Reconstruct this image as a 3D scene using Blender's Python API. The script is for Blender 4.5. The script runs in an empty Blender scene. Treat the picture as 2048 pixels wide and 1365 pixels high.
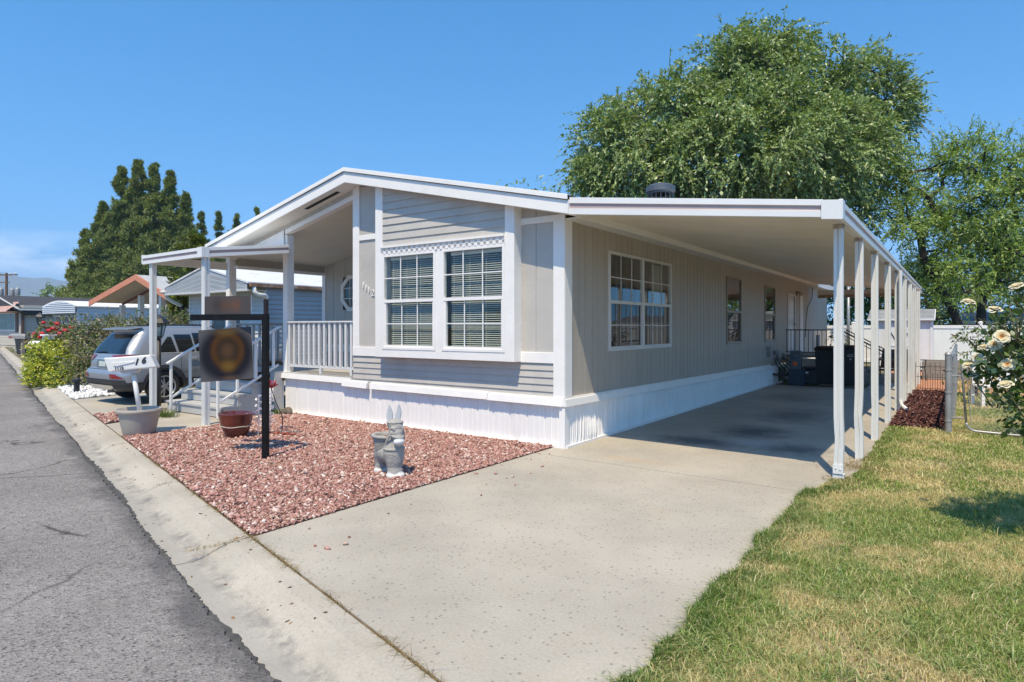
import bpy, bmesh, math, random
import numpy as np
from mathutils import Vector, Matrix
R = math.radians
PI = math.pi
random.seed(7)
RNG = np.random.default_rng(11)
scene = bpy.context.scene
COL = scene.collection

# ------------------------------------------------------------------ materials
def _nodes(name):
    m = bpy.data.materials.new(name)
    m.use_nodes = True
    nt = m.node_tree
    for n in list(nt.nodes):
        nt.nodes.remove(n)
    out = nt.nodes.new('ShaderNodeOutputMaterial')
    return m, nt, out

def N(nt, typ, **kw):
    n = nt.nodes.new(typ)
    for k, v in kw.items():
        if k.startswith('i_'):
            key = k[2:]
            key = int(key) if key.isdigit() else key.replace('_', ' ')
            n.inputs[key].default_value = v
        else:
            setattr(n, k, v)
    return n

def rgba(c, k=1.0):
    return (min(1, c[0] * k), min(1, c[1] * k), min(1, c[2] * k), 1)

def ramp(nt, stops, interp='LINEAR'):
    r = nt.nodes.new('ShaderNodeValToRGB')
    r.color_ramp.interpolation = interp
    e = r.color_ramp.elements
    while len(e) < len(stops):
        e.new(0.5)
    for k, (p, c) in enumerate(stops):
        e[k].position = p
        e[k].color = c if len(c) == 4 else (*c, 1)
    return r

def mix(nt, fac, a, b, blend='MIX'):
    m = nt.nodes.new('ShaderNodeMix')
    m.data_type = 'RGBA'
    m.blend_type = blend
    m.clamp_factor = True
    for sock, v in ((m.inputs[0], fac), (m.inputs[6], a), (m.inputs[7], b)):
        if hasattr(v, 'is_linked'):
            nt.links.new(v, sock)
        else:
            sock.default_value = v
    return m.outputs[2]

def noise(nt, vec, scale, detail=4, rough=.55):
    n = N(nt, 'ShaderNodeTexNoise', i_Scale=scale, i_Detail=detail, i_Roughness=rough)
    nt.links.new(vec, n.inputs['Vector'])
    return n.outputs['Fac']

def maprange(nt, v, a, b, c=0.0, d=1.0):
    n = N(nt, 'ShaderNodeMapRange')
    n.inputs[1].default_value = a; n.inputs[2].default_value = b
    n.inputs[3].default_value = c; n.inputs[4].default_value = d
    nt.links.new(v, n.inputs[0])
    return n.outputs[0]

def M(name, col, rough=.6, var=.10, vs=4.0, fine=0.0, fs=90.0, bump=0.0, bs=120.0, metal=0.0, spec=.5,
      stain=None, stain_amt=.0, stain_s=1.2, stretch=(1, 1, 1), coat=0.0):
    m, nt, out = _nodes(name)
    b = N(nt, 'ShaderNodeBsdfPrincipled')
    b.inputs['Roughness'].default_value = rough
    b.inputs['Metallic'].default_value = metal
    b.inputs['Specular IOR Level'].default_value = spec
    b.inputs['Coat Weight'].default_value = coat
    g = N(nt, 'ShaderNodeNewGeometry')
    mp = N(nt, 'ShaderNodeMapping'); mp.inputs['Scale'].default_value = stretch
    nt.links.new(g.outputs['Position'], mp.inputs['Vector'])
    vec = mp.outputs['Vector']
    f = noise(nt, vec, vs)
    c = mix(nt, maprange(nt, f, .3, .7), rgba(col, 1 - var), rgba(col, 1 + var))
    if fine:
        f2 = noise(nt, vec, fs, 2)
        c = mix(nt, maprange(nt, f2, .3, .7), c, mix(nt, 1.0, c, rgba((1 - fine,) * 3), 'MULTIPLY'))
    if stain is not None:
        f3 = noise(nt, vec, stain_s, 6, .65)
        c = mix(nt, maprange(nt, f3, .52, .75, 0, stain_amt), c, rgba(stain))
    nt.links.new(c, b.inputs['Base Color'])
    if bump:
        bm = N(nt, 'ShaderNodeBump', i_Strength=bump, i_Distance=.01)
        nt.links.new(noise(nt, vec, bs, 3), bm.inputs['Height'])
        nt.links.new(bm.outputs[0], b.inputs['Normal'])
    nt.links.new(b.outputs[0], out.inputs[0])
    return m

def island_mat(name, stops, rough=.8, trans=0.0, pos_mix=None, pos_scale=1.0, gloss=.0):
    """colour picked per small piece (leaf, stone, blade), optionally shifted by a large position noise"""
    m, nt, out = _nodes(name)
    g = N(nt, 'ShaderNodeNewGeometry')
    r = ramp(nt, stops)
    nt.links.new(g.outputs['Random Per Island'], r.inputs[0])
    c = r.outputs[0]
    if pos_mix is not None:
        f = noise(nt, g.outputs['Position'], pos_scale, 5, .6)
        lo, hi, col = pos_mix[0], pos_mix[1], pos_mix[2]
        r2 = ramp(nt, col)
        nt.links.new(g.outputs['Random Per Island'], r2.inputs[0])
        c = mix(nt, maprange(nt, f, lo, hi), c, r2.outputs[0])
    if trans > 0:
        d = N(nt, 'ShaderNodeBsdfDiffuse'); t = N(nt, 'ShaderNodeBsdfTranslucent')
        gl = N(nt, 'ShaderNodeBsdfGlossy', i_Roughness=.45)
        nt.links.new(c, d.inputs[0])
        tc = mix(nt, 1.0, c, (1.25, 1.3, .6, 1), 'MULTIPLY')
        nt.links.new(tc, t.inputs[0])
        s = N(nt, 'ShaderNodeMixShader'); s.inputs[0].default_value = trans
        nt.links.new(d.outputs[0], s.inputs[1]); nt.links.new(t.outputs[0], s.inputs[2])
        s2 = N(nt, 'ShaderNodeMixShader'); s2.inputs[0].default_value = .03 + gloss
        nt.links.new(s.outputs[0], s2.inputs[1]); nt.links.new(gl.outputs[0], s2.inputs[2])
        nt.links.new(s2.outputs[0], out.inputs[0])
    else:
        b = N(nt, 'ShaderNodeBsdfPrincipled', i_Roughness=rough)
        b.inputs['Specular IOR Level'].default_value = .25 + gloss
        nt.links.new(c, b.inputs['Base Color'])
        nt.links.new(b.outputs[0], out.inputs[0])
    return m

def glass_mat(name, tint=(.75, .8, .8), refl=1.0, ior=1.5, rough=0.0):
    m, nt, out = _nodes(name)
    lw = N(nt, 'ShaderNodeLayerWeight', i_Blend=.5)
    pw = N(nt, 'ShaderNodeMath', operation='POWER'); pw.inputs[1].default_value = 4.0
    nt.links.new(lw.outputs['Facing'], pw.inputs[0])
    t = N(nt, 'ShaderNodeBsdfTransparent', i_Color=(*tint, 1))
    g = N(nt, 'ShaderNodeBsdfGlossy', i_Roughness=rough, i_Color=(refl, refl, refl, 1))
    f = maprange(nt, pw.outputs[0], 0, 1, .055, 1)
    s = N(nt, 'ShaderNodeMixShader')
    nt.links.new(f, s.inputs[0]); nt.links.new(t.outputs[0], s.inputs[1]); nt.links.new(g.outputs[0], s.inputs[2])
    nt.links.new(s.outputs[0], out.inputs[0])
    return m

# ------------------------------------------------------------------ objects
def tag(o, label=None, cat=None, group=None, kind=None):
    if label: o['label'] = label
    if cat: o['category'] = cat
    if group: o['group'] = group
    if kind: o['kind'] = kind
    return o

def empty(name, loc, label=None, cat=None, group=None):
    o = bpy.data.objects.new(name, None)
    o.empty_display_size = .2
    o.location = loc
    COL.objects.link(o)
    return tag(o, label, cat, group)

def wloc(o):
    v = Vector((0, 0, 0))
    while o is not None:
        v += o.location
        o = o.parent
    return v

def link_mesh(name, me, mats, parent=None, origin=None):
    me.name = name
    for m in (mats if isinstance(mats, (list, tuple)) else [mats]):
        me.materials.append(m)
    o = bpy.data.objects.new(name, me)
    if parent is not None:
        o.parent = parent
        off = wloc(parent)
    else:
        off = Vector(origin) if origin else Vector((0, 0, 0))
        o.location = off
    if off.length > 1e-9:
        me.transform(Matrix.Translation(-off))
    COL.objects.link(o)
    return o

class MB:
    """collects boxes, bars, tubes, lathes; build() links them as one mesh object"""
    def __init__(s):
        s.v = []; s.f = []; s.m = []
    def add(s, vs, fs, mi=0):
        k = len(s.v)
        s.v.extend([tuple(float(q) for q in p) for p in vs])
        s.f.extend([tuple(i + k for i in f) for f in fs])
        s.m.extend([mi] * len(fs))
        return s
    def box(s, x0, x1, y0, y1, z0, z1, mi=0):
        vs = [(x0, y0, z0), (x1, y0, z0), (x1, y1, z0), (x0, y1, z0), (x0, y0, z1), (x1, y0, z1), (x1, y1, z1), (x0, y1, z1)]
        return s.add(vs, [(0, 3, 2, 1), (4, 5, 6, 7), (0, 1, 5, 4), (1, 2, 6, 5), (2, 3, 7, 6), (3, 0, 4, 7)], mi)
    def obox(s, c, ax, ay, az, mi=0):
        c = Vector(c); ax = Vector(ax); ay = Vector(ay); az = Vector(az)
        vs = [c + sx * ax + sy * ay + sz * az for sz in (-1, 1) for sx, sy in ((-1, -1), (1, -1), (1, 1), (-1, 1))]
        return s.add(vs, [(0, 3, 2, 1), (4, 5, 6, 7), (0, 1, 5, 4), (1, 2, 6, 5), (2, 3, 7, 6), (3, 0, 4, 7)], mi)
    def bar(s, p, q, w, h, up=(0, 0, 1), mi=0):
        p = Vector(p); q = Vector(q); d = (q - p)
        L = d.length; d.normalize()
        up = Vector(up)
        side = d.cross(up)
        if side.length < 1e-4: side = d.cross(Vector((0, 1, 0)))
        side.normalize(); u = side.cross(d).normalized()
        return s.obox((p + q) / 2, d * L / 2, side * w / 2, u * h / 2, mi)
    def prism(s, poly, vec, mi=0):
        n = len(poly); vec = Vector(vec)
        a = [Vector(p) for p in poly]; b = [p + vec for p in a]
        nrm = Vector((0, 0, 0))
        for i in range(n):
            nrm += a[i].cross(a[(i + 1) % n])
        fl = nrm.dot(vec) > 0
        fs = [tuple(range(n)), tuple(range(2 * n - 1, n - 1, -1))]
        fs += [(i, i + n, (i + 1) % n + n, (i + 1) % n) for i in range(n)]
        if fl: fs = [tuple(reversed(f)) for f in fs]
        return s.add(a + b, fs, mi)
    def tube(s, pts, r, n=8, caps=True, mi=0):
        pts = [Vector(p) for p in pts]; k = len(pts)
        rs = r if isinstance(r, (list, tuple)) else [r] * k
        vs = []; prev = None
        for i, p in enumerate(pts):
            d = (pts[min(i + 1, k - 1)] - pts[max(i - 1, 0)]).normalized()
            ref = prev if prev is not None else (Vector((0, 0, 1)) if abs(d.z) < .9 else Vector((1, 0, 0)))
            u = (ref - d * ref.dot(d))
            if u.length < 1e-5: u = Vector((1, 0, 0)) - d * d.x
            u.normalize(); prev = u; w = d.cross(u)
            for j in range(n):
                a = 2 * PI * j / n
                vs.append(p + (u * math.cos(a) + w * math.sin(a)) * rs[i])
        fs = [(i * n + j, i * n + (j + 1) % n, (i + 1) * n + (j + 1) % n, (i + 1) * n + j) for i in range(k - 1) for j in range(n)]
        if caps:
            fs += [tuple(range(n - 1, -1, -1)), tuple((k - 1) * n + j for j in range(n))]
        return s.add(vs, fs, mi)
    def lathe(s, prof, c=(0, 0, 0), n=24, mi=0, sx=1.0, sy=1.0):
        vs = []; k = len(prof)
        for r, z in prof:
            for j in range(n):
                a = 2 * PI * j / n
                vs.append((c[0] + r * sx * math.cos(a), c[1] + r * sy * math.sin(a), c[2] + z))
        fs = [(i * n + j, i * n + (j + 1) % n, (i + 1) * n + (j + 1) % n, (i + 1) * n + j) for i in range(k - 1) for j in range(n)]
        return s.add(vs, fs, mi)
    def ball(s, c, r, n=10, k=7, mi=0):
        rx, ry, rz = r if isinstance(r, (list, tuple)) else (r, r, r)
        vs = [(c[0], c[1], c[2] - rz)]
        for i in range(1, k):
            t = -PI / 2 + PI * i / k
            for j in range(n):
                a = 2 * PI * j / n
                vs.append((c[0] + rx * math.cos(t) * math.cos(a), c[1] + ry * math.cos(t) * math.sin(a), c[2] + rz * math.sin(t)))
        vs.append((c[0], c[1], c[2] + rz))
        fs = [(0, 1 + (j + 1) % n, 1 + j) for j in range(n)]
        for i in range(k - 2):
            o = 1 + i * n
            fs += [(o + j, o + (j + 1) % n, o + n + (j + 1) % n, o + n + j) for j in range(n)]
        o = 1 + (k - 2) * n
        fs += [(o + j, o + (j + 1) % n, len(vs) - 1) for j in range(n)]
        return s.add(vs, fs, mi)
    def xform(s, mat, start=0):
        for i in range(start, len(s.v)):
            s.v[i] = tuple(mat @ Vector(s.v[i]))
        return s
    def build(s, name, mats, parent=None, origin=None, smooth=False, bevel=0.0, fix=False, segs=1):
        me = bpy.data.meshes.new(name)
        me.from_pydata(s.v, [], s.f)
        me.polygons.foreach_set('material_index', s.m)
        if fix:
            b = bmesh.new(); b.from_mesh(me)
            bmesh.ops.recalc_face_normals(b, faces=b.faces); b.to_mesh(me); b.free()
        if smooth:
            me.polygons.foreach_set('use_smooth', [True] * len(me.polygons))
        me.update()
        o = link_mesh(name, me, mats, parent, origin)
        if bevel:
            md = o.modifiers.new('edge', 'BEVEL'); md.width = bevel; md.segments = segs
            md.limit_method = 'ANGLE'; md.angle_limit = R(40)
        return o

def soft(o, ang=40):
    o.data.polygons.foreach_set('use_smooth', [True] * len(o.data.polygons))
    try:
        o.data.set_sharp_from_angle(angle=R(ang))
    except Exception:
        pass
    return o

def np_mesh(name, V, F, mats, parent=None, origin=None, smooth=False, mi=None):
    """V (n,3), F (m,k) of equal-size faces"""
    me = bpy.data.meshes.new(name)
    V = np.asarray(V, np.float32); F = np.asarray(F, np.int32)
    m, k = F.shape
    me.vertices.add(len(V)); me.vertices.foreach_set('co', V.ravel())
    me.loops.add(m * k); me.loops.foreach_set('vertex_index', F.ravel())
    me.polygons.add(m)
    me.polygons.foreach_set('loop_start', np.arange(0, m * k, k, dtype=np.int32))
    me.polygons.foreach_set('loop_total', np.full(m, k, np.int32))
    if mi is not None: me.polygons.foreach_set('material_index', np.asarray(mi, np.int32))
    if smooth: me.polygons.foreach_set('use_smooth', np.ones(m, bool))
    me.update(calc_edges=True)
    me.validate()
    return link_mesh(name, me, mats, parent, origin)

def copy_tree(o, parent=None):
    c = o.copy(); COL.objects.link(c); c.parent = parent
    for ch in list(o.children):
        copy_tree(ch, c)
    return c

def text_mesh(name, s, size, mat, xf, parent=None, depth=.004, bold=0.0, shear=0.0):
    cu = bpy.data.curves.new(name, 'FONT')
    cu.body = s; cu.size = size; cu.extrude = depth; cu.offset = bold; cu.shear = shear
    cu.align_x = 'CENTER'; cu.align_y = 'CENTER'; cu.resolution_u = 3
    t = bpy.data.objects.new(name + '_tmp', cu); COL.objects.link(t)
    bpy.context.view_layer.update()
    me = bpy.data.meshes.new_from_object(t.evaluated_get(bpy.context.evaluated_depsgraph_get()))
    bpy.data.objects.remove(t); bpy.data.curves.remove(cu)
    me.materials.clear()
    me.transform(xf)
    return link_mesh(name, me, mat, parent)

def evaluated(o):
    """apply the object's modifiers"""
    bpy.context.view_layer.update()
    me = bpy.data.meshes.new_from_object(o.evaluated_get(bpy.context.evaluated_depsgraph_get()))
    old = o.data; o.modifiers.clear(); o.data = me
    nm = old.name; bpy.data.meshes.remove(old); me.name = nm
    return o

# ------------------------------------------------------------------ camera, sun, sky
cam_d = bpy.data.cameras.new('camera')
cam_d.sensor_width = 36; cam_d.lens = 1262 / 2048 * 36
cam_d.shift_y = -27.5 / 2048
cam_d.clip_end = 20000; cam_d.clip_start = .05
cam = bpy.data.objects.new('camera', cam_d)
cam.location = (4.381, -7.440, 1.65)
cam.rotation_euler = (R(90), 0, R(35.2))
COL.objects.link(cam); scene.camera = cam

SUN = Vector((.176, -.50, 1.0)).normalized()
sun_d = bpy.data.lights.new('sun', 'SUN')
sun_d.energy = 2.55; sun_d.angle = R(.53); sun_d.color = (1, .865, .635)
sun = bpy.data.objects.new('sun', sun_d)
sun.rotation_euler = SUN.to_track_quat('Z', 'Y').to_euler()
sun.location = (20, -40, 60)
COL.objects.link(sun)

world = bpy.data.worlds.new('World'); scene.world = world
world.use_nodes = True
wn = world.node_tree
bg = next(n for n in wn.nodes if n.type == 'BACKGROUND')
sky = wn.nodes.new('ShaderNodeTexSky'); sky.sky_type = 'NISHITA'
sky.sun_disc = False
sky.sun_elevation = math.asin(SUN.z); sky.sun_rotation = math.atan2(SUN.x, SUN.y)
sky.altitude = 1300; sky.air_density = 1.0; sky.dust_density = .4; sky.ozone_density = 1.6
# a low bank of thin cloud near the horizon beyond the mountains
tc = wn.nodes.new('ShaderNodeTexCoord')
sep = wn.nodes.new('ShaderNodeSeparateXYZ'); wn.links.new(tc.outputs['Generated'], sep.inputs[0])
nz = N(wn, 'ShaderNodeTexNoise', i_Scale=7.0, i_Detail=6.0, i_Roughness=.6)
mpw = N(wn, 'ShaderNodeMapping'); mpw.inputs['Scale'].default_value = (1, 1, 3.0)
wn.links.new(tc.outputs['Generated'], mpw.inputs[0]); wn.links.new(mpw.outputs[0], nz.inputs['Vector'])
c1 = maprange(wn, sep.outputs['Z'], .055, .082)
c2 = maprange(wn, sep.outputs['Z'], .125, .095)
az = N(wn, 'ShaderNodeVectorMath', operation='DOT_PRODUCT'); az.inputs[1].default_value = (-.966, .26, 0)
wn.links.new(tc.outputs['Generated'], az.inputs[0])
c4 = maprange(wn, az.outputs['Value'], .962, .988)
c3 = maprange(wn, nz.outputs['Fac'], .40, .62, 0, .5)
def mul(a, b):
    k = N(wn, 'ShaderNodeMath', operation='MULTIPLY'); wn.links.new(a, k.inputs[0]); wn.links.new(b, k.inputs[1]); return k.outputs[0]
cl = mul(mul(c1, c2), mul(c3, c4))
up = N(wn, 'ShaderNodeVectorMath', operation='MULTIPLY_ADD'); up.inputs[1].default_value = (1, 1, .78); up.inputs[2].default_value = (0, 0, .17)
wn.links.new(tc.outputs['Generated'], up.inputs[0]); wn.links.new(up.outputs[0], sky.inputs['Vector'])
hs = N(wn, 'ShaderNodeHueSaturation', i_Hue=.493, i_Saturation=1.33, i_Value=.85)
wn.links.new(sky.outputs[0], hs.inputs['Color'])
cm = mix(wn, cl, hs.outputs[0], (6.2, 6.3, 6.8, 1))
wn.links.new(cm, bg.inputs[0])
bg.inputs[1].default_value = .15
scene.view_settings.view_transform = 'Standard'
scene.view_settings.look = 'None'
scene.view_settings.gamma = 1
scene.view_settings.exposure = 1.12
try:
    scene.cycles.max_bounces = 12; scene.cycles.diffuse_bounces = 8; scene.cycles.transparent_max_bounces = 16
    scene.cycles.volume_bounces = 0
    scene.cycles.use_denoising = True
    scene.cycles.denoising_prefilter = 'ACCURATE'; scene.cycles.denoising_input_passes = 'RGB_ALBEDO_NORMAL'; scene.cycles.denoising_quality = 'HIGH'
except Exception:
    pass
HAZE = 2.9e-4
SIGN_TL = (-3.462, -3.207, 1.61); SIGN_UX = (.797, .6, .075); SIGN_UZ = (-.092, -.003, .996); SIGN_W = .664; SIGN_H = .657
# ------------------------------------------------------------------ the setting
SD = Vector((-.9678, .2522, 0)); ND = Vector((-.2522, -.9678, 0))
def sp(t, u, z=0.0):
    p = SD * t + ND * u
    return (p.x, p.y, z)
def kerb_y(x, u=4.469):
    return -(u + .2522 * x) / .9678

def sheet(name, poly, z, mat, thick=.1, kind='structure'):
    mb = MB().prism([(x, y, z - thick) for x, y in poly], (0, 0, thick))
    o = mb.build(name, mat)
    tag(o, kind=kind)
    return o

# dry earth
def ground_mat():
    m, nt, out = _nodes('dry_earth')
    b = N(nt, 'ShaderNodeBsdfPrincipled', i_Roughness=.95)
    g = N(nt, 'ShaderNodeNewGeometry')
    f = noise(nt, g.outputs['Position'], .35, 6, .6)
    f2 = noise(nt, g.outputs['Position'], 9, 4, .6)
    c = mix(nt, maprange(nt, f, .42, .6), (.24, .19, .13, 1), (.10, .125, .04, 1))
    c = mix(nt, maprange(nt, f2, .3, .7), c, mix(nt, 1.0, c, (.7, .68, .6, 1), 'MULTIPLY'))
    nt.links.new(c, b.inputs['Base Color'])
    nt.links.new(b.outputs[0], out.inputs[0])
    return m
GROUND = ground_mat()
o = MB().add([(-9000, -9000, -.15), (9000, -9000, -.15), (9000, 9000, -.15), (-9000, 9000, -.15)], [(0, 1, 2, 3)]).build('ground', GROUND)
tag(o, kind='structure')
yard = [sp(-70, 4.46), sp(160, 4.46), sp(160, -110), sp(-70, -110)]
sheet('yard', [(p[0], p[1]) for p in yard], -.03, GROUND, .1)
o = sheet('far_yard', [sp(-70, 12.2)[:2], sp(160, 12.2)[:2], sp(160, 60)[:2], sp(-70, 60)[:2]], -.03, GROUND, .1)

# asphalt
def asphalt_mat():
    m, nt, out = _nodes('asphalt')
    b = N(nt, 'ShaderNodeBsdfPrincipled', i_Roughness=.88)
    b.inputs['Specular IOR Level'].default_value = .3
    g = N(nt, 'ShaderNodeNewGeometry'); P = g.outputs['Position']
    big = noise(nt, P, .5, 5, .6)
    c = mix(nt, maprange(nt, big, .35, .65), (.235, .212, .196, 1), (.325, .295, .275, 1))
    # aggregate
    vo = N(nt, 'ShaderNodeTexVoronoi', i_Scale=75.0)
    nt.links.new(P, vo.inputs['Vector'])
    sepc = N(nt, 'ShaderNodeSeparateColor'); nt.links.new(vo.outputs['Color'], sepc.inputs[0])
    c = mix(nt, maprange(nt, sepc.outputs[0], .0, .35, .75, 0), c, (.065, .06, .06, 1))
    c = mix(nt, maprange(nt, sepc.outputs[1], .75, 1, 0, .55), c, (.42, .40, .39, 1))
    mid = noise(nt, P, 14, 3, .6)
    c = mix(nt, maprange(nt, mid, .35, .65, 0, .4), c, mix(nt, 1.0, c, (.6, .6, .6, 1), 'MULTIPLY'))
    # u coordinate across the street: darker worn tar along the edge
    d = N(nt, 'ShaderNodeVectorMath', operation='DOT_PRODUCT'); d.inputs[1].default_value = tuple(ND)
    nt.links.new(P, d.inputs[0])
    n2 = noise(nt, P, 2.2, 5, .65)
    ad = N(nt, 'ShaderNodeMath', operation='MULTIPLY_ADD'); ad.inputs[1].default_value = -.7
    nt.links.new(n2, ad.inputs[0]); nt.links.new(d.outputs['Value'], ad.inputs[2])
    c = mix(nt, maprange(nt, ad.outputs[0], 4.70, 4.86, .6, 0), c, (.055, .053, .053, 1))
    # cracks
    wv = N(nt, 'ShaderNodeTexNoise', i_Scale=1.6, i_Detail=4.0); nt.links.new(P, wv.inputs['Vector'])
    vm = N(nt, 'ShaderNodeVectorMath', operation='SCALE'); vm.inputs['Scale'].default_value = .55
    nt.links.new(wv.outputs['Color'], vm.inputs[0])
    va = N(nt, 'ShaderNodeVectorMath', operation='ADD'); nt.links.new(P, va.inputs[0]); nt.links.new(vm.outputs[0], va.inputs[1])
    vc = N(nt, 'ShaderNodeTexVoronoi', feature='DISTANCE_TO_EDGE', i_Scale=.30)
    nt.links.new(va.outputs[0], vc.inputs['Vector'])
    crack = maprange(nt, vc.outputs['Distance'], .0, .0075, 1, 0)
    gate = maprange(nt, noise(nt, P, .6, 2), .46, .6, 0, .9)
    k = N(nt, 'ShaderNodeMath', operation='MULTIPLY'); nt.links.new(crack, k.inputs[0]); nt.links.new(gate, k.inputs[1])
    c = mix(nt, k.outputs[0], c, (.04, .038, .036, 1))
    nt.links.new(c, b.inputs['Base Color'])
    bm = N(nt, 'ShaderNodeBump', i_Strength=.65, i_Distance=.012)
    nt.links.new(vo.outputs['Distance'], bm.inputs['Height'])
    nt.links.new(bm.outputs[0], b.inputs['Normal'])
    nt.links.new(b.outputs[0], out.inputs[0])
    return m
ASPH = asphalt_mat()
def ragged(t0, t1, step, base, amp, seed):
    r = random.Random(seed); pts = []
    t = t0; drift = 0; ph = [r.uniform(0, 6) for _ in range(5)]
    while t < t1:
        w = sum(math.sin(t * f + p) * a for f, p, a in zip((.5, 1.3, 3.1, 8.3, 19), ph, (.8, .6, .45, .18, .1)))
        pts.append((t, base + amp * w + r.gauss(0, .35) * amp))
        t += step
    pts.append((t1, base))
    return pts
edge = [(-70, 5.02)] + ragged(-8, 60, .03, 5.02, .020, 3) + [(170, 5.02)]
mb = MB()
top = [sp(t, u, -.068) for t, u in edge]
n = len(top)
far = [sp(t, 11.6, -.068) for t, u in edge]
low = [sp(t, u - .012, -.13) for t, u in edge]
vs = low + top + far
fs = [(i, i + 1, n + i + 1, n + i) for i in range(n - 1)] + [(n + i, n + i + 1, 2 * n + i + 1, 2 * n + i) for i in range(n - 1)]
mb.add(vs, fs)
tag(mb.build('road', ASPH, fix=True), kind='structure')
# loose crumbled lower layer at the road edge
edge2 = [(-9, 4.97)] + ragged(-8, 40, .03, 4.985, .022, 9) + [(41, 4.97)]
mb = MB(); n = len(edge2)
vs = [sp(t, u, -.084) for t, u in edge2] + [sp(t, 5.2, -.0805) for t, u in edge2] + [sp(t, u - .006, -.12) for t, u in edge2]
mb.add(vs, [(i, i + 1, n + i + 1, n + i) for i in range(n - 1)] + [(2 * n + i, 2 * n + i + 1, i + 1, i) for i in range(n - 1)])
tag(mb.build('road_edge', M('old_tar', (.10, .095, .09), .95, .35, 9, .4, 60, .8, 90), fix=True), kind='structure')

# concrete
def concrete_mat(name, col, specks=.5, stains=(), flow=False, warm=(.50, .40, .28)):
    m, nt, out = _nodes(name)
    b = N(nt, 'ShaderNodeBsdfPrincipled', i_Roughness=.85)
    b.inputs['Specular IOR Level'].default_value = .3
    g = N(nt, 'ShaderNodeNewGeometry'); P = g.outputs['Position']
    c = mix(nt, maprange(nt, noise(nt, P, .8, 6, .6), .35, .65), rgba(col, .86), rgba(col, 1.08))
    c = mix(nt, maprange(nt, noise(nt, P, 1.7, 6, .7), .55, .78, 0, .4), c, rgba(warm))
    c = mix(nt, maprange(nt, noise(nt, P, 55, 3, .6), .3, .7, 0, .55), c, mix(nt, 1.0, c, (.70, .69, .67, 1), 'MULTIPLY'))
    if specks:
        vo = N(nt, 'ShaderNodeTexVoronoi', i_Scale=34.0)
        nt.links.new(P, vo.inputs['Vector'])
        sepc = N(nt, 'ShaderNodeSeparateColor'); nt.links.new(vo.outputs['Color'], sepc.inputs[0])
        th = maprange(nt, sepc.outputs[0], .42, 1.0, .0, .36)
        lt = N(nt, 'ShaderNodeMath', operation='LESS_THAN'); nt.links.new(vo.outputs['Distance'], lt.inputs[0]); nt.links.new(th, lt.inputs[1])
        k = N(nt, 'ShaderNodeMath', operation='MULTIPLY'); k.inputs[1].default_value = specks
        nt.links.new(lt.outputs[0], k.inputs[0])
        c = mix(nt, k.outputs[0], c, (.13, .12, .11, 1))
    for (x, y, rx, ry, col2, amt) in stains:
        mp = N(nt, 'ShaderNodeMapping'); mp.inputs['Location'].default_value = (-x / rx, -y / ry, 0); mp.inputs['Scale'].default_value = (1 / rx, 1 / ry, 0)
        nt.links.new(P, mp.inputs[0])
        ln = N(nt, 'ShaderNodeVectorMath', operation='LENGTH'); nt.links.new(mp.outputs[0], ln.inputs[0])
        ad = N(nt, 'ShaderNodeMath', operation='MULTIPLY_ADD'); ad.inputs[1].default_value = 1.1
        nt.links.new(noise(nt, P, 2.5 / min(rx, ry), 5, .65), ad.inputs[0]); nt.links.new(ln.outputs['Value'], ad.inputs[2])
        c = mix(nt, maprange(nt, ad.outputs[0], .75, 1.5, amt, 0), c, rgba(col2))
    if flow:
        d = N(nt, 'ShaderNodeVectorMath', operation='DOT_PRODUCT'); d.inputs[1].default_value = tuple(ND)
        nt.links.new(P, d.inputs[0])
        ad = N(nt, 'ShaderNodeMath', operation='MULTIPLY_ADD'); ad.inputs[1].default_value = .10
        mp = N(nt, 'ShaderNodeMapping'); mp.inputs['Scale'].default_value = (1, 3, 1)
        nt.links.new(P, mp.inputs[0])
        nt.links.new(noise(nt, mp.outputs[0], 7, 8, .75), ad.inputs[0]); nt.links.new(d.outputs['Value'], ad.inputs[2])
        band = ramp(nt, [(0, (0, 0, 0)), (.40, (0, 0, 0)), (.50, (1, 1, 1)), (.60, (1, 1, 1)), (.70, (.2, .2, .2)), (1, (.12, .12, .12))])
        nt.links.new(maprange(nt, ad.outputs[0], 4.55, 5.15), band.inputs[0])
        k = N(nt, 'ShaderNodeMath', operation='MULTIPLY'); nt.links.new(band.outputs[0], k.inputs[0])
        nt.links.new(maprange(nt, noise(nt, P, 5.0, 8, .72), .44, .66, .0, .9), k.inputs[1])
        c = mix(nt, k.outputs[0], c, (.155, .145, .135, 1))
        c = mix(nt, maprange(nt, d.outputs['Value'], 4.80, 4.93, 0, .35), c, (.27, .265, .26, 1))
    nt.links.new(c, b.inputs['Base Color'])
    bm = N(nt, 'ShaderNodeBump', i_Strength=.35, i_Distance=.004)
    nt.links.new(noise(nt, P, 70, 4, .6), bm.inputs['Height'])
    nt.links.new(bm.outputs[0], b.inputs['Normal'])
    nt.links.new(b.outputs[0], out.inputs[0])
    return m
CONC_K = concrete_mat('kerb_concrete', (.47, .425, .355), .25, flow=True)
OIL = (.085, .085, .09); PALE = (.46, .47, .48); RUST = (.45, .30, .16)
CONC_D = concrete_mat('driveway_concrete', (.455, .412, .345), .55, stains=(
    (1.75, 2.9, .75, .9, OIL, .85), (2.55, 1.75, .7, .55, OIL, .75), (1.3, 1.6, .9, .5, OIL, .8), (1.9, 5.2, .8, 1.5, OIL, .65),
    (2.0, 1.9, .6, .45, PALE, .5), (1.1, -.15, .8, .22, RUST, .25), (.55, -1.6, .6, .35, OIL, .16), (1.2, 8.5, 1.0, 1.4, OIL, .35)))
CONC_P = concrete_mat('path_concrete', (.46, .415, .345), .2)

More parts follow.
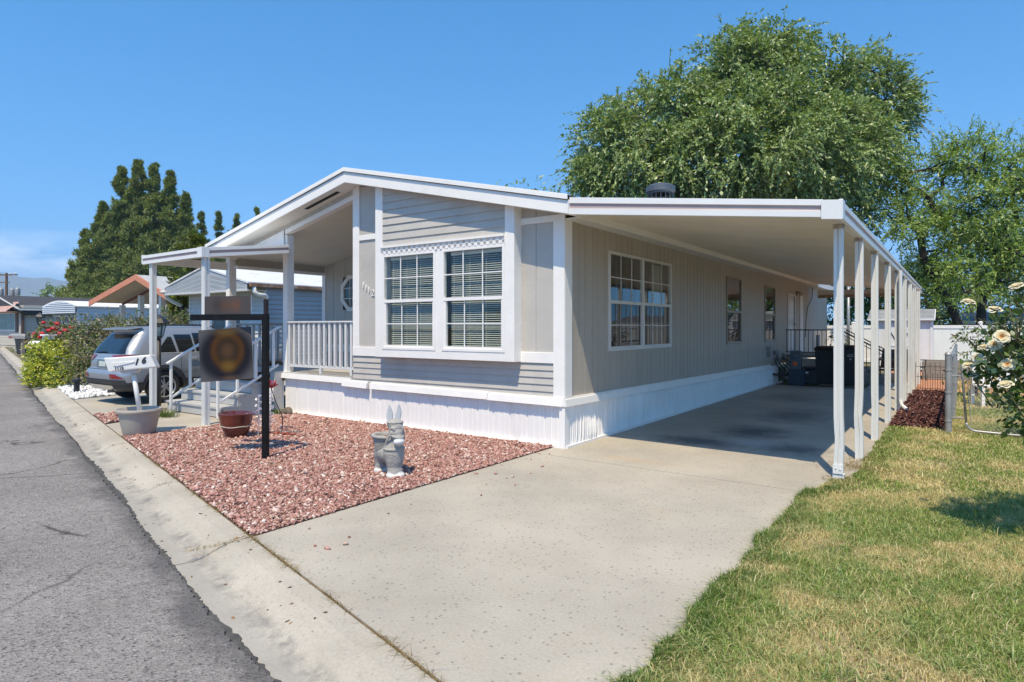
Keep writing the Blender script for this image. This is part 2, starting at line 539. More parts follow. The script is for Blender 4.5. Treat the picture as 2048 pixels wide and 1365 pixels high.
prof = [(4.469, 0.0), (4.60, -.006), (4.70, -.035), (4.80, -.082), (4.88, -.094), (4.98, -.093), (5.25, -.085), (5.25, -.2), (4.469, -.2)]
mb = MB(); r = random.Random(5)
t = -12.0; cuts = []
while t < 70:
    cuts.append(t); t += 2.35 if t < 25 else 4
# joints where the photograph shows them: t of the driveway corner is about -1.0
cuts = [-12, -8.6, -5.6, -1.0, 1.35, 4.3, 7.15, 8.75, 11.4, 14.0, 16.6, 19.5, 22.5, 26, 30, 35, 42, 50, 62, 75]
for a, b_ in zip(cuts[:-1], cuts[1:]):
    dz = r.uniform(-.003, .003)
    sec = [sp(a + .006, u, z + dz) for u, z in prof]
    mb.prism(sec, SD * (b_ - a - .012))
tag(mb.build('kerb', CONC_K, fix=True), kind='structure')
# dark earth lying in the joints under kerb and driveway
DIRT = M('joint_dirt', (.15, .105, .06), .95, .3, 12)
tag(MB().prism([sp(-12, 4.42, -.2), sp(75, 4.42, -.2), sp(75, 5.2, -.2), sp(-12, 5.2, -.2)], (0, 0, .09)).build('road_base', DIRT), kind='structure')
tag(MB().prism([sp(-12, 4.40, -.2), sp(30, 4.40, -.2), sp(30, 4.466, -.2), sp(-12, 4.466, -.2)], (0, 0, .193)).build('joint_earth', DIRT), kind='structure')

g_ = .022  # gap to the kerb
def ky(x): return kerb_y(x, 4.469 - g_)
mb = MB()
mb.prism([(-.15, ky(-.15), -.12), (3.17, ky(3.17), -.12), (3.17, -.583, -.12), (-.15, -.508, -.12)], (0, 0, .12))
mb.prism([(-.15, -.49, -.12), (3.17, -.565, -.12), (3.28, .1, -.12), (3.46, .25, -.12), (3.46, 5.95, -.12), (.01, 5.95, -.12), (.01, .0, -.12), (-.15, .0, -.12)], (0, 0, .119))
mb.prism([(.01, 5.96, -.12), (3.46, 5.96, -.12), (3.46, 17.6, -.12), (2.35, 17.6, -.12), (2.35, 11.75, -.12), (.01, 11.75, -.12)], (0, 0, .1185))
tag(mb.build('driveway', CONC_D, fix=True), kind='structure')
mb = MB()
mb.prism([(-7.42, ky(-7.42), -.12), (-6.02, ky(-6.02), -.12), (-5.72, -1.75, -.12), (-5.9, -1.2, -.12), (-6.2, -.1, -.12), (-8.5, -.1, -.12), (-8.5, -1.3, -.12), (-7.7, -1.8, -.12)], (0, 0, .122))
tag(mb.build('path', CONC_P, fix=True), kind='structure')
mb = MB()
mb.prism([(-12.1, ky(-12.1), -.12), (-8.95, ky(-8.95), -.12), (-8.9, -1.3, -.12), (-8.9, 9, -.12), (-12.6, 9, -.12), (-12.3, -.2, -.12)], (0, 0, .118))
tag(mb.build('neighbour_driveway', CONC_P, fix=True), kind='structure')
# brick-paved patio at the back of the lot
def paver_mat():
    m, nt, out = _nodes('orange_pavers')
    b = N(nt, 'ShaderNodeBsdfPrincipled', i_Roughness=.9)
    g = N(nt, 'ShaderNodeNewGeometry')
    br = N(nt, 'ShaderNodeTexBrick', i_Scale=1.0)
    br.inputs['Color1'].default_value = (.55, .25, .13, 1); br.inputs['Color2'].default_value = (.48, .21, .11, 1); br.inputs['Mortar'].default_value = (.22, .13, .09, 1)
    br.inputs['Brick Width'].default_value = .4; br.inputs['Row Height'].default_value = .2; br.inputs['Mortar Size'].default_value = .012
    nt.links.new(g.outputs['Position'], br.inputs['Vector'])
    nt.links.new(br.outputs[0], b.inputs['Base Color']); nt.links.new(b.outputs[0], out.inputs[0])
    return m
sheet('patio', [(2.4, 14.3), (3.46, 14.3), (3.46, 12.2), (7.0, 12.2), (7.0, 20.4), (2.4, 20.4)], .004, paver_mat(), .1)

# ---------------------------------------------------------------- loose stones
PHI = (1 + 5 ** .5) / 2
ICO_V = np.array([(-1, PHI, 0), (1, PHI, 0), (-1, -PHI, 0), (1, -PHI, 0), (0, -1, PHI), (0, 1, PHI), (0, -1, -PHI), (0, 1, -PHI), (PHI, 0, -1), (PHI, 0, 1), (-PHI, 0, -1), (-PHI, 0, 1)]) / 1.902
ICO_F = np.array([(0, 11, 5), (0, 5, 1), (0, 1, 7), (0, 7, 10), (0, 10, 11), (1, 5, 9), (5, 11, 4), (11, 10, 2), (10, 7, 6), (7, 1, 8), (3, 9, 4), (3, 4, 2), (3, 2, 6), (3, 6, 8), (3, 8, 9), (4, 9, 5), (2, 4, 11), (6, 2, 10), (8, 6, 7), (9, 8, 1)])
def rand_rot(n, rng, full=True):
    q = rng.normal(size=(n, 4))
    if not full: q[:, 1:3] *= .35
    q /= np.linalg.norm(q, axis=1)[:, None]
    w, x, y, z = q.T
    return np.stack([np.stack([1 - 2 * (y * y + z * z), 2 * (x * y - z * w), 2 * (x * z + y * w)], 1),
                     np.stack([2 * (x * y + z * w), 1 - 2 * (x * x + z * z), 2 * (y * z - x * w)], 1),
                     np.stack([2 * (x * z - y * w), 2 * (y * z + x * w), 1 - 2 * (x * x + y * y)], 1)], 1)
def in_poly(x, y, poly):
    inside = np.zeros(len(x), bool); n = len(poly)
    for i in range(n):
        x0, y0 = poly[i]; x1, y1 = poly[(i + 1) % n]
        c = ((y0 > y) != (y1 > y)) & (x < (x1 - x0) * (y - y0) / (y1 - y0 + 1e-12) + x0)
        inside ^= c
    return inside
def stones(name, poly, dens, size, mat, z=.008, flat=.6, lift=.5, rng=RNG, keep=None):
    xs = [p[0] for p in poly]; ys = [p[1] for p in poly]
    area = (max(xs) - min(xs)) * (max(ys) - min(ys))
    n = int(area * dens)
    x = rng.uniform(min(xs), max(xs), n); y = rng.uniform(min(ys), max(ys), n)
    k = in_poly(x, y, poly)
    if keep is not None: k &= keep(x, y)
    x, y = x[k], y[k]; n = len(x)
    s = size * np.exp(rng.normal(0, .38, n))
    sc = np.stack([s * rng.uniform(.8, 1.45, n), s * rng.uniform(.7, 1.1, n), s * flat * rng.uniform(.7, 1.2, n)], 1)
    v = ICO_V[None] * (1 + rng.uniform(-.38, .30, (n, 12, 1)))
    v = v * sc[:, None, :]
    v = np.einsum('nij,nkj->nki', rand_rot(n, rng, False), v)
    v += np.stack([x, y, np.full(n, z) + rng.uniform(0, lift, n) * s], 1)[:, None, :]
    F = (ICO_F[None] + (np.arange(n) * 12)[:, None, None]).reshape(-1, 3)
    return np_mesh(name, v.reshape(-1, 3), F, mat)
PINK = island_mat('pink_stone', [(0, (.15, .08, .065)), (.18, (.30, .145, .115)), (.42, (.43, .225, .185)), (.64, (.53, .315, .265)), (.80, (.35, .16, .12)), (.90, (.62, .47, .40)), (1, (.70, .62, .54))], .85,
                  pos_mix=(.58, .72, [(0, (.28, .16, .115)), (.5, (.44, .28, .215)), (1, (.54, .42, .31))]), pos_scale=1.4)
PBED = M('pink_grit', (.15, .085, .07), .95, .3, 30, .5, 70)
bed = [(-5.78, ky(-5.78)), (-.17, ky(-.17)), (-.17, -.03), (-6.22, -.03), (-6.15, -1.15), (-5.70, -1.72)]
sheet('gravel_bed', bed, .004, PBED, .1)
bed_e = [(-5.80, ky(-5.80) - .006), (-.148, ky(-.148) - .006), (-.148, -.01), (-6.24, -.01), (-6.17, -1.15), (-5.715, -1.72)]
g1 = stones('pink_gravel', bed_e, 4600, .0102, PINK, .010, .62, .9)
tag(g1, kind='stuff')
# a few strays on the concrete
st = stones('stray_gravel', [(-.2, ky(-.2)), (.6, ky(.6)), (.7, .0), (-.2, 0)], 7, .013, PINK, .008, .6, .2)
tag(st, kind='stuff')
bed2 = [(-8.8, ky(-8.8)), (-7.5, ky(-7.5)), (-7.8, -1.85), (-8.6, -1.35), (-8.86, -1.4)]
sheet('side_gravel_bed', bed2, .004, PBED, .1)
tag(stones('side_pink_gravel', bed2, 3000, .0125, PINK, .010, .6, .9), kind='stuff')
WHITE_ST = island_mat('white_pebble', [(0, (.50, .49, .47)), (.3, (.72, .71, .69)), (.7, (.82, .81, .80)), (1, (.62, .60, .57))], .8)
bed3 = [(-16.6, ky(-16.6)), (-12.15, ky(-12.15)), (-12.35, .2), (-16.2, 1.0)]
sheet('pebble_bed', bed3, .004, M('pebble_grit', (.45, .44, .42), .95, .2, 30), .1)
tag(stones('white_pebbles', bed3, 420, .035, WHITE_ST, .012, .6, .6), kind='stuff')
# red-brown bark mulch along the carport posts
MUL = island_mat('bark_chip', [(0, (.045, .016, .014)), (.4, (.085, .030, .026)), (.75, (.12, .048, .038)), (.93, (.20, .11, .085)), (1, (.34, .24, .20))], .95)
bed4 = [(3.46, 4.72), (4.26, 4.86), (4.26, 12.0), (3.46, 12.0)]
sheet('mulch_bed', bed4, .004, M('mulch_earth', (.06, .024, .02), .95, .3, 30), .1)
def chips(name, poly, dens, mat, L=.035, W=.010, z=.012, rng=RNG):
    xs = [p[0] for p in poly]; ys = [p[1] for p in poly]
    n = int((max(xs) - min(xs)) * (max(ys) - min(ys)) * dens)
    x = rng.uniform(min(xs), max(xs), n); y = rng.uniform(min(ys), max(ys), n)
    k = in_poly(x, y, poly); x, y = x[k], y[k]; n = len(x)
    a = rng.uniform(0, 2 * PI, n); pit = rng.normal(0, .35, n); l = L * np.exp(rng.normal(0, .4, n)); w = W * np.exp(rng.normal(0, .3, n))
    d = np.stack([np.cos(a) * np.cos(pit), np.sin(a) * np.cos(pit), np.sin(pit)], 1) * l[:, None]
    s = np.stack([-np.sin(a), np.cos(a), rng.normal(0, .4, n)], 1) * w[:, None]
    c = np.stack([x, y, z + rng.uniform(0, .02, n)], 1)
    V = np.stack([c - d - s, c + d - s, c + d + s, c - d + s], 1).reshape(-1, 3)
    F = np.arange(n * 4).reshape(-1, 4)
    return np_mesh(name, V, F, mat)
tag(chips('bark_mulch', bed4, 2600, MUL), kind='stuff')

# ---------------------------------------------------------------- lawn
LAWN_E = M('lawn_earth', (.32, .26, .16), .95, .35, 2.5, .4, 30)
lawn = [(3.17, ky(3.17)), (16, ky(16)), (16, 23.5), (4.28, 23.5), (4.28, 12.2), (4.28, 4.84), (3.46, 4.70), (3.46, .25), (3.28, .1), (3.17, -.57)]
sheet('lawn', lawn, -.002, LAWN_E, .1)
def blades(name, pts, hts, wid, lean, mat, rng=RNG, z0=-.002):
    n = len(pts)
    a = rng.uniform(0, 2 * PI, n)
    ln = lean * rng.uniform(.3, 1.6, n)
    dx = np.cos(a); dy = np.sin(a)
    b = rng.uniform(0, 2 * PI, n)
    sx = np.cos(b); sy = np.sin(b)
    base = np.stack([pts[:, 0], pts[:, 1], np.full(n, z0)], 1)
    S = np.stack([sx, sy, np.zeros(n)], 1) * (wid / 2)[:, None]
    up = np.stack([dx * ln * .35, dy * ln * .35, np.ones(n)], 1)
    mid = base + up * (hts * .55)[:, None]
    tip = base + np.stack([dx * ln, dy * ln, np.maximum(.25, 1 - .3 * ln)], 1) * hts[:, None]
    V = np.stack([base - S, base + S, mid + S * .8, mid - S * .8, tip], 1).reshape(-1, 3)
    k = (np.arange(n) * 5)[:, None]
    F = np.concatenate([k + np.array([[0, 1, 2]]), k + np.array([[0, 2, 3]]), k + np.array([[3, 2, 4]])], 0)
    return np_mesh(name, V, F, mat)
GRASS = island_mat('grass_blade', [(0, (.12, .19, .035)), (.35, (.23, .33, .06)), (.66, (.34, .42, .11)), (.80, (.54, .48, .22)), (1, (.72, .60, .36))], .6, .28,
                   pos_mix=(.485, .56, [(0, (.44, .39, .15)), (.3, (.62, .51, .25)), (.75, (.76, .62, .36)), (1, (.35, .40, .12))]), pos_scale=.85)
camx, camy = 4.381, -7.44
def lawn_pts(n, dmin, dmax, rng=RNG):
    f = np.sqrt(rng.uniform(dmin ** 2, dmax ** 2, n)); r = rng.uniform(-.1, 1.15, n) * f + rng.uniform(-.6, 1.2, n)
    x = camx - .5764 * f + .8171 * r; y = camy + .8171 * f + .5764 * r
    k = in_poly(x, y, lawn) & ~((x > 3.3) & (x < 3.46) & (y > .3))
    # worn bare patches
    w = np.sin(x * 2.3 + 1.7 * np.sin(y * 1.3)) * np.sin(y * 2.1 + 1.3 * np.sin(x * 1.7))
    k &= (w < .74) | (rng.uniform(0, 1, n) < .5)
    return np.stack([x[k], y[k]], 1), f[k]
P1, f1 = lawn_pts(300000, 2.2, 6.2)
P2, f2 = lawn_pts(260000, 6.2, 12.5)
P3, f3 = lawn_pts(170000, 12.5, 32)
# lusher tufts along the driveway edge
ne = 26000
ye = RNG.uniform(-5.35, 4.6, ne)
xe = np.where(ye < -.5, 3.17, np.where(ye < .3, 3.32, 3.47)) + np.abs(RNG.normal(0, .10, ne)) - .035 * (np.sin(ye * 5) + np.sin(ye * 13 + 1)) * .5 - .02
PE = np.stack([xe, ye], 1); PE = PE[xe > 3.05]
PTS = np.concatenate([P1, P2, P3]); FF = np.concatenate([f1, f2, f3])
nb = len(PTS)
h = np.where(FF < 6.2, .036, np.where(FF < 12.5, .038, .05)) * np.exp(RNG.normal(0, .35, nb))
w = np.where(FF < 6.2, .0042, np.where(FF < 12.5, .0085, .02)) * RNG.uniform(.7, 1.3, nb)
gr = blades('grass', PTS, h, w, .9, GRASS)
tag(gr, kind='stuff')
EDGE_G = island_mat('edge_grass', [(0, (.07, .13, .025)), (.45, (.13, .21, .04)), (.8, (.21, .29, .07)), (.92, (.34, .34, .13)), (1, (.55, .46, .25))], .6, .28)
clump = .5 + .5 * np.sin(PE[:, 1] * 4.1 + 1.3 * np.sin(PE[:, 1] * 1.7)) * np.sin(PE[:, 1] * 9.7 + 2)
he = .036 * np.exp(RNG.normal(0, .35, len(PE))) * np.where(PE[:, 1] < -.3, .7 + 1.1 * clump, .7)
PE[:, 0] -= np.where(PE[:, 1] < -.3, .03 * clump, 0)
tag(blades('edge_grass', PE, he, np.full(len(PE), .0052), 1.15, EDGE_G), kind='stuff')
# coarse crabgrass clumps in the near lawn
CRAB = island_mat('coarse_grass', [(0, (.15, .24, .06)), (.6, (.28, .37, .12)), (.9, (.42, .42, .18)), (1, (.6, .52, .3))], .6, .25)
cl_c, _ = lawn_pts(900, 2.4, 6.0)
pp = np.repeat(cl_c, 26, 0) + RNG.normal(0, .035, (len(cl_c) * 26, 2))
pp = pp[in_poly(pp[:, 0], pp[:, 1], lawn)]
tag(blades('coarse_grass', pp, .055 * np.exp(RNG.normal(0, .3, len(pp))), np.full(len(pp), .0068), 1.5, CRAB), kind='stuff')
# dry weeds in the kerb joint
DRY = island_mat('dry_weed', [(0, (.20, .13, .06)), (.6, (.34, .24, .11)), (.85, (.42, .33, .17)), (1, (.13, .15, .04))], .8, .2)
tt = RNG.uniform(-9, 3.2, 9000); keepw = (np.sin(tt * 3.1) + np.sin(tt * 7.7 + 2) + RNG.normal(0, .7, 9000)) > -.1
tt = tt[keepw]; uu = 4.469 - g_ / 2 + RNG.normal(0, .008, len(tt))
pw = np.stack([SD.x * tt + ND.x * uu, SD.y * tt + ND.y * uu], 1)
for tj in (-1.0, 1.35, 4.3, 7.15):
    u2 = RNG.uniform(4.47, 4.95, 120) if tj == -1.0 else RNG.uniform(4.47, 4.7, 40)
    t2 = tj + RNG.normal(0, .012, len(u2))
    pw = np.concatenate([pw, np.stack([SD.x * t2 + ND.x * u2, SD.y * t2 + ND.y * u2], 1)])
tag(blades('dry_weeds', pw, .026 * np.exp(RNG.normal(0, .4, len(pw))), np.full(len(pw), .0035), 2.2, DRY, z0=-.012), kind='stuff')

# blown dry leaves in the gutter, dry thatch at the feet of the first posts, sparse weeds in the gravel
LEAFD = island_mat('dead_leaf', [(0, (.10, .055, .03)), (.5, (.20, .115, .06)), (1, (.33, .22, .12))], .9)
tl_ = RNG.uniform(-3.2, 7.5, 90); ul_ = 4.50 + np.abs(RNG.normal(.20, .16, 90))
pl = np.stack([SD.x * tl_ + ND.x * ul_, SD.y * tl_ + ND.y * ul_, np.interp(ul_, [4.47, 4.6, 4.7, 4.8, 4.88, 5.0], [.006, 0, -.03, -.076, -.088, -.087])], 1)
al_ = RNG.uniform(0, 2 * PI, 90); sl_ = .011 * np.exp(RNG.normal(0, .4, 90))
dl = np.stack([np.cos(al_), np.sin(al_), RNG.normal(0, .25, 90)], 1) * sl_[:, None]; wl = np.stack([-np.sin(al_), np.cos(al_), RNG.normal(0, .5, 90)], 1) * (sl_ * .55)[:, None]
tag(np_mesh('dry_leaves', np.stack([pl - dl, pl + wl, pl + dl, pl - wl], 1).reshape(-1, 3), np.arange(360).reshape(-1, 4), LEAFD), kind='stuff')
th = np.concatenate([RNG.normal(0, 1, (700, 2)) * [.20, .16] + [3.50, .95], RNG.normal(0, 1, (350, 2)) * [.10, .12] + [3.40, .15], RNG.normal(0, 1, (350, 2)) * [.10, .12] + [3.48, 1.55]])
tag(blades('dry_thatch', th, .035 * np.exp(RNG.normal(0, .4, len(th))), np.full(len(th), .005), 2.6, DRY, z0=.0), kind='stuff')
wg = np.concatenate([RNG.normal(0, 1, (40, 2)) * .07 + [RNG.uniform(-5.4, -.4), RNG.uniform(-3.6, -.6)] for _ in range(26)])
wg = wg[in_poly(wg[:, 0], wg[:, 1], bed)]
tag(blades('gravel_weeds', wg, .030 * np.exp(RNG.normal(0, .4, len(wg))), np.full(len(wg), .004), 1.8, DRY, z0=.012), kind='stuff')
# ------------------------------------------------------------------ the mobile home
TAUPE = M('taupe_paint', (.52, .49, .445), .6, .05, 3, .10, 60, .35, 55, stain=(.28, .25, .22), stain_amt=.35, stain_s=.9)
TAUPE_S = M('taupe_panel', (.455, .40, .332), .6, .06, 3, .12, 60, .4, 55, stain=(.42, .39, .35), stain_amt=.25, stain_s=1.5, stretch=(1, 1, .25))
WHITE = M('white_paint', (.86, .835, .795), .5, .03, 3, .05, 60, .18, 60, stain=(.66, .63, .58), stain_amt=.25, stain_s=2.5)
WHITE_D = M('weathered_white', (.72, .70, .66), .55, .05, 2, .06, 40, .1, 60, stain=(.5, .45, .38), stain_amt=.4, stain_s=2.0, stretch=(1, 1, .5))
VINYL = M('white_vinyl_skirt', (.84, .815, .785), .45, .03, 2, stain=(.60, .57, .52), stain_amt=.30, stain_s=3.0, stretch=(1, 1, .4))
ALU = M('white_aluminium', (.76, .755, .74), .35, .03, 2, spec=.5, stain=(.6, .58, .54), stain_amt=.2, stain_s=1.5)
PINKSTRIPE = M('taupe_pink_stripe', (.46, .36, .34), .45, .05)
PAN = M('carport_pan', (.80, .73, .60), .4, .05, 1.5, stain=(.45, .41, .35), stain_amt=.3, stain_s=1.0)
SHINGLE = M('dark_shingle', (.065, .063, .062), .9, .3, 12, .4, 50, .6, 60)
DARK = M('black_gap', (.015, .015, .016), .8, .1)
GLASS = glass_mat('window_glass', (.86, .90, .88), .95, 1.5)
GLASS_D = glass_mat('screened_glass', (.30, .31, .30), .6, 1.5, .02)
BLIND = M('blind_slat', (.64, .63, .56), .5, .03)
DECK = M('grey_deck_board', (.40, .385, .36), .75, .15, 3, .2, 40, .3, 30, stretch=(.3, 4, 4))
IVORY = M('ivory_ceiling', (.70, .645, .555), .6, .04, 3, .05, 40, .2, 50)
INTER = M('room_wall', (.35, .32, .28), .9, .1)
BLACKM = M('black_iron', (.022, .022, .024), .5, .2, 8)

HX = -8.13; RX = -4.065
def zr(x): return 4.34 - .2256 * abs(x - RX)
front = lambda y0: (lambda u, z, d: (u, y0 - d, z))
side = lambda x0: (lambda u, z, d: (x0 + d, u, z))

def clip(poly, f):
    out = []
    for i in range(len(poly)):
        a = poly[i]; b = poly[(i + 1) % len(poly)]
        fa, fb = f(a), f(b)
        if fa >= 0: out.append(a)
        if (fa >= 0) != (fb >= 0):
            t = fa / (fa - fb); out.append(tuple(a[k] + (b[k] - a[k]) * t for k in range(3)))
    return out
def groove_wall(mb, u0, u1, zb, zt, mapf, grooves=(), openings=(), gw=.014, gd=.008, mi=0):
    """panelled sheet with vertical grooves and cut-out openings; zb/zt functions of u"""
    cuts = {u0, u1}
    for g in grooves: cuts |= {g - gw / 2, g + gw / 2}
    for o in openings: cuts |= {o[0], o[1]}
    cuts = sorted(c for c in cuts if u0 - 1e-9 <= c <= u1 + 1e-9)
    for a, b in zip(cuts[:-1], cuts[1:]):
        if b - a < 1e-6: continue
        m = (a + b) / 2
        d = -gd if any(abs(m - g) < gw / 2 for g in grooves) else 0
        spans = [(None, None)]
        for o in sorted([o for o in openings if o[0] - 1e-9 <= m <= o[1] + 1e-9], key=lambda o: o[2]):
            lo, hi = spans.pop()
            spans += [(lo, o[2]), (o[3], hi)]
        for lo, hi in spans:
            la, lb = (zb(a), zb(b)) if lo is None else (lo, lo)
            ha, hb = (zt(a), zt(b)) if hi is None else (hi, hi)
            mb.add([mapf(a, la, d), mapf(b, lb, d), mapf(b, hb, d), mapf(a, ha, d)], [(0, 1, 2, 3)], mi)
    for g in grooves:
        for e in (g - gw / 2, g + gw / 2):
            mb.add([mapf(e, zb(e), -gd), mapf(e, zb(e), 0), mapf(e, zt(e), 0), mapf(e, zt(e), -gd)], [(0, 1, 2, 3)], mi)
    return mb
def lap_wall(mb, u0, u1, z0, z1, step, mapf, top=None, lip=.016, mi=0, bot=None):
    z = z0; r = random.Random(int(u0 * 100))
    while z < z1 - .01:
        b = min(z + step, z1); j = r.uniform(-.002, .002)
        for q in ([(u0, z, lip + j), (u1, z, lip), (u1, b, .001), (u0, b, .001)], [(u0, z, -.004), (u1, z, -.004), (u1, z, lip), (u0, z, lip + j)]):
            if top: q = clip(q, lambda p: top(p[0]) - p[1])
            if bot: q = clip(q, lambda p: p[1] - bot(p[0]))
            if len(q) >= 3: mb.add([mapf(*p) for p in q], [tuple(range(len(q)))], mi)
        z += step
    return mb
def mbox(mb, u0, u1, z0, z1, d0, d1, mapf, mi=0):
    p = [mapf(u, z, d) for d in (d0, d1) for u, z in ((u0, z0), (u1, z0), (u1, z1), (u0, z1))]
    return mb.add(p, [(0, 3, 2, 1), (4, 5, 6, 7), (0, 1, 5, 4), (1, 2, 6, 5), (2, 3, 7, 6), (3, 0, 4, 7)], mi)

home = empty('mobile_home', (0, 0, 0), 'taupe double-wide mobile home with white trim, gabled bay window and corner porch', 'house')

# walls ------------------------------------------------------------
W1 = (1.33, 3.92, 1.28, 2.83); W2 = (7.39, 8.60, 1.25, 2.84); W3 = (10.95, 12.15, 1.24, 2.82); DR = (13.92, 14.9, .80, 2.66)
mb = MB()
r = random.Random(2)
gv = [.19 + .2 * k + (.03 if k % 2 else 0) for k in range(1, 106)]
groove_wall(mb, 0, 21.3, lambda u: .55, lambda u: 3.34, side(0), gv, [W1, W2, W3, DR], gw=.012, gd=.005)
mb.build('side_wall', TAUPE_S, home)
mb = MB()
groove_wall(mb, 2.38, 21.3, lambda u: .55, lambda u: 3.34, side(HX), [.4 * k for k in range(7, 53)], [])
mb.add([(HX, 21.3, .5), (0, 21.3, .5), (0, 21.3, 3.2), (RX, 21.3, 4.2), (HX, 21.3, 3.2)], [(0, 1, 2, 3, 4)])
mb.add([(-4.262, 0, .79), (-4.262, 2.38, .79), (-4.262, 2.38, 4.2), (-4.262, 0, 4.2)], [(0, 1, 2, 3)])
mb.add([(HX, 0, .79), (0, 0, .79), (0, 21.3, .79), (HX, 21.3, .79)], [(0, 1, 2, 3)])
mb.build('far_walls', TAUPE, home)
BY = -.17                                                                        # face of the bay
top = lambda x: zr(x) - .20
mb = MB()
groove_wall(mb, -.728, -.02, lambda u: 1.2, top, front(0), [-.45], gw=.014)        # panel right of the bay
mb.build('front_wall', TAUPE, home); mb = MB()
groove_wall(mb, -4.2, -3.45, lambda u: 1.2, top, front(0), [], gw=.014)            # panel left of the bay
groove_wall(mb, -6.2, -4.2, lambda u: zr(u) - .40, top, front(0), [-6.0 + .2 * k for k in range(9)])
groove_wall(mb, HX, -6.2, lambda u: 3.3, top, front(0), [HX + .2 * k for k in range(1, 9)])
mb.build('front_wall', TAUPE, home)
mb = MB()
lap_wall(mb, -4.262, -.14, .66, 1.17, .098, front(0), lip=.018)
lap_wall(mb, -3.35, -.85, 2.96, 4.3, .122, front(BY), top=top, lip=.018)
mb.build('lap_siding', TAUPE, home)
# porch back wall
mb = MB()
groove_wall(mb, HX, -4.262, lambda u: 1.25, lambda u: zr(u) - .25, front(2.38), [-7.75, -7.33, -6.93, -6.5, -6.1, -5.7, -5.3, -4.9, -4.5], [(-7.40, -6.64, 2.06, 2.82)])
lap_wall(mb, HX, -4.262, .79, 1.1, .1, front(2.38), lip=.015)
mb.build('porch_back_wall', TAUPE, home)
# trim boards --------------------------------------------------------
mb = MB()
F0 = front(0); FB = front(BY); FP = front(2.38)
def sl(u0, u1, d0, d1, mapf, lo, hi):   # board following the roof slope
    p = [mapf(u, z, d) for d in (d0, d1) for u, z in ((u0, zr(u0) - lo), (u1, zr(u1) - lo), (u1, zr(u1) - hi), (u0, zr(u0) - hi))]
    mb.add(p, [(0, 3, 2, 1), (4, 5, 6, 7), (0, 1, 5, 4), (1, 2, 6, 5), (2, 3, 7, 6), (3, 0, 4, 7)])
mbox(mb, -.158, .024, .685, 3.12, 0, .025, F0)                       # right corner board
mbox(mb, 0, .187, .69, 3.12, 0, .024, side(0))
mbox(mb, -.728, .026, 3.105, 3.195, 0, .027, F0)                     # cross board over right panel
mbox(mb, -.70, -.155, 1.15, 1.30, 0, .027, F0)
mb.build('trim_board', WHITE, home, bevel=.004); mb = MB()
mbox(mb, -4.262, -4.10, 1.16, zr(-4.18) - .22, 0, .025, F0)          # left corner board
mbox(mb, -4.262, -4.24, .7, 4.05, -.16, 0, F0)
mbox(mb, -4.105, -3.45, 3.15, 3.238, 0, .023, F0)
mbox(mb, -4.265, -3.45, 1.155, 1.312, 0, .028, F0)
mb.build('trim_board', WHITE, home, bevel=.004)
mb = MB()                                                               # the bay itself
mbox(mb, -3.51, -3.342, 1.16, zr(-3.42) - .22, -.17, .024, FB)
mbox(mb, -.858, -.695, 1.16, zr(-.77) - .22, -.17, .024, FB)
mbox(mb, -3.342, -.858, 1.162, 1.288, -.17, .022, FB)
mbox(mb, -2.172, -2.046, 1.288, 2.845, -.05, .020, FB)
mbox(mb, -3.342, -.858, 2.835, 2.97, -.05, .003, FB)
mb.build('bay_frame', WHITE, home, bevel=.004)
mb = MB()                                                               # dentil moulding over the windows
mbox(mb, -3.37, -.856, 2.945, 2.975, .003, .055, FB)
k = 0; u = -3.365
while u < -.88:
    mbox(mb, u, u + .056, 2.895, 2.944, .003, .034, FB)
    mbox(mb, u + .056, min(u + .112, -.857), 2.842, 2.894, .003, .034, FB)
    u += .112
mb.build('dentil_moulding', WHITE, home)
# porch back wall trim
mb = MB()
mbox(mb, HX, -8.02, 1.1, zr(HX) - .2, 0, .025, FP)
mbox(mb, -8.02, -4.262, 3.38, 3.455, 0, .022, FP)
mbox(mb, HX, -4.262, 1.08, 1.25, 0, .028, FP)
mb.build('porch_trim', WHITE, home)

def octagon(cx, cz, r_):
    return [(cx + r_ * math.cos(PI / 8 + PI / 4 * k), cz + r_ * math.sin(PI / 8 + PI / 4 * k)) for k in range(8)]
mb = MB()
oc = (-7.02, 2.44)
A = octagon(*oc, .525); B = octagon(*oc, .40)
A = octagon(*oc, .455); B = octagon(*oc, .355)
for k in range(8):
    q = [A[k], A[(k + 1) % 8], B[(k + 1) % 8], B[k]]
    mb.prism([(x, 2.38 - .04, z) for x, z in q], (0, .04, 0))
owin = mb.build('octagon_window', WHITE, home, fix=True)
mb = MB(); mb.prism([(x, 2.375, z) for x, z in B], (0, .004, 0)); mb.build('pane', GLASS, owin, fix=True)
mb = MB()
for dx in (-.12, .12): mb.box(oc[0] + dx - .008, oc[0] + dx + .008, 2.36, 2.372, oc[1] - .34, oc[1] + .34)
for dz in (-.12, .12): mb.box(oc[0] - .34, oc[0] + .34, 2.361, 2.373, oc[1] + dz - .008, oc[1] + dz + .008)
mb.build('muntin', WHITE, owin)

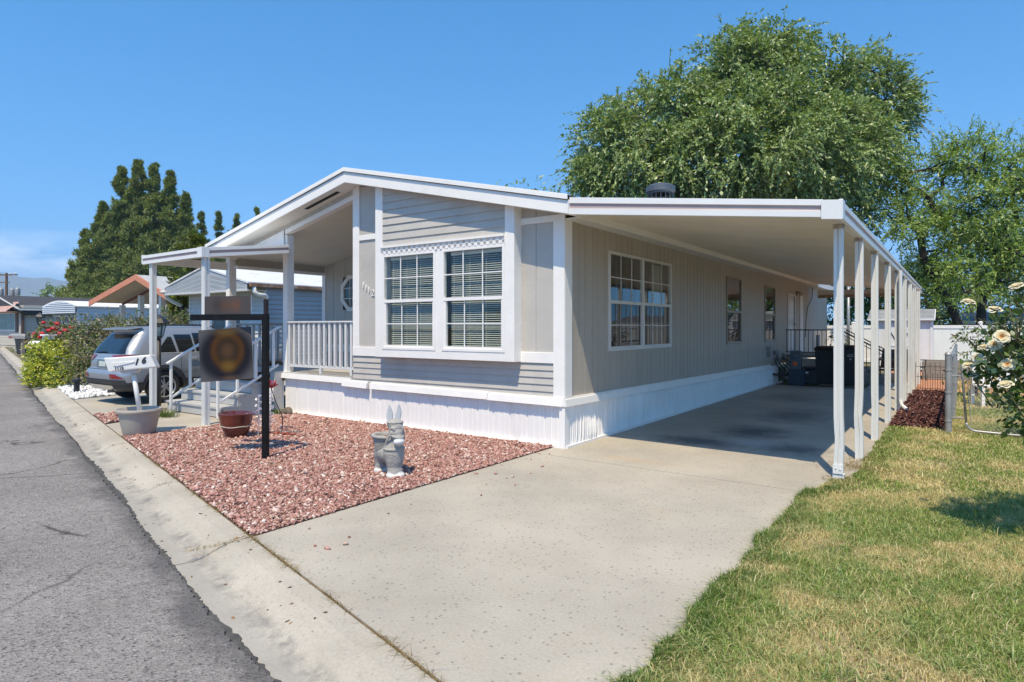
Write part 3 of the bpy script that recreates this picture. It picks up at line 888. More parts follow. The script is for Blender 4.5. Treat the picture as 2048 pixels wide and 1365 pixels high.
def window(name, u0, u1, z0, z1, zs, mapf, cols=3, rows=2, mull=(), fw=.045, proud=.03, blind=False, low_grid=True, mat=WHITE, lowglass=None, mw=.016, label=None):
    mb = MB()
    mbox(mb, u0, u0 + fw, z0, z1, -.04, proud, mapf); mbox(mb, u1 - fw, u1, z0, z1, -.04, proud, mapf)
    mbox(mb, u0 + fw, u1 - fw, z0, z0 + fw, -.04, proud, mapf); mbox(mb, u0 + fw, u1 - fw, z1 - fw, z1, -.04, proud, mapf)
    w = mb.build(name, mat, home, bevel=.003)
    if label: w['label'] = label
    bays = [u0 + fw]
    for m_ in mull: bays += [m_ - .03, m_ + .03]
    bays.append(u1 - fw)
    rail = MB(); gl = MB(); gl2 = MB(); mun = MB(); bl = MB()
    for m_ in mull: mbox(rail, m_ - .03, m_ + .03, z0 + fw, z1 - fw, -.03, proud - .003, mapf)
    for a, b in zip(bays[0::2], bays[1::2]):
        mbox(rail, a, b, zs - .025, zs + .025, -.02, proud - .004, mapf)
        mbox(rail, a, a + .035, z0 + fw, zs - .025, -.03, proud - .012, mapf); mbox(rail, b - .022, b, z0 + fw, zs - .025, -.03, proud - .012, mapf)
        mbox(rail, a + .035, b - .022, z0 + fw, z0 + fw + .03, -.03, proud - .012, mapf)
        gl.add([mapf(a, zs, .0), mapf(b, zs, .0), mapf(b, z1 - fw, .0), mapf(a, z1 - fw, .0)], [(0, 1, 2, 3)])
        gl2.add([mapf(a, z0 + fw, -.012), mapf(b, z0 + fw, -.012), mapf(b, zs, -.012), mapf(a, zs, -.012)], [(0, 1, 2, 3)])
        parts = [(a, b, zs + .025, z1 - fw, .001)]
        if low_grid: parts.append((a + .035, b - .022, z0 + fw + .03, zs - .025, -.011))
        for (pa, pb, pz0, pz1, dd) in parts:
            for c_ in range(1, cols):
                u = pa + (pb - pa) * c_ / cols; mbox(mun, u - mw / 2, u + mw / 2, pz0, pz1, dd, dd + .008, mapf)
            for r_ in range(1, rows):
                z = pz0 + (pz1 - pz0) * r_ / rows; mbox(mun, pa, pb, z - mw / 2, z + mw / 2, dd + .001, dd + .009, mapf)
        if blind:
            rr = random.Random(int(a * 99)); z = z0 + .06
            i0 = a + .075
            while z < z1 - .09:
                t = .62 + rr.uniform(-.05, .05); dd = .0155
                c_, s_ = dd * math.cos(t), dd * math.sin(t)
                sag = rr.uniform(-.002, .002)
                bl.add([mapf(i0, z - s_, -.075 + c_), mapf(b - .01, z - s_ + sag, -.075 + c_), mapf(b - .01, z + s_ + sag, -.075 - c_), mapf(i0, z + s_, -.075 - c_)], [(0, 1, 2, 3)])
                z += .031
            for fr in (.06, .36, .66, .95):
                u = i0 + (b - i0) * fr; mbox(bl, u - .003, u + .003, z0 + .05, z1 - .06, -.063, -.060, mapf)
            mbox(bl, i0, b - .01, z1 - .10, z1 - .05, -.10, -.055, mapf)
    rail.build('sash', mat, w); gl.build('pane', GLASS, w); gl2.build('pane', lowglass or GLASS, w)
    if mun.v: mun.build('muntin', mat, w)
    if bl.v: bl.build('blind', BLIND, w)
    return w
window('bay_window', -3.342, -2.172, 1.288, 2.84, 2.075, FB, blind=True)
window('bay_window', -2.046, -.858, 1.288, 2.84, 2.075, FB, blind=True)
WINF = M('aged_window_frame', (.66, .64, .60), .5, .06, 4, stain=(.4, .36, .3), stain_amt=.4, stain_s=4)
S0 = side(0)
window('side_window', *W1, 2.045, S0, mull=(2.62,), fw=.04, low_grid=True, mat=WINF, lowglass=GLASS_D, mw=.015, label='wide paired side window with white grid')
window('side_window', *W2, 2.02, S0, cols=1, rows=1, fw=.035, mat=M('brown_window_frame', (.33, .28, .22), .5, .1), lowglass=GLASS_D)
window('side_window', *W3, 2.01, S0, cols=1, rows=1, fw=.035, mat=bpy.data.materials['brown_window_frame'], lowglass=GLASS_D)
CURT = M('curtain_cloth', (.42, .42, .36), .9, .1)
# curtains and rooms behind the windows
for (y0, y1, z0, z1) in ((1.4, 1.75, 1.3, 2.8), (3.45, 3.9, 1.3, 2.8)):
    n = 14; mb = MB()
    for k in range(n):
        a = y0 + (y1 - y0) * k / n; b = y0 + (y1 - y0) * (k + 1) / n
        xa = -.18 - .03 * (k % 2); xb = -.18 - .03 * ((k + 1) % 2)
        mb.add([(xa, a, z0), (xb, b, z0), (xb, b, z1), (xa, a, z1)], [(0, 1, 2, 3)])
    mb.build('curtain', CURT, home)
mb = MB().box(HX + .1, -.12, 4.2, 4.3, .8, 3.2).box(-4.24, -4.2, .1, 4.2, .8, 3.3)
mb.build('inner_wall', INTER, home)

# roof ---------------------------------------------------------------
def gable(lo, hi, x0=-8.41, x1=.28):
    return [(x0, zr(x0) - lo), (RX, zr(RX) - lo), (x1, zr(x1) - lo), (x1, zr(x1) - hi), (RX, zr(RX) - hi), (x0, zr(x0) - hi)]
roof = MB().prism([(x, -.385, z) for x, z in gable(.07, 0)], (0, 21.95, 0)).build('roof', SHINGLE, home, fix=True)
mb = MB()
for x0, x1 in ((-8.41, RX), (RX, .28)):                                   # rake boards
    a, b = (x0, x1)
    mb.prism([(a, -.40, zr(a) + .006), (b, -.40, zr(b) + .006), (b, -.40, zr(b) - .062), (a, -.40, zr(a) - .062)], (0, .05, 0))
    mb.prism([(a, -.372, zr(a) - .05), (b, -.372, zr(b) - .05), (b, -.372, zr(b) - .245), (a, -.372, zr(a) - .245)], (0, .03, 0))
mb.box(.252, .282, -.37, 21.5, 3.115, 3.30); mb.box(-8.412, -8.382, -.37, 21.5, 3.115, 3.30)
mb.build('fascia', WHITE, roof, fix=True, bevel=.003)
mb = MB()
mb.prism([(x, -.342, z) for x, z in gable(.235, .21, -8.38, .25)], (0, .34, 0))
mb.box(0.0, .252, 0, 21.4, 3.12, 3.135); mb.box(-8.38, HX, 0, 21.4, 3.12, 3.135)
mb.build('soffit', WHITE_D, roof, fix=True)
mb = MB()
x0, x1 = -5.35, -4.45
mb.prism([(x0, -.22, zr(x0) - .238), (x1, -.22, zr(x1) - .238), (x1, -.14, zr(x1) - .238), (x0, -.14, zr(x0) - .238)], (0, 0, -.004))
mb.build('soffit_vent', DARK, roof)
# flue cap on the roof
mb = MB().lathe([(0.0, .56), (.20, .56), (.27, .52), (.275, .42), (.25, .40), (.25, .385), (.16, .38)], (-.2, 3.93, 3.78), 24)
mb.lathe([(.15, 0), (.15, .66)], (-.2, 3.93, 3.40), 16)
for k in range(16):
    a = 2 * PI * k / 16; mb.tube([(-.2 + .23 * math.cos(a), 3.93 + .23 * math.sin(a), 4.0), (-.2 + .23 * math.cos(a), 3.93 + .23 * math.sin(a), 4.18)], .008, 4)
mb.lathe([(.15, .22), (.26, .225), (.26, .24), (.15, .245)], (-.2, 3.93, 3.78), 24)
soft(mb.build('flue_cap', M('grey_galvanised', (.15, .155, .16), .45, .15, 5, metal=.6), roof))

# porch ---------------------------------------------------------------
mb = MB()
a, b = HX, -4.262
mb.prism([(a, .002, zr(a) - .30), (b, .002, zr(b) - .30), (b, .002, zr(b) - .34), (a, .002, zr(a) - .34)], (0, 2.37, 0))
mb.build('porch_ceiling', IVORY, home, fix=True)
mb = MB()
mb.prism([(-6.2, -.024, zr(-6.2) - .33), (-4.262, -.024, zr(-4.262) - .33), (-4.262, -.024, zr(-4.262) - .415), (-6.2, -.024, zr(-6.2) - .415)], (0, .12, 0))
mb.prism([(HX, -.02, 3.13), (-6.2, -.02, 3.13), (-6.2, -.02, 3.21), (HX, -.02, 3.21)], (0, .12, 0))
mb.box(HX - .02, HX + .12, .1, 2.38, 2.89, 2.95)
mb.box(HX - .015, HX + .02, .1, 2.38, 3.15, 3.20)
mb.build('porch_header', WHITE, home, fix=True)
mb = MB(); groove_wall(mb, .1, 2.38, lambda u: 2.95, lambda u: 3.15, side(HX + .10), [.3, .6, .9, 1.2, 1.5, 1.8, 2.1])
mb.build('porch_beam', TAUPE_S, home)
mb = MB()                                                                  # white ribbed filler over the entry awning
u = HX
while u < -6.32:
    q = [(u, -.03, 3.2), (u + .05, -.045, 3.2), (u + .05, -.045, zr(u + .05) - .33), (u, -.03, zr(u) - .33)]
    mb.add(q, [(0, 1, 2, 3)]); mb.add([(u + .05, -.045, 3.2), (u + .10, -.03, 3.2), (u + .10, -.03, zr(u + .1) - .33), (u + .05, -.045, zr(u + .05) - .33)], [(0, 1, 2, 3)])
    u += .10
mb.build('ribbed_filler', VINYL, home)
for x, l in ((-6.3, None), (-8.29, None)):
    mb = MB().box(x, x + .135, -.005, .155, .79, zr(x) - .40 if x > -7 else 3.14)
    mb.build('porch_post', WHITE, home, bevel=.006)
mb = MB()
y = 0.0
while y < 2.36:
    mb.box(HX - .05, -4.262, y - .03, y + .102, .755, .789); y += .14
mb.build('porch_deck', DECK, home)
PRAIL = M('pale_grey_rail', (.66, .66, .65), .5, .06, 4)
mb = MB()
mb.box(-6.16, -4.27, -.035, .055, 1.735, 1.762); mb.box(-6.14, -4.27, -.01, .03, .895, .94)
for x in (-6.1, -5.17, -4.33): mb.box(x - .025, x + .025, -.012, .032, .79, .895)
prail = mb.build('porch_railing', PRAIL, home, bevel=.003)
for k in range(13):
    x = -6.09 + k * .1475
    MB().box(x - .026, x + .026, -.014, .034, .94, 1.735).build('baluster', PRAIL, prail)
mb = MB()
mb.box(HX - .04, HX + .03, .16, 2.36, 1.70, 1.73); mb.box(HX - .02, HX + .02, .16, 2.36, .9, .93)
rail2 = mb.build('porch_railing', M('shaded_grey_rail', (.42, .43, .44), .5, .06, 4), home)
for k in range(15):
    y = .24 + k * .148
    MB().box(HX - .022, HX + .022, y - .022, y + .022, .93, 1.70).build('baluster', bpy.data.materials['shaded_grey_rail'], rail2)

# skirting --------------------------------------------------------------
def ribbed(mb, pts_u, mapf, zb, zt, prof_d, wob=None, rows=1):
    for a, b, da, db in zip(pts_u[:-1], pts_u[1:], prof_d[:-1], prof_d[1:]):
        for r_ in range(rows):
            za0 = zb(a) + (zt(a) - zb(a)) * r_ / rows; za1 = zb(a) + (zt(a) - zb(a)) * (r_ + 1) / rows
            zb0 = zb(b) + (zt(b) - zb(b)) * r_ / rows; zb1 = zb(b) + (zt(b) - zb(b)) * (r_ + 1) / rows
            w = wob or (lambda u, z: (u, 0))
            def P_(u, z, d):
                uu, dd = w(u, z); return mapf(uu, z, d + dd)
            mb.add([P_(a, za0, da), P_(b, zb0, db), P_(b, zb1, db), P_(a, za1, da)], [(0, 1, 2, 3)])
us, ds = [], []
u = -6.25
while u < -.02:                                                      # vinyl panels: wide flats with ribs, narrower ribs to the right
    wide = .335 if u < -4.4 else .30
    rib = [(0, .0), (.012, -.014), (.026, -.014), (.038, .0)]
    for a, d in rib: us.append(u + a); ds.append(d)
    if u > -4.6:
        for f in (.34, .67):
            for a, d in ((-.012, 0), (-.004, .007), (.004, .007), (.012, 0)): us.append(u + .02 + wide * f + a); ds.append(d)
    u += wide
kk = [i for i, q in enumerate(us) if q < -.02]; us = [us[i] for i in kk] + [.0]; ds = [ds[i] for i in kk] + [0]
mb = MB(); ribbed(mb, us, front(.02), lambda u: .0, lambda u: .72, ds)
mb.box(-6.27, 0.035, -.035, .02, -.01, .028); mb.box(-.055, .034, -.036, .075, 0, .62)
mb.build('front_skirting', VINYL, home)
r = random.Random(8); us, ds = [], []; y = .02
while y < 12.6:
    w_ = .043 + r.uniform(-.009, .012); dd = .014 + r.uniform(-.006, .012)
    us += [y, y + w_ * .30, y + w_ * .5, y + w_ * .8]; ds += [0, dd, dd, 0]
    y += w_
def wob(u, z):
    h = z / .58
    bend = math.sin(h * PI)
    a = .028 * math.sin(u * 1.9 + 1.1) * math.sin(u * .71) * bend + .014 * math.sin(u * 6.1) * bend * math.sin(u * .9 + 2)
    dd = .016 * math.sin(u * 3.3) * bend + .03 * math.exp(-((u - .75) / .18) ** 2) * math.exp(-((h - .2) / .3) ** 2)
    return u + a, dd
mb = MB(); ribbed(mb, us, side(.0), lambda u: .02, lambda u: .60 - .006 * u, ds, wob, rows=6)
for k in range(5): mb.box(.0, .055, .0 + k * 2.6, 2.59 + k * 2.6, -.01, .03)
mb.build('side_skirting', VINYL, home)
mb = MB()
def belt(mb, pts, out_lo, out_hi, h):   # moulded belt strip: short ledge and a bevelled drop
    (a, b) = pts
    return mb
def belt_front(x0, x1, z0, z1, off):   # z0,z1 tops at the two ends
    H = .118
    for (d0, d1, t0, t1) in ((0, .028, 0, .022), (.0, .052, .022, H),):
        mb.prism([(x0, -off - d0, z0 - t0), (x0, -off - d1, z0 - t0), (x0, -off - d1 - (.014 if t1 == H else 0), z0 - t1), (x0, -off - d0, z0 - t1)], (x1 - x0, 0, z1 - z0))
belt_front(-6.30, -4.29, .795, .780, .0)
belt_front(-4.50, -3.86, .735, .720, .012)
belt_front(-3.80, -1.28, .720, .705, .0)
belt_front(-1.27, .0, .698, .690, .002)
mb.build('front_belt_moulding', WHITE, home, fix=True)
mb = MB()
segs = [0, 2.85, 5.7, 8.6, 11.58]
for a, b in zip(segs[:-1], segs[1:]):
    za, zb_ = .690 - .0095 * a, .690 - .0095 * b
    for (d0, d1, t0, t1) in ((0, .028, 0, .022), (.0, .052, .022, .118)):
        mb.prism([(d0, a - .05 * (a == 0), za - t0), (d1, a - .05 * (a == 0), za - t0), (d1 + (.014 if t1 > .1 else 0), a - .05 * (a == 0), za - t1), (d0, a - .05 * (a == 0), za - t1)], (0, b - a - .006 + .05 * (a == 0), zb_ - za))
mb.build('side_belt_moulding', WHITE, home, fix=True)

# house number: four separate raised figures going down in a diagonal
for ch, x, z in (('1', -4.005, 2.372), ('1', -3.935, 2.325), ('1', -3.865, 2.285), ('2', -3.765, 2.232)):
    xf = Matrix.Translation((x, -.012, z)) @ Matrix.Rotation(R(90), 4, 'X')
    text_mesh('house_number', ch, .155, WHITE, xf, home, .006, 0.0)
# side door, porch lamp, wires, meters on the far part of the side wall
mb = MB()
mbox(mb, DR[0], DR[1], DR[2], DR[3], -.04, -.01, S0)
for a, b, c, d in ((DR[0] + .1, DR[1] - .1, 1.9, 2.5), (DR[0] + .1, DR[1] - .1, .95, 1.7)): mbox(mb, a, b, c, d, -.01, .0, S0)
door = mb.build('side_door', WHITE_D, home, bevel=.004)
mb = MB()
mbox(mb, DR[0] - .06, DR[0], DR[2], DR[3] + .06, 0, .03, S0); mbox(mb, DR[1], DR[1] + .06, DR[2], DR[3] + .06, 0, .03, S0); mbox(mb, DR[0], DR[1], DR[3], DR[3] + .06, 0, .03, S0)
mbox(mb, 15.7, 16.2, .8, 2.85, 0, .03, S0)
mb.build('door_frame', WHITE_D, door)
mb = MB().ball((.05, 14.8, 1.75), .03).tube([(.0, 14.8, 1.75), (.05, 14.8, 1.75)], .01, 6)
mb.build('handle', M('brass_knob', (.35, .27, .12), .35, .1, metal=.8), door)
lam = MB().tube([(.0, 15.25, 2.78), (.08, 15.25, 2.82), (.14, 15.25, 2.79)], .02, 8).box(0, .02, 15.19, 15.31, 2.70, 2.86).build('wall_lamp', M('aged_brass', (.22, .17, .11), .4, .2, metal=.6), home)
MB().lathe([(.02, .06), (.06, .05), (.10, -.06), (.085, -.065), (.0, -.05)], (.16, 15.25, 2.76), 16).build('lamp_shade', M('frosted_glass', (.6, .58, .52), .3, .05), lam)
pts = [(.02, 18.0, 3.1), (.03, 17.8, 2.7), (.02, 17.0, 2.35), (.03, 16.7, 1.9), (.03, 16.6, 1.3)]
MB().tube(pts, .011, 5).build('cable', BLACKM, home)
UTIL = M('grey_utility_box', (.30, .29, .28), .5, .15, 5)
for q in (MB().box(0, .10, 11.2, 11.5, .82, 1.1), MB().lathe([(.09, 0), (.09, .08), (.06, .12), (0, .12)], (.10, 11.95, .86), 12), MB().box(.0, .09, 12.35, 12.55, .7, .95), MB().box(0, .08, 13.1, 13.3, .66, .86)):
    q.build('wall_box', UTIL, home)
mb = MB()
for k in range(5):
    y = 11.9 + .28 * k
    mb.tube([(.05, y, .75), (.12 + .05 * k, y + .1, .5), (.2 + .06 * k, y + .3, .35), (.25, 12.6 + .1 * k, .25)], .016, 6)
mb.tube([(.02, 11.75, .30), (.3, 11.9, .27), (.55, 12.3, .25)], .03, 8)
mb.build('pipe', BLACKM, home)
# ------------------------------------------------------------------ carport
carport = empty('carport', (3.38, 0, 0), 'long white aluminium carport along the right side of the mobile home', 'carport')
YF, YB = -.33, 17.6
xa, xb_ = .285, 3.40
def zc(x): return 3.33 - (3.33 - 2.945) * (x - .23) / (3.357 - .23)
mb = MB(); y = YF + .04; k = 0                                        # ribbed roof pan, seen from below
ys, zs = [], []
while y < YB - .05:
    for a, d in ((0, 0), (.105, 0), (.11, .05), (.130, .05), (.135, 0)):
        ys.append(y + a); zs.append(d)
    y += .15
for a, b, d0, d1 in zip(ys[:-1], ys[1:], zs[:-1], zs[1:]):
    mb.add([(xa, a, zc(xa) - .12 + d0), (xa, b, zc(xa) - .12 + d1), (xb_, b, zc(xb_) - .12 + d1), (xb_, a, zc(xb_) - .12 + d0)], [(0, 1, 2, 3)])
mb.build('roof_pan', PAN, carport)
mb = MB().prism([(xa, YF + .03, zc(xa) - .05), (xb_ - .02, YF + .03, zc(xb_) - .05), (xb_ - .02, YF + .03, zc(xb_) - .065), (xa, YF + .03, zc(xa) - .065)], (0, YB - YF - .05, 0))
mb.build('roof_top', ALU, carport, fix=True)
# front and side fascia: rolled profile with a coloured groove
def fascia_prof(h):   # (out, down)
    return [(0, 0), (.028, .0), (.030, .33 * h), (.012, .37 * h), (.012, .60 * h), (.034, .64 * h), (.034, .98 * h), (.0, h)]
def fascia_run(mb, p, q, out, h0, h1, mi_stripe=1):
    p, q, out = Vector(p), Vector(q), Vector(out)
    A = [p + out * o - Vector((0, 0, d)) for o, d in fascia_prof(h0)]; B = [q + out * o - Vector((0, 0, d)) for o, d in fascia_prof(h1)]
    n = len(A); k = len(mb.v)
    mb.add(A + B, [(i, i + 1, n + i + 1, n + i) for i in range(n - 1) if i not in (2, 3)] + [tuple(range(n)), tuple(range(2 * n - 1, n - 1, -1))])
    k2 = [A[2], A[3], A[4], A[5], B[2], B[3], B[4], B[5]]
    mb.add(k2, [(0, 1, 5, 4), (1, 2, 6, 5), (2, 3, 7, 6)], mi_stripe)
mb = MB()
fascia_run(mb, (.255, YF + .02, 3.335), (3.26, YF + .02, 2.957), (0, -1, 0), .225, .185)
fascia_run(mb, (3.40, YF + .10, 2.94), (3.40, YB, 2.965), (1, 0, 0), .19, .19)
mb.box(.26, 3.40, YB - .04, YB, 2.80, 2.98)
# corner cap and splice collars
mb.obox((3.345, YF - .005, 2.842), (.098, 0, -.01), (0, .03, 0), (0, 0, .098))
mb.obox((3.428, YF + .045, 2.842), (.018, 0, 0), (0, .075, 0), (0, 0, .098))
mb.build('fascia', [ALU, PINKSTRIPE], carport, fix=True, bevel=.002)
mb = MB().box(3.10, 3.395, YB - .8, YB - .7, 2.72, 2.80)
mb.box(.28, 3.38, YB - .12, YB - .05, 2.70, 2.80)
mb.build('rear_beam', M('rusty_beam', (.34, .26, .20), .7, .2, 5), carport)
def post_mesh(x, y, top, dent=0.0, dz=.5, seed=0, w=.088):
    """roll-formed post: two-lobed section with a groove down each face; a dent bends it near the foot"""
    r = random.Random(seed)
    h = w / 2
    sec = [(-h, -h), (-.010, -h), (-.006, -h + .016), (.006, -h + .016), (.010, -h), (h, -h),
           (h, -.012), (h - .016, -.007), (h - .016, .007), (h, .012), (h, h), (-h, h), (-h, .012), (-h + .016, .007), (-h + .016, -.007), (-h, -.012)]
    zs = [0, .12, .22, .3, .38, .46, .55, .68, .9, 1.3, 1.9, 2.5, top]
    mb = MB(); n = len(sec); vs = []
    for z in zs:
        d = dent * math.exp(-((z - dz) / .16) ** 2); sx = 1 - 2.2 * abs(dent) * math.exp(-((z - dz) / .1) ** 2) * 2
        off = .02 * dent * 8 * (1 - min(1, z / .8)) * .5
        for a, b in sec:
            vs.append((x + a * sx + d - off, y + b * (1 + abs(d) * 3) + .4 * d, z - .04 if z == 0 else z))
    fs = [(i * n + j, i * n + (j + 1) % n, (i + 1) * n + (j + 1) % n, (i + 1) * n + j) for i in range(len(zs) - 1) for j in range(n)]
    return mb.add(vs, fs)
POSTM = M('post_enamel', (.70, .70, .675), .38, .04, 2, stain=(.52, .47, .40), stain_amt=.35, stain_s=2.2, stretch=(1, 1, .6))
py = [.20, 1.50, 3.20, 5.20, 7.15, 8.95, 10.8, 12.5, 14.4]
for k, y in enumerate(py):
    d = (.011, -.013, .007, 0, .0, .005, 0, 0, 0, 0, 0)[k]; dz = (.42, .55, .45, .5, .5, .4, .5, .5, .5, .5, .5)[k]
    x = 3.375 + .0095 * y * .6 + (-.045 if k == 0 else 0)
    p = post_mesh(x, y, 2.755 + .0014 * y, d, dz, k).build('post', POSTM, carport)
    if k == 0:
        p['label'] = 'front carport post bent near its foot, with a bolted bracket'
        MB().box(x - .05, x + .05, y - .060, y - .046, .07, .17).box(x - .055, x + .055, y - .049, y + .05, -.01, .06).ball((x - .02, y - .062, .13), .009).ball((x + .022, y - .062, .12), .009).build('bracket', ALU, p)
    MB().box(x - .05, x + .05, y - .055, y + .055, 2.715 + .0014 * y, 2.765 + .0014 * y).build('post_cap', M('rust_cap', (.40, .33, .26), .7, .3, 20) if k == 0 else bpy.data.materials['rust_cap'], p)
# eave beam under the outer edge that the posts carry, and a downspout elbow at the fifth post
MB().box(3.335, 3.425, .1, YB - .05, 2.765, 2.80).build('eave_beam', ALU, carport)
x5 = 3.475
mb = MB().tube([(x5, 7.0, 2.76), (x5, 7.0, .24), (x5 + .02, 6.97, .15), (x5 + .08, 6.91, .09)], .032, 8).tube([(x5 + .06, 6.93, .11), (x5 + .11, 6.88, .07)], .036, 8)
mb.build('downspout', POSTM, carport)

# ------------------------------------------------------------------ entry awning
awning = empty('entry_awning', (-6.9, -.9, 0), 'small white aluminium awning on slim posts over the porch steps', 'awning')
AX0, AX1, AYF = -7.97, -5.93, -1.80
def za_(y): return 2.985 + (3.21 - 2.985) * (y - AYF) / (-.15 - AYF)
mb = MB()
fascia_run(mb, (AX0, AYF, 2.975), (AX1 - .10, AYF, 2.985), (0, -1, 0), .165, .165)
fascia_run(mb, (AX1, AYF + .10, za_(AYF + .1)), (AX1, -.15, za_(-.15)), (1, 0, 0), .165, .165)
mb.obox((AX1 - .035, AYF - .012, 2.905), (.075, 0, 0), (0, .024, 0), (0, 0, .085))
mb.obox((AX1 + .016, AYF + .03, 2.908), (.022, 0, 0), (0, .07, 0), (0, 0, .085))
mb.box(AX0 - .03, AX0, AYF - .03, -.15, 2.83, 2.99)
mb.build('fascia', [ALU, PINKSTRIPE], awning, fix=True, bevel=.002)
mb = MB(); x = AX0
while x < AX1 - .05:
    for a, b, d0, d1 in ((0, .05, 0, 0), (.05, .06, 0, .03), (.06, .09, .03, .03), (.09, .10, .03, 0)):
        mb.add([(x + a, AYF, za_(AYF) - .11 + d0), (x + b, AYF, za_(AYF) - .11 + d1), (x + b, -.06, za_(-.06) - .11 + d1), (x + a, -.06, za_(-.06) - .11 + d0)], [(0, 1, 2, 3)])
    x += .10
mb.build('roof_pan', PAN, awning)
MB().prism([(AX0, AYF, za_(AYF) - .03), (AX1, AYF, za_(AYF) - .03), (AX1, AYF, za_(AYF) - .045), (AX0, AYF, za_(AYF) - .045)], (0, -.06 - AYF, za_(-.06) - za_(AYF))).build('roof_top', ALU, awning, fix=True)
post_mesh(-5.985, -1.715, 2.83, 0, .5, 31, .095).build('post', POSTM, awning)
post_mesh(-7.73, -1.75, 2.83, 0, .5, 32, .09).build('post', POSTM, awning)

# ------------------------------------------------------------------ porch steps
steps = empty('porch_steps', (-7.4, -.6, 0), 'grey wooden steps with white handrails up to the porch', 'steps')
STEP = M('grey_step_paint', (.47, .465, .45), .65, .08, 3, .12, 40, .2, 40, stain=(.34, .33, .31), stain_amt=.4, stain_s=3)
SX0, SX1 = -8.47, -6.42
for k in range(3):
    y0 = -1.16 + .295 * k; z = .205 + .195 * k
    mb = MB()
    mb.box(SX0, SX1, y0 - .025, y0 + .13, z - .042, z); mb.box(SX0, SX1, y0 + .14, y0 + .30, z - .042, z - .001)
    mb.box(SX0 + .06, SX1 - .06, y0, y0 + .02, z - .19, z - .044)
    if k == 0: pass
    mb.build('tread', STEP, steps, bevel=.004)
mb = MB()
mb.prism([(SX1 - .02, -1.13, .0), (SX1 - .02, -.06, .0), (SX1 - .02, -.06, .58), (SX1 - .02, -.57, .58), (SX1 - .02, -.57, .39), (SX1 - .02, -.86, .39), (SX1 - .02, -.86, .18), (SX1 - .02, -1.13, .18)], (-.035, 0, 0))
mb.build('stringer', STEP, steps, fix=True); mb = MB()
mb.prism([(SX0 + .02, -1.13, .0), (SX0 + .02, -.06, .0), (SX0 + .02, -.06, .58), (SX0 + .02, -.57, .58), (SX0 + .02, -.57, .39), (SX0 + .02, -.86, .39), (SX0 + .02, -.86, .18), (SX0 + .02, -1.13, .18)], (.035, 0, 0)); mb.build('stringer', STEP, steps, fix=True); mb = MB()
mb.box(-6.42, -6.27, -.20, -.04, .62, .80); mb.box(-6.42, -6.27, -.19, -.04, .0, .62)
mb.build('end_block', STEP, steps, fix=True)
RAILW = M('white_handrail', (.74, .74, .73), .45, .04, 3)
for x in (-8.02, -6.37):
    mb = MB()
    lo = Vector((x, -1.36, .95)); hi = Vector((x, -.03, 1.66 if x > -7 else 1.70))
    mb.bar(lo, hi, .075, .035)
    d = (hi - lo)
    def on(t, dz): return (x, lo.y + d.y * t, lo.z + d.z * t + dz)
    mb.bar(on(.06, -.70), on(.98, -.72 if x > -7 else -.72), .04, .04)
    for t, l in ((.06, .95), (.34, .72), (.62, .72), (.90, .72)):
        p = on(t, -.01); b = (p[0], p[1], max(p[2] - l, .02 if t < .1 else .2)); mb.bar(p, b, .042, .042, (0, 1, 0))
    mb.build('handrail', RAILW, steps, bevel=.003)
mb = MB()                                                             # ribbed vinyl return beside the steps
us = []; ds = []; y = -.36
while y < -.03:
    us += [y, y + .02, y + .03, y + .05]; ds += [0, .018, .018, 0]; y += .055
ribbed(mb, us, side(-6.30), lambda u: 0, lambda u: .62, ds)
us = []; ds = []; y = -6.42
while y < -6.15:
    us += [y, y + .02, y + .03, y + .05]; ds += [0, .018, .018, 0]; y += .055
ribbed(mb, us, front(-.37), lambda u: 0, lambda u: .60 + .1 * (u + 6.4), ds)
mb.build('side_panel', VINYL, steps)
# ------------------------------------------------------------------ real-estate sign
BLK = M('black_sign_paint', (.010, .010, .0105), .5, .25, 7, .3, 30, .15, 60, spec=.18, stain=(.06, .06, .06), stain_amt=.12, stain_s=9)
SP = Vector((-2.656, -2.789, 0))
ad = Vector((-3.75 + 2.66, -3.14 + 2.79, 0)).normalized()            # arm direction
an = Vector((-ad.y, ad.x, 0))
sgn = empty('sign_post', SP, 'tall black wooden sign post with one arm, standing in the pink gravel', 'sign post')
mb = MB(); hw = .034
mb.obox(SP + Vector((0, 0, .89)), ad * hw, an * hw, Vector((0, 0, .925)))
mb.build('post', BLK, sgn, bevel=.004)
AL = 1.14
mb = MB()
mb.prism([SP + ad * hw - an * hw + Vector((0, 0, 1.738)), SP + ad * AL - an * hw + Vector((0, 0, 1.738)), SP + ad * AL - an * hw + Vector((0, 0, 1.816)), SP - ad * hw * .99 - an * hw + Vector((0, 0, 1.816))], an * (2 * hw + .002))
mb.build('arm', BLK, sgn, fix=True, bevel=.004)

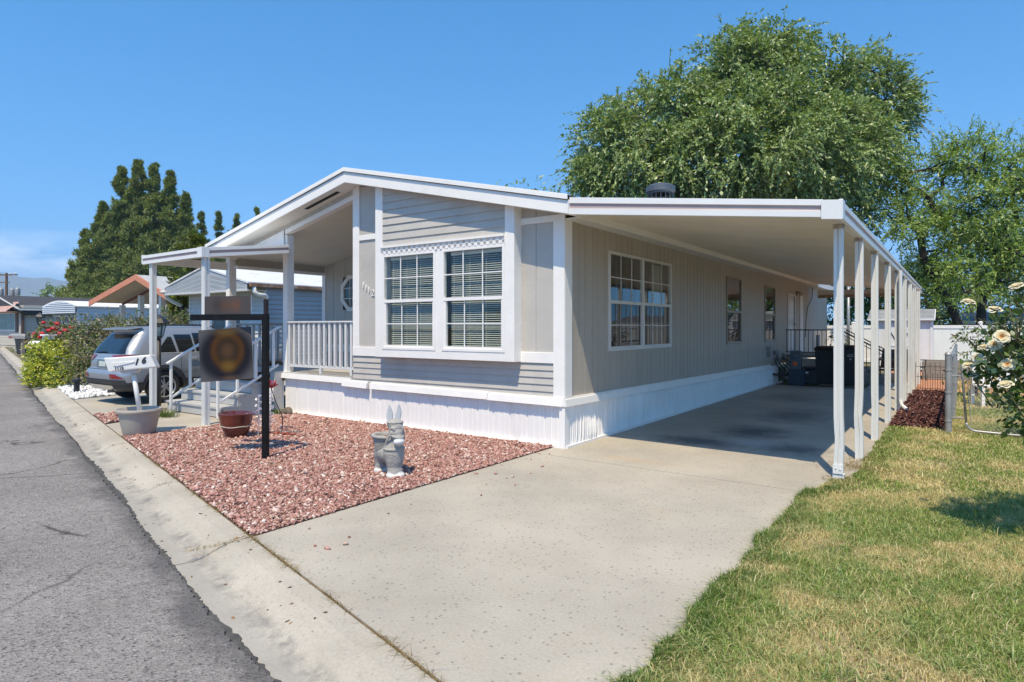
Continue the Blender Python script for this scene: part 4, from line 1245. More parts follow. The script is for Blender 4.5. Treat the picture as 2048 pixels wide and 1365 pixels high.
def glow_sign(name, kind):
    """softly blurred sign face: dark field, brown-orange ring, gold foot (local x across, z up, unit square)"""
    m, nt, out = _nodes(name)
    b = N(nt, 'ShaderNodeBsdfPrincipled', i_Roughness=.7); b.inputs['Specular IOR Level'].default_value = .1
    tcn = N(nt, 'ShaderNodeTexCoord'); s = N(nt, 'ShaderNodeSeparateXYZ'); nt.links.new(tcn.outputs['UV'], s.inputs[0])
    def blob(cx, cy, rx, ry, lo, hi):
        mp = N(nt, 'ShaderNodeMapping'); mp.inputs['Location'].default_value = (-cx / rx, -cy / ry, 0); mp.inputs['Scale'].default_value = (1 / rx, 1 / ry, 1)
        nt.links.new(tcn.outputs['UV'], mp.inputs[0])
        ln = N(nt, 'ShaderNodeVectorMath', operation='LENGTH'); nt.links.new(mp.outputs[0], ln.inputs[0])
        n = N(nt, 'ShaderNodeMapRange', interpolation_type='SMOOTHSTEP'); n.inputs[1].default_value = hi; n.inputs[2].default_value = lo
        nt.links.new(ln.outputs['Value'], n.inputs[0]); return n.outputs[0], ln.outputs['Value']
    if kind == 'ring':
        c = (.012, .012, .018, 1)
        e, _ = blob(.5, .5, .5, .5, .80, 1.28)
        inv = N(nt, 'ShaderNodeMath', operation='SUBTRACT'); inv.inputs[0].default_value = 1; nt.links.new(e, inv.inputs[1])
        c = mix(nt, inv.outputs[0], c, (.085, .082, .088, 1))
        _, L = blob(.53, .57, .40, .46, 0, 1)
        rg = ramp(nt, [(0, (.085, .042, .018)), (.22, (.06, .032, .018)), (.42, (.030, .020, .012)), (.68, (.070, .030, .009)), (.86, (.034, .018, .009)), (1, (.012, .012, .018))])
        nt.links.new(L, rg.inputs[0])
        a = ramp(nt, [(0, (1, 1, 1)), (.68, (1, 1, 1)), (1, (0, 0, 0))], 'EASE'); nt.links.new(L, a.inputs[0])
        c = mix(nt, a.outputs[0], c, rg.outputs[0])
        g1_, _ = blob(.53, .27, .22, .19, .0, 1.0); c = mix(nt, g1_, c, (.125, .072, .016, 1))
        g2_, _ = blob(.52, .93, .36, .12, .0, 1.0); c = mix(nt, g2_, c, (.10, .062, .022, 1))
        g3_, _ = blob(.55, .03, .25, .10, .0, 1.0); c = mix(nt, g3_, c, (.085, .05, .035, 1))
    else:
        c = (.075, .066, .066, 1)
        g1_, _ = blob(.30, .5, .22, .7, 0, 1); c = mix(nt, g1_, c, (.05, .042, .042, 1))
        g1_, _ = blob(.46, .5, .2, .6, 0, 1); c = mix(nt, g1_, c, (.10, .058, .042, 1))
        g1_, _ = blob(.68, .5, .2, .6, 0, 1); c = mix(nt, g1_, c, (.125, .068, .048, 1))
        g1_, _ = blob(.92, .5, .12, .6, 0, 1); c = mix(nt, g1_, c, (.07, .065, .068, 1))
    nt.links.new(c, b.inputs['Base Color']); nt.links.new(b.outputs[0], out.inputs[0])
    return m
EDGE = M('sign_edge', (.70, .70, .69), .5, .05)
def sign_panel(name, TL, ux, uz, w, h, face, thick=.012):
    TL = Vector(TL); ux = Vector(ux).normalized(); uz = (Vector(uz) - ux * ux.dot(Vector(uz))).normalized(); nn = ux.cross(uz)
    q = [TL, TL + ux * w, TL + ux * w - uz * h, TL - uz * h]
    cen = sum(q, Vector()) / 4
    if nn.dot(Vector((4.38, -7.44, 1.65)) - cen) < 0: nn = -nn
    me = bpy.data.meshes.new(name)
    vs = q + [p - nn * thick for p in q]
    me.from_pydata([tuple(p) for p in vs], [], [(0, 3, 2, 1), (4, 5, 6, 7), (0, 1, 5, 4), (1, 2, 6, 5), (2, 3, 7, 6), (3, 0, 4, 7)])
    uvl = me.uv_layers.new(name='UVMap'); uv = {0: (0, 1), 1: (1, 1), 2: (1, 0), 3: (0, 0), 4: (1, 1), 5: (0, 1), 6: (0, 0), 7: (1, 0)}
    for p in me.polygons:
        p.material_index = 0 if p.index < 2 else 1
        for li in p.loop_indices: uvl.data[li].uv = uv[me.loops[li].vertex_index]
    return link_mesh(name, me, [face, EDGE], None, tuple(cen)), q
hang, hq = sign_panel('hanging_sign', SIGN_TL, SIGN_UX, SIGN_UZ, SIGN_W, SIGN_H, glow_sign('blurred_ring_face', 'ring'))
tag(hang, 'square dark sign with blurred orange ring hanging from the black arm', 'sign')
rq = SP + ad * (AL - .22) + an * -.0
rider, _ = sign_panel('rider_sign', SP + ad * (AL - .20) + Vector((0, 0, 2.047)), -ad, (0, 0, 1), .72, .23, glow_sign('blurred_rider_face', 'rider'))
tag(rider, 'narrow blurred grey-brown sign standing on top of the black arm', 'sign')
mb = MB()
for f, q in ((.17, hq), (.84, hq)):
    p = hq[0].lerp(hq[1], f); t = (p - SP).dot(ad); tp = SP + ad * t + Vector((0, 0, 1.738))
    L = (tp - p).length; n = max(2, int(L / .035))
    for k in range(n):
        c = tp.lerp(p, (k + .5) / n); a = ad if k % 2 else an
        mb.tube([c + (a * math.cos(t_) * .010 + Vector((0, 0, 1)) * math.sin(t_) * .022) for t_ in [2 * PI * j / 8 for j in range(9)]], .0028, 4)
mb.build('chain', M('steel_chain', (.35, .35, .36), .4, .1, metal=.8), sgn)

# ------------------------------------------------------------------ mailbox in its planter pot
POTG = M('warm_grey_resin', (.40, .355, .30), .55, .05, 3, stain=(.42, .40, .37), stain_amt=.5, stain_s=2.0)
pc = (-5.93, -2.80, 0)
mb = MB().lathe([(.0, .012), (.205, .0), (.215, .02), (.228, .05), (.285, .335), (.288, .345), (.318, .350), (.325, .375), (.318, .40), (.300, .402), (.288, .385), (.27, .36), (.262, .33), (.0, .32)], pc, 48)
pot = soft(mb.build('planter_pot', POTG, origin=pc), 30)
tag(pot, 'round warm grey planter pot with a rolled rim holding the mailbox post', 'planter pot')
mbx = empty('mailbox', (-5.93, -2.82, 0), 'white plastic mailbox numbered 16 on a tilted white pipe', 'mailbox')
MWHITE = M('mailbox_plastic', (.74, .73, .70), .45, .04, 5, stain=(.60, .57, .52), stain_amt=.4, stain_s=6)
MB().tube([(-5.90, -2.80, .32), (-5.985, -2.865, .98)], [.035, .033], 12).build('pole', MWHITE, mbx, smooth=True)
ma = Vector((.8171 * .965 + -.5764 * .26, .5764 * .965 + .8171 * .26, .075)).normalized()      # long axis, rear end up
mz = Vector((-.06, 0, 1)); mz = (mz - ma * mz.dot(ma)).normalized(); md = ma.cross(mz).normalized()   # md points away from the camera or to it
if md.dot(Vector((4.38, -7.44, 0)) - Vector((-6, -2.9, 0))) < 0: md = -md
m0 = Vector((-5.985, -2.865, 1.0))
def mp_(a, z, d): return m0 + ma * a + mz * z + md * d
L0, L1, H_, T_ = -.335, .325, .205, .125
profile = [(L0 + .085, -.01), (L1 + .03, .0), (L1 - .04, H_), (L0, H_)]
mb = MB()
mb.prism([mp_(a, z, T_) for a, z in profile], md * (-2 * T_))
body = mb.build('box', MWHITE, mbx, fix=True, bevel=.022, segs=3)
mb = MB()
mb.prism([mp_(a, z, T_ + .003) for a, z in [(L0 + .04, -.012), (L0 + .10, -.012), (L0 + .055, H_ + .004), (L0 - .012, H_ + .004)]], md * (-2 * T_ - .006))
mb.build('door', MWHITE, mbx, fix=True, bevel=.012, segs=2)
mb = MB(); mb.prism([mp_(a, z, T_ + .012) for a, z in [(L0 + .11, .075), (L0 + .16, .068), (L0 + .40, .105), (L0 + .40, .125), (L0 + .10, .128)]], md * -.012)
mb.build('flag', MWHITE, mbx, fix=True, bevel=.003)
mb = MB(); mb.prism([mp_(a, z, .08) for a, z in [(-.12, -.055), (.06, -.055), (.10, .0), (-.18, .0)]], md * -.16)
mb.build('bracket', M('bracket_plastic', (.55, .54, .52), .5, .05), mbx, fix=True, bevel=.008)
INK = M('black_ink', (.012, .012, .013), .6, .05)
def mtext(s, size, a, z, name, bold, shear=0.0, rot=0.0):
    X = ma; Z = mz; Y = X.cross(Z)     # text plane x=ma, y=mz, normal must face md
    nrm = X.cross(Z)
    if nrm.dot(md) < 0: X = -X
    nrm = X.cross(Z)
    o = mp_(a, z, T_ + .006)
    xf = Matrix(((X.x, Z.x, nrm.x, o.x), (X.y, Z.y, nrm.y, o.y), (X.z, Z.z, nrm.z, o.z), (0, 0, 0, 1))) @ Matrix.Rotation(R(rot), 4, 'Z')
    return text_mesh(name, s, size, INK, xf, mbx, .002, bold, shear)
mtext('1', .13, .085, .108, 'house_number', .004, .28, -4)
mtext('6', .13, .185, .120, 'house_number', .004, .25, 0)
mtext('1112', .062, L0 + .185, .030, 'house_number', .0022)
# ------------------------------------------------------------------ glazed red pot, iron flower, wire garden ornaments
RED = M('oxblood_glaze', (.135, .028, .016), .16, .45, 4, spec=.6, stain=(.06, .02, .05), stain_amt=.7, stain_s=3.5, coat=.6)
rc = (-4.43, -2.11, 0)
rp = tag(empty('glazed_pot', rc), 'glossy oxblood red glazed flower pot on the pink gravel', 'flower pot')
prof = [(.0, .0), (.15, .0), (.165, .02), (.232, .17), (.262, .29), (.268, .33), (.277, .345), (.277, .372), (.262, .375), (.25, .35), (.235, .20), (.0, .19)]
soft(MB().lathe(prof, rc, 48, sx=1.0, sy=.85).build('bowl', RED, rp), 35)
mb = MB()
n = 40
mb.tube([(rc[0] + .252 * math.cos(2 * PI * k / n), rc[1] + .252 * .85 * math.sin(2 * PI * k / n), .185 + .006 * math.sin(k * .7)) for k in range(n + 1)], .006, 6)
mb.build('rope', M('pale_twine', (.5, .46, .40), .9, .2, 40), rp)
for k in range(3):
    a = R(-150 + 120 * k)
    MB().ball((rc[0] + .15 * math.cos(a), rc[1] + .13 * math.sin(a), .0), (.035, .035, .03)).build('foot', RED, rp)
FLR = M('red_enamel', (.42, .02, .03), .35, .4, 18); FLG = M('dark_green_enamel', (.03, .08, .04), .5, .3, 9)
fl0 = Vector((-4.34, -1.47, 0))
flw = tag(empty('metal_flower', fl0), 'red painted metal flower ornament on a tall thin stem', 'garden ornament')
hd = Vector((-4.40, -1.54, .70))
MB().tube([fl0 + Vector((.05, .06, -.02)), fl0 + Vector((.06, .05, .25)), fl0 + Vector((-.02, 0, .45)), hd], .007, 6).build('stem', BLACKM, flw)
mb = MB(); mb2 = MB()
for ring, (cnt, rad, tilt, ln) in enumerate(((6, .02, 78, .13), (8, .04, 58, .135), (9, .06, 34, .12))):
    for k in range(cnt):
        a = 2 * PI * k / cnt + ring * .4; o = Vector((math.cos(a), math.sin(a), 0)); up = Vector((0, 0, 1)); t_ = R(tilt)
        d = o * math.cos(t_) + up * math.sin(t_); s_ = Vector((-o.y, o.x, 0))
        b0 = hd + o * rad * .4; m_ = b0 + d * ln * .55 + o * .008; e = b0 + d * ln
        nn = d.cross(s_)
        (mb if (k + ring) % 4 else mb2).add([b0 - s_ * .010, b0 + s_ * .012, m_ + s_ * .032, e, m_ - s_ * .032], [(0, 1, 2, 3, 4)])
mb.build('petals', FLR, flw); mb2.build('pale_petals', M('white_enamel', (.62, .55, .53), .4, .1), flw)
mb = MB()
for a, z in ((.6, .50), (2.6, .42), (4.2, .58)):
    o = Vector((math.cos(a), math.sin(a), .5)); b0 = Vector((hd.x + .02, hd.y + .02, z)); s_ = Vector((-o.y, o.x, 0)) * .022
    mb.add([b0, b0 + o * .09 + s_, b0 + o * .20, b0 + o * .09 - s_], [(0, 1, 2, 3)])
mb.build('leaf', FLG, flw)
# wire dragonflies: bodies with looped wings, beside the red pot
WIRE = M('silver_wire', (.62, .60, .64), .4, .1, metal=.3)
for (bx, by, tilt, lb, pl) in ((-4.22, -1.88, .5, 'silver wire dragonfly ornament with purple tail leaning on the red pot', 1), (-4.25, -1.66, -.35, 'white scrolled wire ornament standing behind the black sign post', 0)):
    wo = tag(empty('wire_ornament', (bx, by, 0)), lb, 'garden ornament')
    mb = MB().tube([(bx, by, -.02), (bx + .02, by, .30), (bx + tilt * .1, by - .02, .62)], .007, 6)
    mb.build('stem', WIRE, wo)
    mb = MB(); r = random.Random(int(bx * -100))
    for w in range(9):
        z = .22 + .05 * w; s_ = -1 if w % 2 else 1
        c = Vector((bx + .02 + s_ * .035, by - .01, z)); rad = .05 - .003 * w
        mb.tube([c + Vector((math.cos(t_) * rad * s_, .015 * math.sin(2 * t_), math.sin(t_) * rad * .55)) for t_ in [2 * PI * j / 12 for j in range(13)]], .0065, 4)
    mb.build('scroll', WIRE, wo)
    if pl:
        MB().ball((bx - .10, by - .12, .33), (.035, .03, .03)).tube([(bx - .10, by - .12, .33), (bx + .0, by - .08, .36), (bx + .12, by - .02, .44)], [.02, .016, .006], 8).build('body', M('silver_purple', (.30, .24, .34), .35, .5, 20, metal=.4), wo, smooth=True)
disc = MB().lathe([(0, .03), (.17, .028), (.18, .015), (.18, 0)], (-4.08, -1.44, .0), 28).build('grey_stepping_disc', M('slate_disc', (.10, .10, .105), .8, .2, 12), origin=(-4.08, -1.44, 0))
tag(disc, 'flat round dark slate disc lying at the foot of the metal flower', 'stepping stone')
tag(stones('red_lava_gravel', [(-4.25, -1.70), (-3.72, -1.66), (-3.70, -1.48), (-4.05, -1.58)], 900, .016, island_mat('red_lava', [(0, (.20, .04, .025)), (.6, (.34, .075, .045)), (1, (.42, .16, .11))], .9), .03, .6, .6), kind='stuff')
# rock and weed by the skirting corner
mb = MB().ball((0, 0, .05), (.17, .10, .09), 12, 8)
mb.v = [(x * (1 + .18 * math.sin(x * 31 + z * 17)), y * (1 + .2 * math.sin(y * 41 + x * 9)), z + .02 * math.sin(x * 23)) for x, y, z in mb.v]
mb.v = [(x - 5.95, y - .17, z) for x, y, z in mb.v]
tag(mb.build('rock', M('brown_rock', (.17, .135, .10), .9, .35, 14, .3, 60, .6, 60), origin=(-5.95, -.17, 0), smooth=True), 'brown rock lying against the left end of the white skirting', 'rock')
# ------------------------------------------------------------------ donkey planter statue
def donkey():
    base = Vector((-.80, -2.47, 0))
    t = tag(empty('donkey_planter', base), 'grey concrete donkey statue carrying a basket planter, with white hooves and muzzle', 'garden statue')
    fx = Vector((.951, -.308, 0)); fy = Vector((.308, .951, 0)); fz = Vector((0, 0, 1))
    def W(p): return base + fx * p[0] + fy * p[1] + fz * p[2]
    mb = MB()
    def ell(c, r, pitch=0.0, roll=0.0):
        k = len(mb.v); mb.ball((0, 0, 0), r, 20, 14)
        mt = Matrix.Translation(c) @ Matrix.Rotation(pitch, 4, 'Y') @ Matrix.Rotation(roll, 4, 'X')
        mb.xform(mt, k)
    def col(pts, n=20):   # (x, y, z, rx, ry) stations
        k = len(mb.v); vs = []
        for x, y, z, rx, ry in pts:
            for j in range(n):
                a = 2 * PI * j / n; vs.append((x + rx * math.cos(a), y + ry * math.sin(a), z))
        fs = [(i * n + j, i * n + (j + 1) % n, (i + 1) * n + (j + 1) % n, (i + 1) * n + j) for i in range(len(pts) - 1) for j in range(n)]
        fs += [tuple(range(n - 1, -1, -1)), tuple((len(pts) - 1) * n + j for j in range(n))]
        mb.add(vs, fs)
    # fused front legs and chest, rear legs, belly, neck
    col([(.135, 0, 0, .082, .098), (.135, 0, .035, .080, .096), (.128, 0, .055, .064, .082), (.118, 0, .11, .060, .078), (.115, 0, .17, .075, .092), (.105, 0, .25, .092, .108), (.10, 0, .31, .090, .104), (.095, 0, .37, .078, .088), (.10, 0, .43, .066, .070), (.115, 0, .50, .058, .06)])
    col([(-.165, 0, 0, .078, .092), (-.165, 0, .035, .076, .090), (-.165, 0, .055, .060, .078), (-.165, 0, .12, .060, .078), (-.155, 0, .20, .080, .098), (-.13, 0, .28, .08, .10)])
    ell((-.02, 0, .235), (.185, .112, .105))
    # head: poll, forehead, long face, muzzle
    ell((.125, 0, .570), (.078, .082, .060)); ell((.148, 0, .535), (.070, .072, .06), -.3); ell((.168, 0, .485), (.060, .062, .065), -.4)
    ell((.190, 0, .435), (.052, .052, .055), -.4); ell((.212, 0, .392), (.052, .057, .042), -.3)
    for s in (-1, 1):
        ell((.178, s * .050, .535), (.020, .022, .017)); ell((.245, s * .022, .395), (.010, .012, .010))
    # mane and legs' groove are left to the surface noise; bands of the harness
    col([(.125, 0, .580, .074, .078), (.125, 0, .586, .083, .087), (.125, 0, .597, .083, .087), (.124, 0, .603, .06, .066)])
    col([(.105, 0, .292, .086, .098), (.105, 0, .298, .098, .113), (.104, 0, .316, .097, .112), (.10, 0, .324, .083, .093)])
    for s in (-1, 1):
        k = len(mb.v)
        mb.tube([(.10, s * .085, .345), (.135, s * .092, .40), (.165, s * .078, .455), (.175, s * .064, .50)], .0115, 8)
        mb.tube([(.160, s * .064, .46), (.205, s * .054, .447), (.238, s * .028, .440), (.246, 0, .438)], .010, 8); mb.tube([(.17, s * .058, .45), (.12, s * .075, .59)], .008, 6); ell((.196, s * .040, .520), (.016, .022, .013)); ell((.200, s * .040, .538), (.012, .026, .008))
    bmesh_o = mb.build('body', [bpy.data.materials['statue_grey'], bpy.data.materials['statue_white']], None)
    md = bmesh_o.modifiers.new('r', 'REMESH'); md.mode = 'VOXEL'; md.voxel_size = .0055; md.adaptivity = 0
    ms = bmesh_o.modifiers.new('s', 'SMOOTH'); ms.factor = .5; ms.iterations = 3
    evaluated(bmesh_o)
    me = bmesh_o.data
    for v in me.vertices:
        x, y, z = v.co; nz_ = .0018 * math.sin(x * 140 + 3 * math.sin(z * 90)) * math.sin(y * 150) if z < .33 and z > .06 else 0
        v.co += v.normal * nz_
    for p in me.polygons:
        c = p.center
        wav = .058 + .012 * math.sin(math.atan2(c.y, c.x - (.135 if c.x > 0 else -.165)) * 3)
        white = c.z < wav or ((c.x - .222) ** 2 + c.y ** 2 * .8 + (c.z - .388) ** 2 < .0032 and c.x > .165)
        p.material_index = 1 if white else 0
        p.use_smooth = True
    me.transform(Matrix(((fx.x, fy.x, 0, 0), (fx.y, fy.y, 0, 0), (0, 0, 1, 0), (0, 0, 0, 1))))
    bmesh_o.parent = t
    # ears
    for s in (-1, 1):
        mb = MB(); vs = []
        prof = [(-.02, .022), (.03, .036), (.07, .038), (.11, .027), (.145, .013), (.160, .002)]
        n = 10
        for h, w in prof:
            for j in range(n):
                a = 2 * PI * j / n
                d = .017 * math.cos(a); ww = w * math.sin(a)
                if math.cos(a) > .3: d = -.002
                vs.append(W((.105 + d + .05 * h, s * (.043 + .06 * h) + ww, .612 + h)))
        fs = [(i * n + j, i * n + (j + 1) % n, (i + 1) * n + (j + 1) % n, (i + 1) * n + j) for i in range(len(prof) - 1) for j in range(n)]
        mi = [1 if math.cos(2 * PI * (j + .5) / n) > .2 else 0 for i in range(len(prof) - 1) for j in range(n)]
        mb.add(vs, fs); mb.m = mi
        mb.build('ear', [bpy.data.materials['statue_grey'], bpy.data.materials['statue_white']], t, smooth=True)
    # woven basket across the back
    k0 = MB(); prof = []
    prof += [(.0, .20), (.085, .20)]
    z = .205
    while z < .395:
        f = (z - .2) / .2; rr = .105 + .045 * f ** .7
        prof += [(rr - .006, z), (rr + .003, z + .007), (rr - .004, z + .014)]; z += .0155
    prof += [(.150, .402), (.168, .406), (.174, .420), (.168, .434), (.150, .438), (.128, .434), (.122, .420), (.118, .39), (.0, .385)]
    k0.lathe(prof, (0, 0, 0), 64, sx=1.0, sy=.86)
    k0.v = [tuple(W((x * 1.0 - .075 + (.0), y, z + (.0035 * math.sin(math.atan2(y, x) * 24 + int(z / .0155) * PI) if z < .40 else 0)))) for x, y, z in k0.v]
    soft(k0.build('basket', bpy.data.materials['statue_grey'], t), 60)
    st = MB(); r = random.Random(4)
    for k in range(60):
        a = r.uniform(0, 2 * PI); q = r.uniform(0, .10)
        st.ball(tuple(W((-.075 + q * math.cos(a), q * .86 * math.sin(a), .388 + r.uniform(0, .02)))), (.014, .012, .009), 6, 4)
    st.build('lava_rock', M('basket_lava', (.24, .07, .04), .95, .4, 60), t)
M('statue_grey', (.40, .38, .345), .85, .10, 14, .25, 70, .5, 80, stain=(.50, .48, .45), stain_amt=.5, stain_s=6)
M('statue_white', (.72, .71, .69), .7, .06, 14, .15, 60, .3, 80)
donkey()
bpy.data.objects['donkey_planter'].scale = (1.10, 1.10, 1.03)

# ------------------------------------------------------------------ silver SUV
def suv():
    ox, oy = -10.65, -1.50
    t = tag(empty('parked_car', (ox, oy, 0)), 'silver SUV parked nose-in on the neighbouring driveway behind the steps', 'car')
    SIL = M('silver_paint', (.34, .36, .39), .30, .03, 2, metal=.45, spec=.6, coat=.5)
    CLAD = M('black_cladding', (.035, .035, .037), .6, .1, 8)
    CARG = M('dark_car_glass', (.010, .012, .014), .06, .0, spec=.8)
    RUB = M('tyre_rubber', (.02, .02, .021), .8, .2, 20)
    RIM = M('alloy', (.52, .52, .53), .3, .05, 5, metal=.7)
    TAIL = M('tail_lamp_red', (.22, .008, .010), .12, .1, 9, spec=.7, coat=.6)
    CHR = M('bright_trim', (.62, .63, .64), .25, .03, metal=.6)
    # level: z, y_rear, y_front, half width, corner radius
    LV = [(.30, .16, 4.42, .84, .25), (.42, .05, 4.52, .895, .30), (.55, .015, 4.57, .915, .34), (.66, .0, 4.59, .920, .36), (.74, .03, 4.58, .922, .38),
          (.78, .085, 4.57, .920, .38), (.90, .09, 4.54, .915, .40), (1.00, .11, 4.46, .905, .42), (1.06, .13, 4.25, .890, .42), (1.075, .14, 3.50, .882, .36),
          (1.20, .215, 3.22, .835, .30), (1.32, .30, 2.98, .785, .28), (1.44, .40, 2.74, .728, .26), (1.54, .48, 2.54, .672, .26), (1.60, .46, 2.38, .632, .26),
          (1.645, .52, 2.16, .575, .26), (1.675, .85, 1.95, .44, .3), (1.685, 1.1, 1.8, .2, .2)]
    def interp(z):
        for a, b in zip(LV[:-1], LV[1:]):
            if a[0] <= z <= b[0]:
                f = (z - a[0]) / (b[0] - a[0]); return [a[k] + (b[k] - a[k]) * f for k in range(5)]
        return LV[-1]
    def outline(l, n=9):
        z, yr, yf, w, c = l; c = min(c, w * .95, (yf - yr) * .45); pts = []
        for cx_, cy_, a0 in ((w - c, yf - c, 0), (-w + c, yf - c, 90), (-w + c, yr + c, 180), (w - c, yr + c, 270)):
            for k in range(n + 1):
                a = R(a0 + 90 * k / n); pts.append((cx_ + c * math.cos(a), cy_ + c * math.sin(a), z))
        return pts
    # denser levels
    zs = [];
    for a, b in zip(LV[:-1], LV[1:]): zs += [a[0], (a[0] + b[0]) / 2]
    zs.append(LV[-1][0])
    vs = []; n = 0
    for z in zs:
        o = outline([z] + interp(z)[1:]); n = len(o); vs += o
    fs = [(i * n + j, i * n + (j + 1) % n, (i + 1) * n + (j + 1) % n, (i + 1) * n + j) for i in range(len(zs) - 1) for j in range(n)]
    fs += [tuple(range(n - 1, -1, -1)), tuple((len(zs) - 1) * n + j for j in range(n))]
    mb = MB(); mb.add([(x + ox, y + oy, z) for x, y, z in vs], fs)
    body = mb.build('body', [SIL, CLAD], t)
    for wy in (.95, 3.61):
        cut = MB(); cut.tube([(ox - 1.2, oy + wy, .36), (ox + 1.2, oy + wy, .36)], .405, 28)
        co = cut.build('cutter', CLAD); md = body.modifiers.new('b', 'BOOLEAN'); md.object = co; md.operation = 'DIFFERENCE'; md.solver = 'EXACT'
        evaluated(body); bpy.data.objects.remove(co)
    for p in body.data.polygons:
        c = p.center
        p.material_index = 1 if c.z < .50 and not (c.y < .0) else 0
    soft(body, 32)
    # faces on the body surface
    def S(y, z, off=.005, s=1): l = interp(z); return (ox + s * (l[3] + off), oy + y, z)
    def RB(x, z, off=.006):
        l = interp(z); w, c, yr = l[3], min(l[4], l[3] * .95), l[1]
        e = abs(x) - (w - c)
        y = yr if e <= 0 else yr + c - math.sqrt(max(0, c * c - e * e))
        return (ox + x, oy + y - off, z)
    def patch(mb, fn, us, zs_):
        k = len(mb.v); nn = len(us[0]) if isinstance(us[0], (list, tuple)) else len(us)
        vs = []
        for i, z in enumerate(zs_):
            row = us[i] if isinstance(us[0], (list, tuple)) else us
            vs += [fn(u, z) for u in row]
        fs = [(i * nn + j, i * nn + j + 1, (i + 1) * nn + j + 1, (i + 1) * nn + j) for i in range(len(zs_) - 1) for j in range(nn - 1)]
        mb.add(vs, fs)
    lin = lambda a, b, n: [a + (b - a) * k / (n - 1) for k in range(n)]
    mb = MB(); z_ = lin(1.085, 1.50, 8)
    patch(mb, lambda x, z: RB(x, z), [lin(-.74 + .17 * (z - 1.08) / .42, .74 - .17 * (z - 1.08) / .42, 17) for z in z_], z_)
    mb.build('rear_window', CARG, t, smooth=True)
    # side glass: quarter, rear door, front door on both sides
    for s in (1, -1):
        f = lambda y, z, s=s: S(y, z, .006, s)
        for (a0, a1, b0, b1, zt) in ((.78, 1.08, 1.22, 1.16, 1.44), (1.27, 1.22, 1.62, 1.60, 1.49), (1.66, 1.64, 2.24, 2.30, 1.52), (2.30, 2.36, 3.12, 2.62, 1.52)):
            mb = MB(); z_ = lin(1.10, zt, 6)
            rows = []
            for z in z_:
                q = (z - 1.10) / (zt - 1.10); rows.append(lin(a0 + (a1 - a0) * q, b0 + (b1 - b0) * q, 5))
            patch(mb, f, rows, z_); mb.build('side_window', CARG, t, smooth=True)
        mb = MB(); z_ = [1.075, 1.098]; patch(mb, lambda y, z, s=s: S(y, z, .010, s), lin(.8, 3.1, 20), z_); mb.build('belt_trim', CHR, t)
        # door shut lines and handles
        mb = MB()
        for y in (1.30, 2.28, 3.16): patch(mb, lambda u, z, s=s, y=y: S(y + u, z, .004, s), [-.004, .004], lin(.45, 1.07, 8))
        patch(mb, lambda u, z, s=s: S(u, z, .004, s), lin(1.3, 3.16, 12), [.655, .662])
        mb.build('door_gap', CLAD, t)
        for y in (1.55, 2.50):
            mb = MB().bar(S(y - .10, .955, .03, s), S(y + .10, .965, .03, s), .03, .03); mb.build('door_handle', CHR, t, bevel=.008)
        mb = MB(); patch(mb, lambda y, z, s=s: S(y, z, .012, s), lin(1.38, 3.18, 14), [.40, .46, .52]); mb.build('side_cladding', CLAD, t)
        MB().ball((ox + s * 1.0, oy + 2.98, 1.12), (.10, .07, .075)).build('mirror', SIL, t, smooth=True)
        # roof rails
        mb = MB().tube([(ox + s * .545, oy + .95, 1.655), (ox + s * .55, oy + 1.05, 1.70), (ox + s * .55, oy + 2.1, 1.70), (ox + s * .545, oy + 2.25, 1.655)], .018, 6)
        mb.build('roof_rail', CLAD, t)
        # tail lamp wrapping the corner
        mb = MB(); z_ = lin(.93, 1.06, 6)
        patch(mb, lambda x, z, s=s: RB(s * x, z, .012), [lin(.36 + .30 * (1 - (z - .93) / .13) * .6, .905 - .01 * (z - .93), 16) for z in z_], z_)
        patch(mb, lambda y, z, s=s: S(y, z, .010, s), [lin(.50, .58 + .25 * (z - .93) / .13, 6) for z in z_], z_)
        mb.build('tail_lamp', TAIL, t, smooth=True)
        # reflector triangle in the bumper
        mb = MB(); z_ = lin(.57, .67, 4)
        patch(mb, lambda x, z, s=s: RB(s * x, z, .012), [lin(.52 + .12 * (1 - (z - .57) / .1) * 0, .86 - 1.6 * (z - .57), 6) for z in z_], z_)
        mb.build('reflector', TAIL, t)
    # bumper dark band, bright skid lip, hatch recess, plate, wiper, spoiler, emblem
    mb = MB(); patch(mb, lambda x, z: RB(x, z, .010), lin(-.86, .86, 30), lin(.44, .545, 4)); mb.build('rear_bumper_trim', CLAD, t, smooth=True)
    mb = MB(); patch(mb, lambda x, z: RB(x, z, .018), lin(-.56, .56, 16), lin(.31, .42, 4)); mb.build('skid_plate', CHR, t, smooth=True)
    mb = MB(); patch(mb, lambda x, z: RB(x, z, .008), lin(-.30, .30, 9), lin(.78, .955, 4)); mb.build('plate_recess', M('shadow_silver', (.22, .24, .27), .35, .03, metal=.4), t)
    mb = MB(); patch(mb, lambda x, z: RB(x, z, .016), lin(-.16, .16, 5), lin(.81, .92, 3))
    mb.build('licence_plate', M('plate_white_green', (.50, .56, .50), .5, .2, 30), t)
    mb = MB(); patch(mb, lambda x, z: RB(x, z, .02), lin(-.32, .32, 9), lin(.955, .985, 2)); mb.build('hatch_trim', CHR, t)
    mb = MB(); patch(mb, lambda x, z: RB(x, z, .004), lin(-.80, .80, 24), [.752, .762]); mb.build('hatch_gap', CLAD, t)
    mb = MB()
    mb.prism([(ox - .64, oy + .62, 1.635), (ox - .60, oy + .31, 1.590), (ox + .60, oy + .31, 1.590), (ox + .64, oy + .62, 1.635)], (0, 0, .028))
    mb.build('spoiler', SIL, t, fix=True, bevel=.01)
    MB().bar(RB(.0, 1.13, .03), RB(-.42, 1.11, .03), .02, .012).build('wiper', CLAD, t)
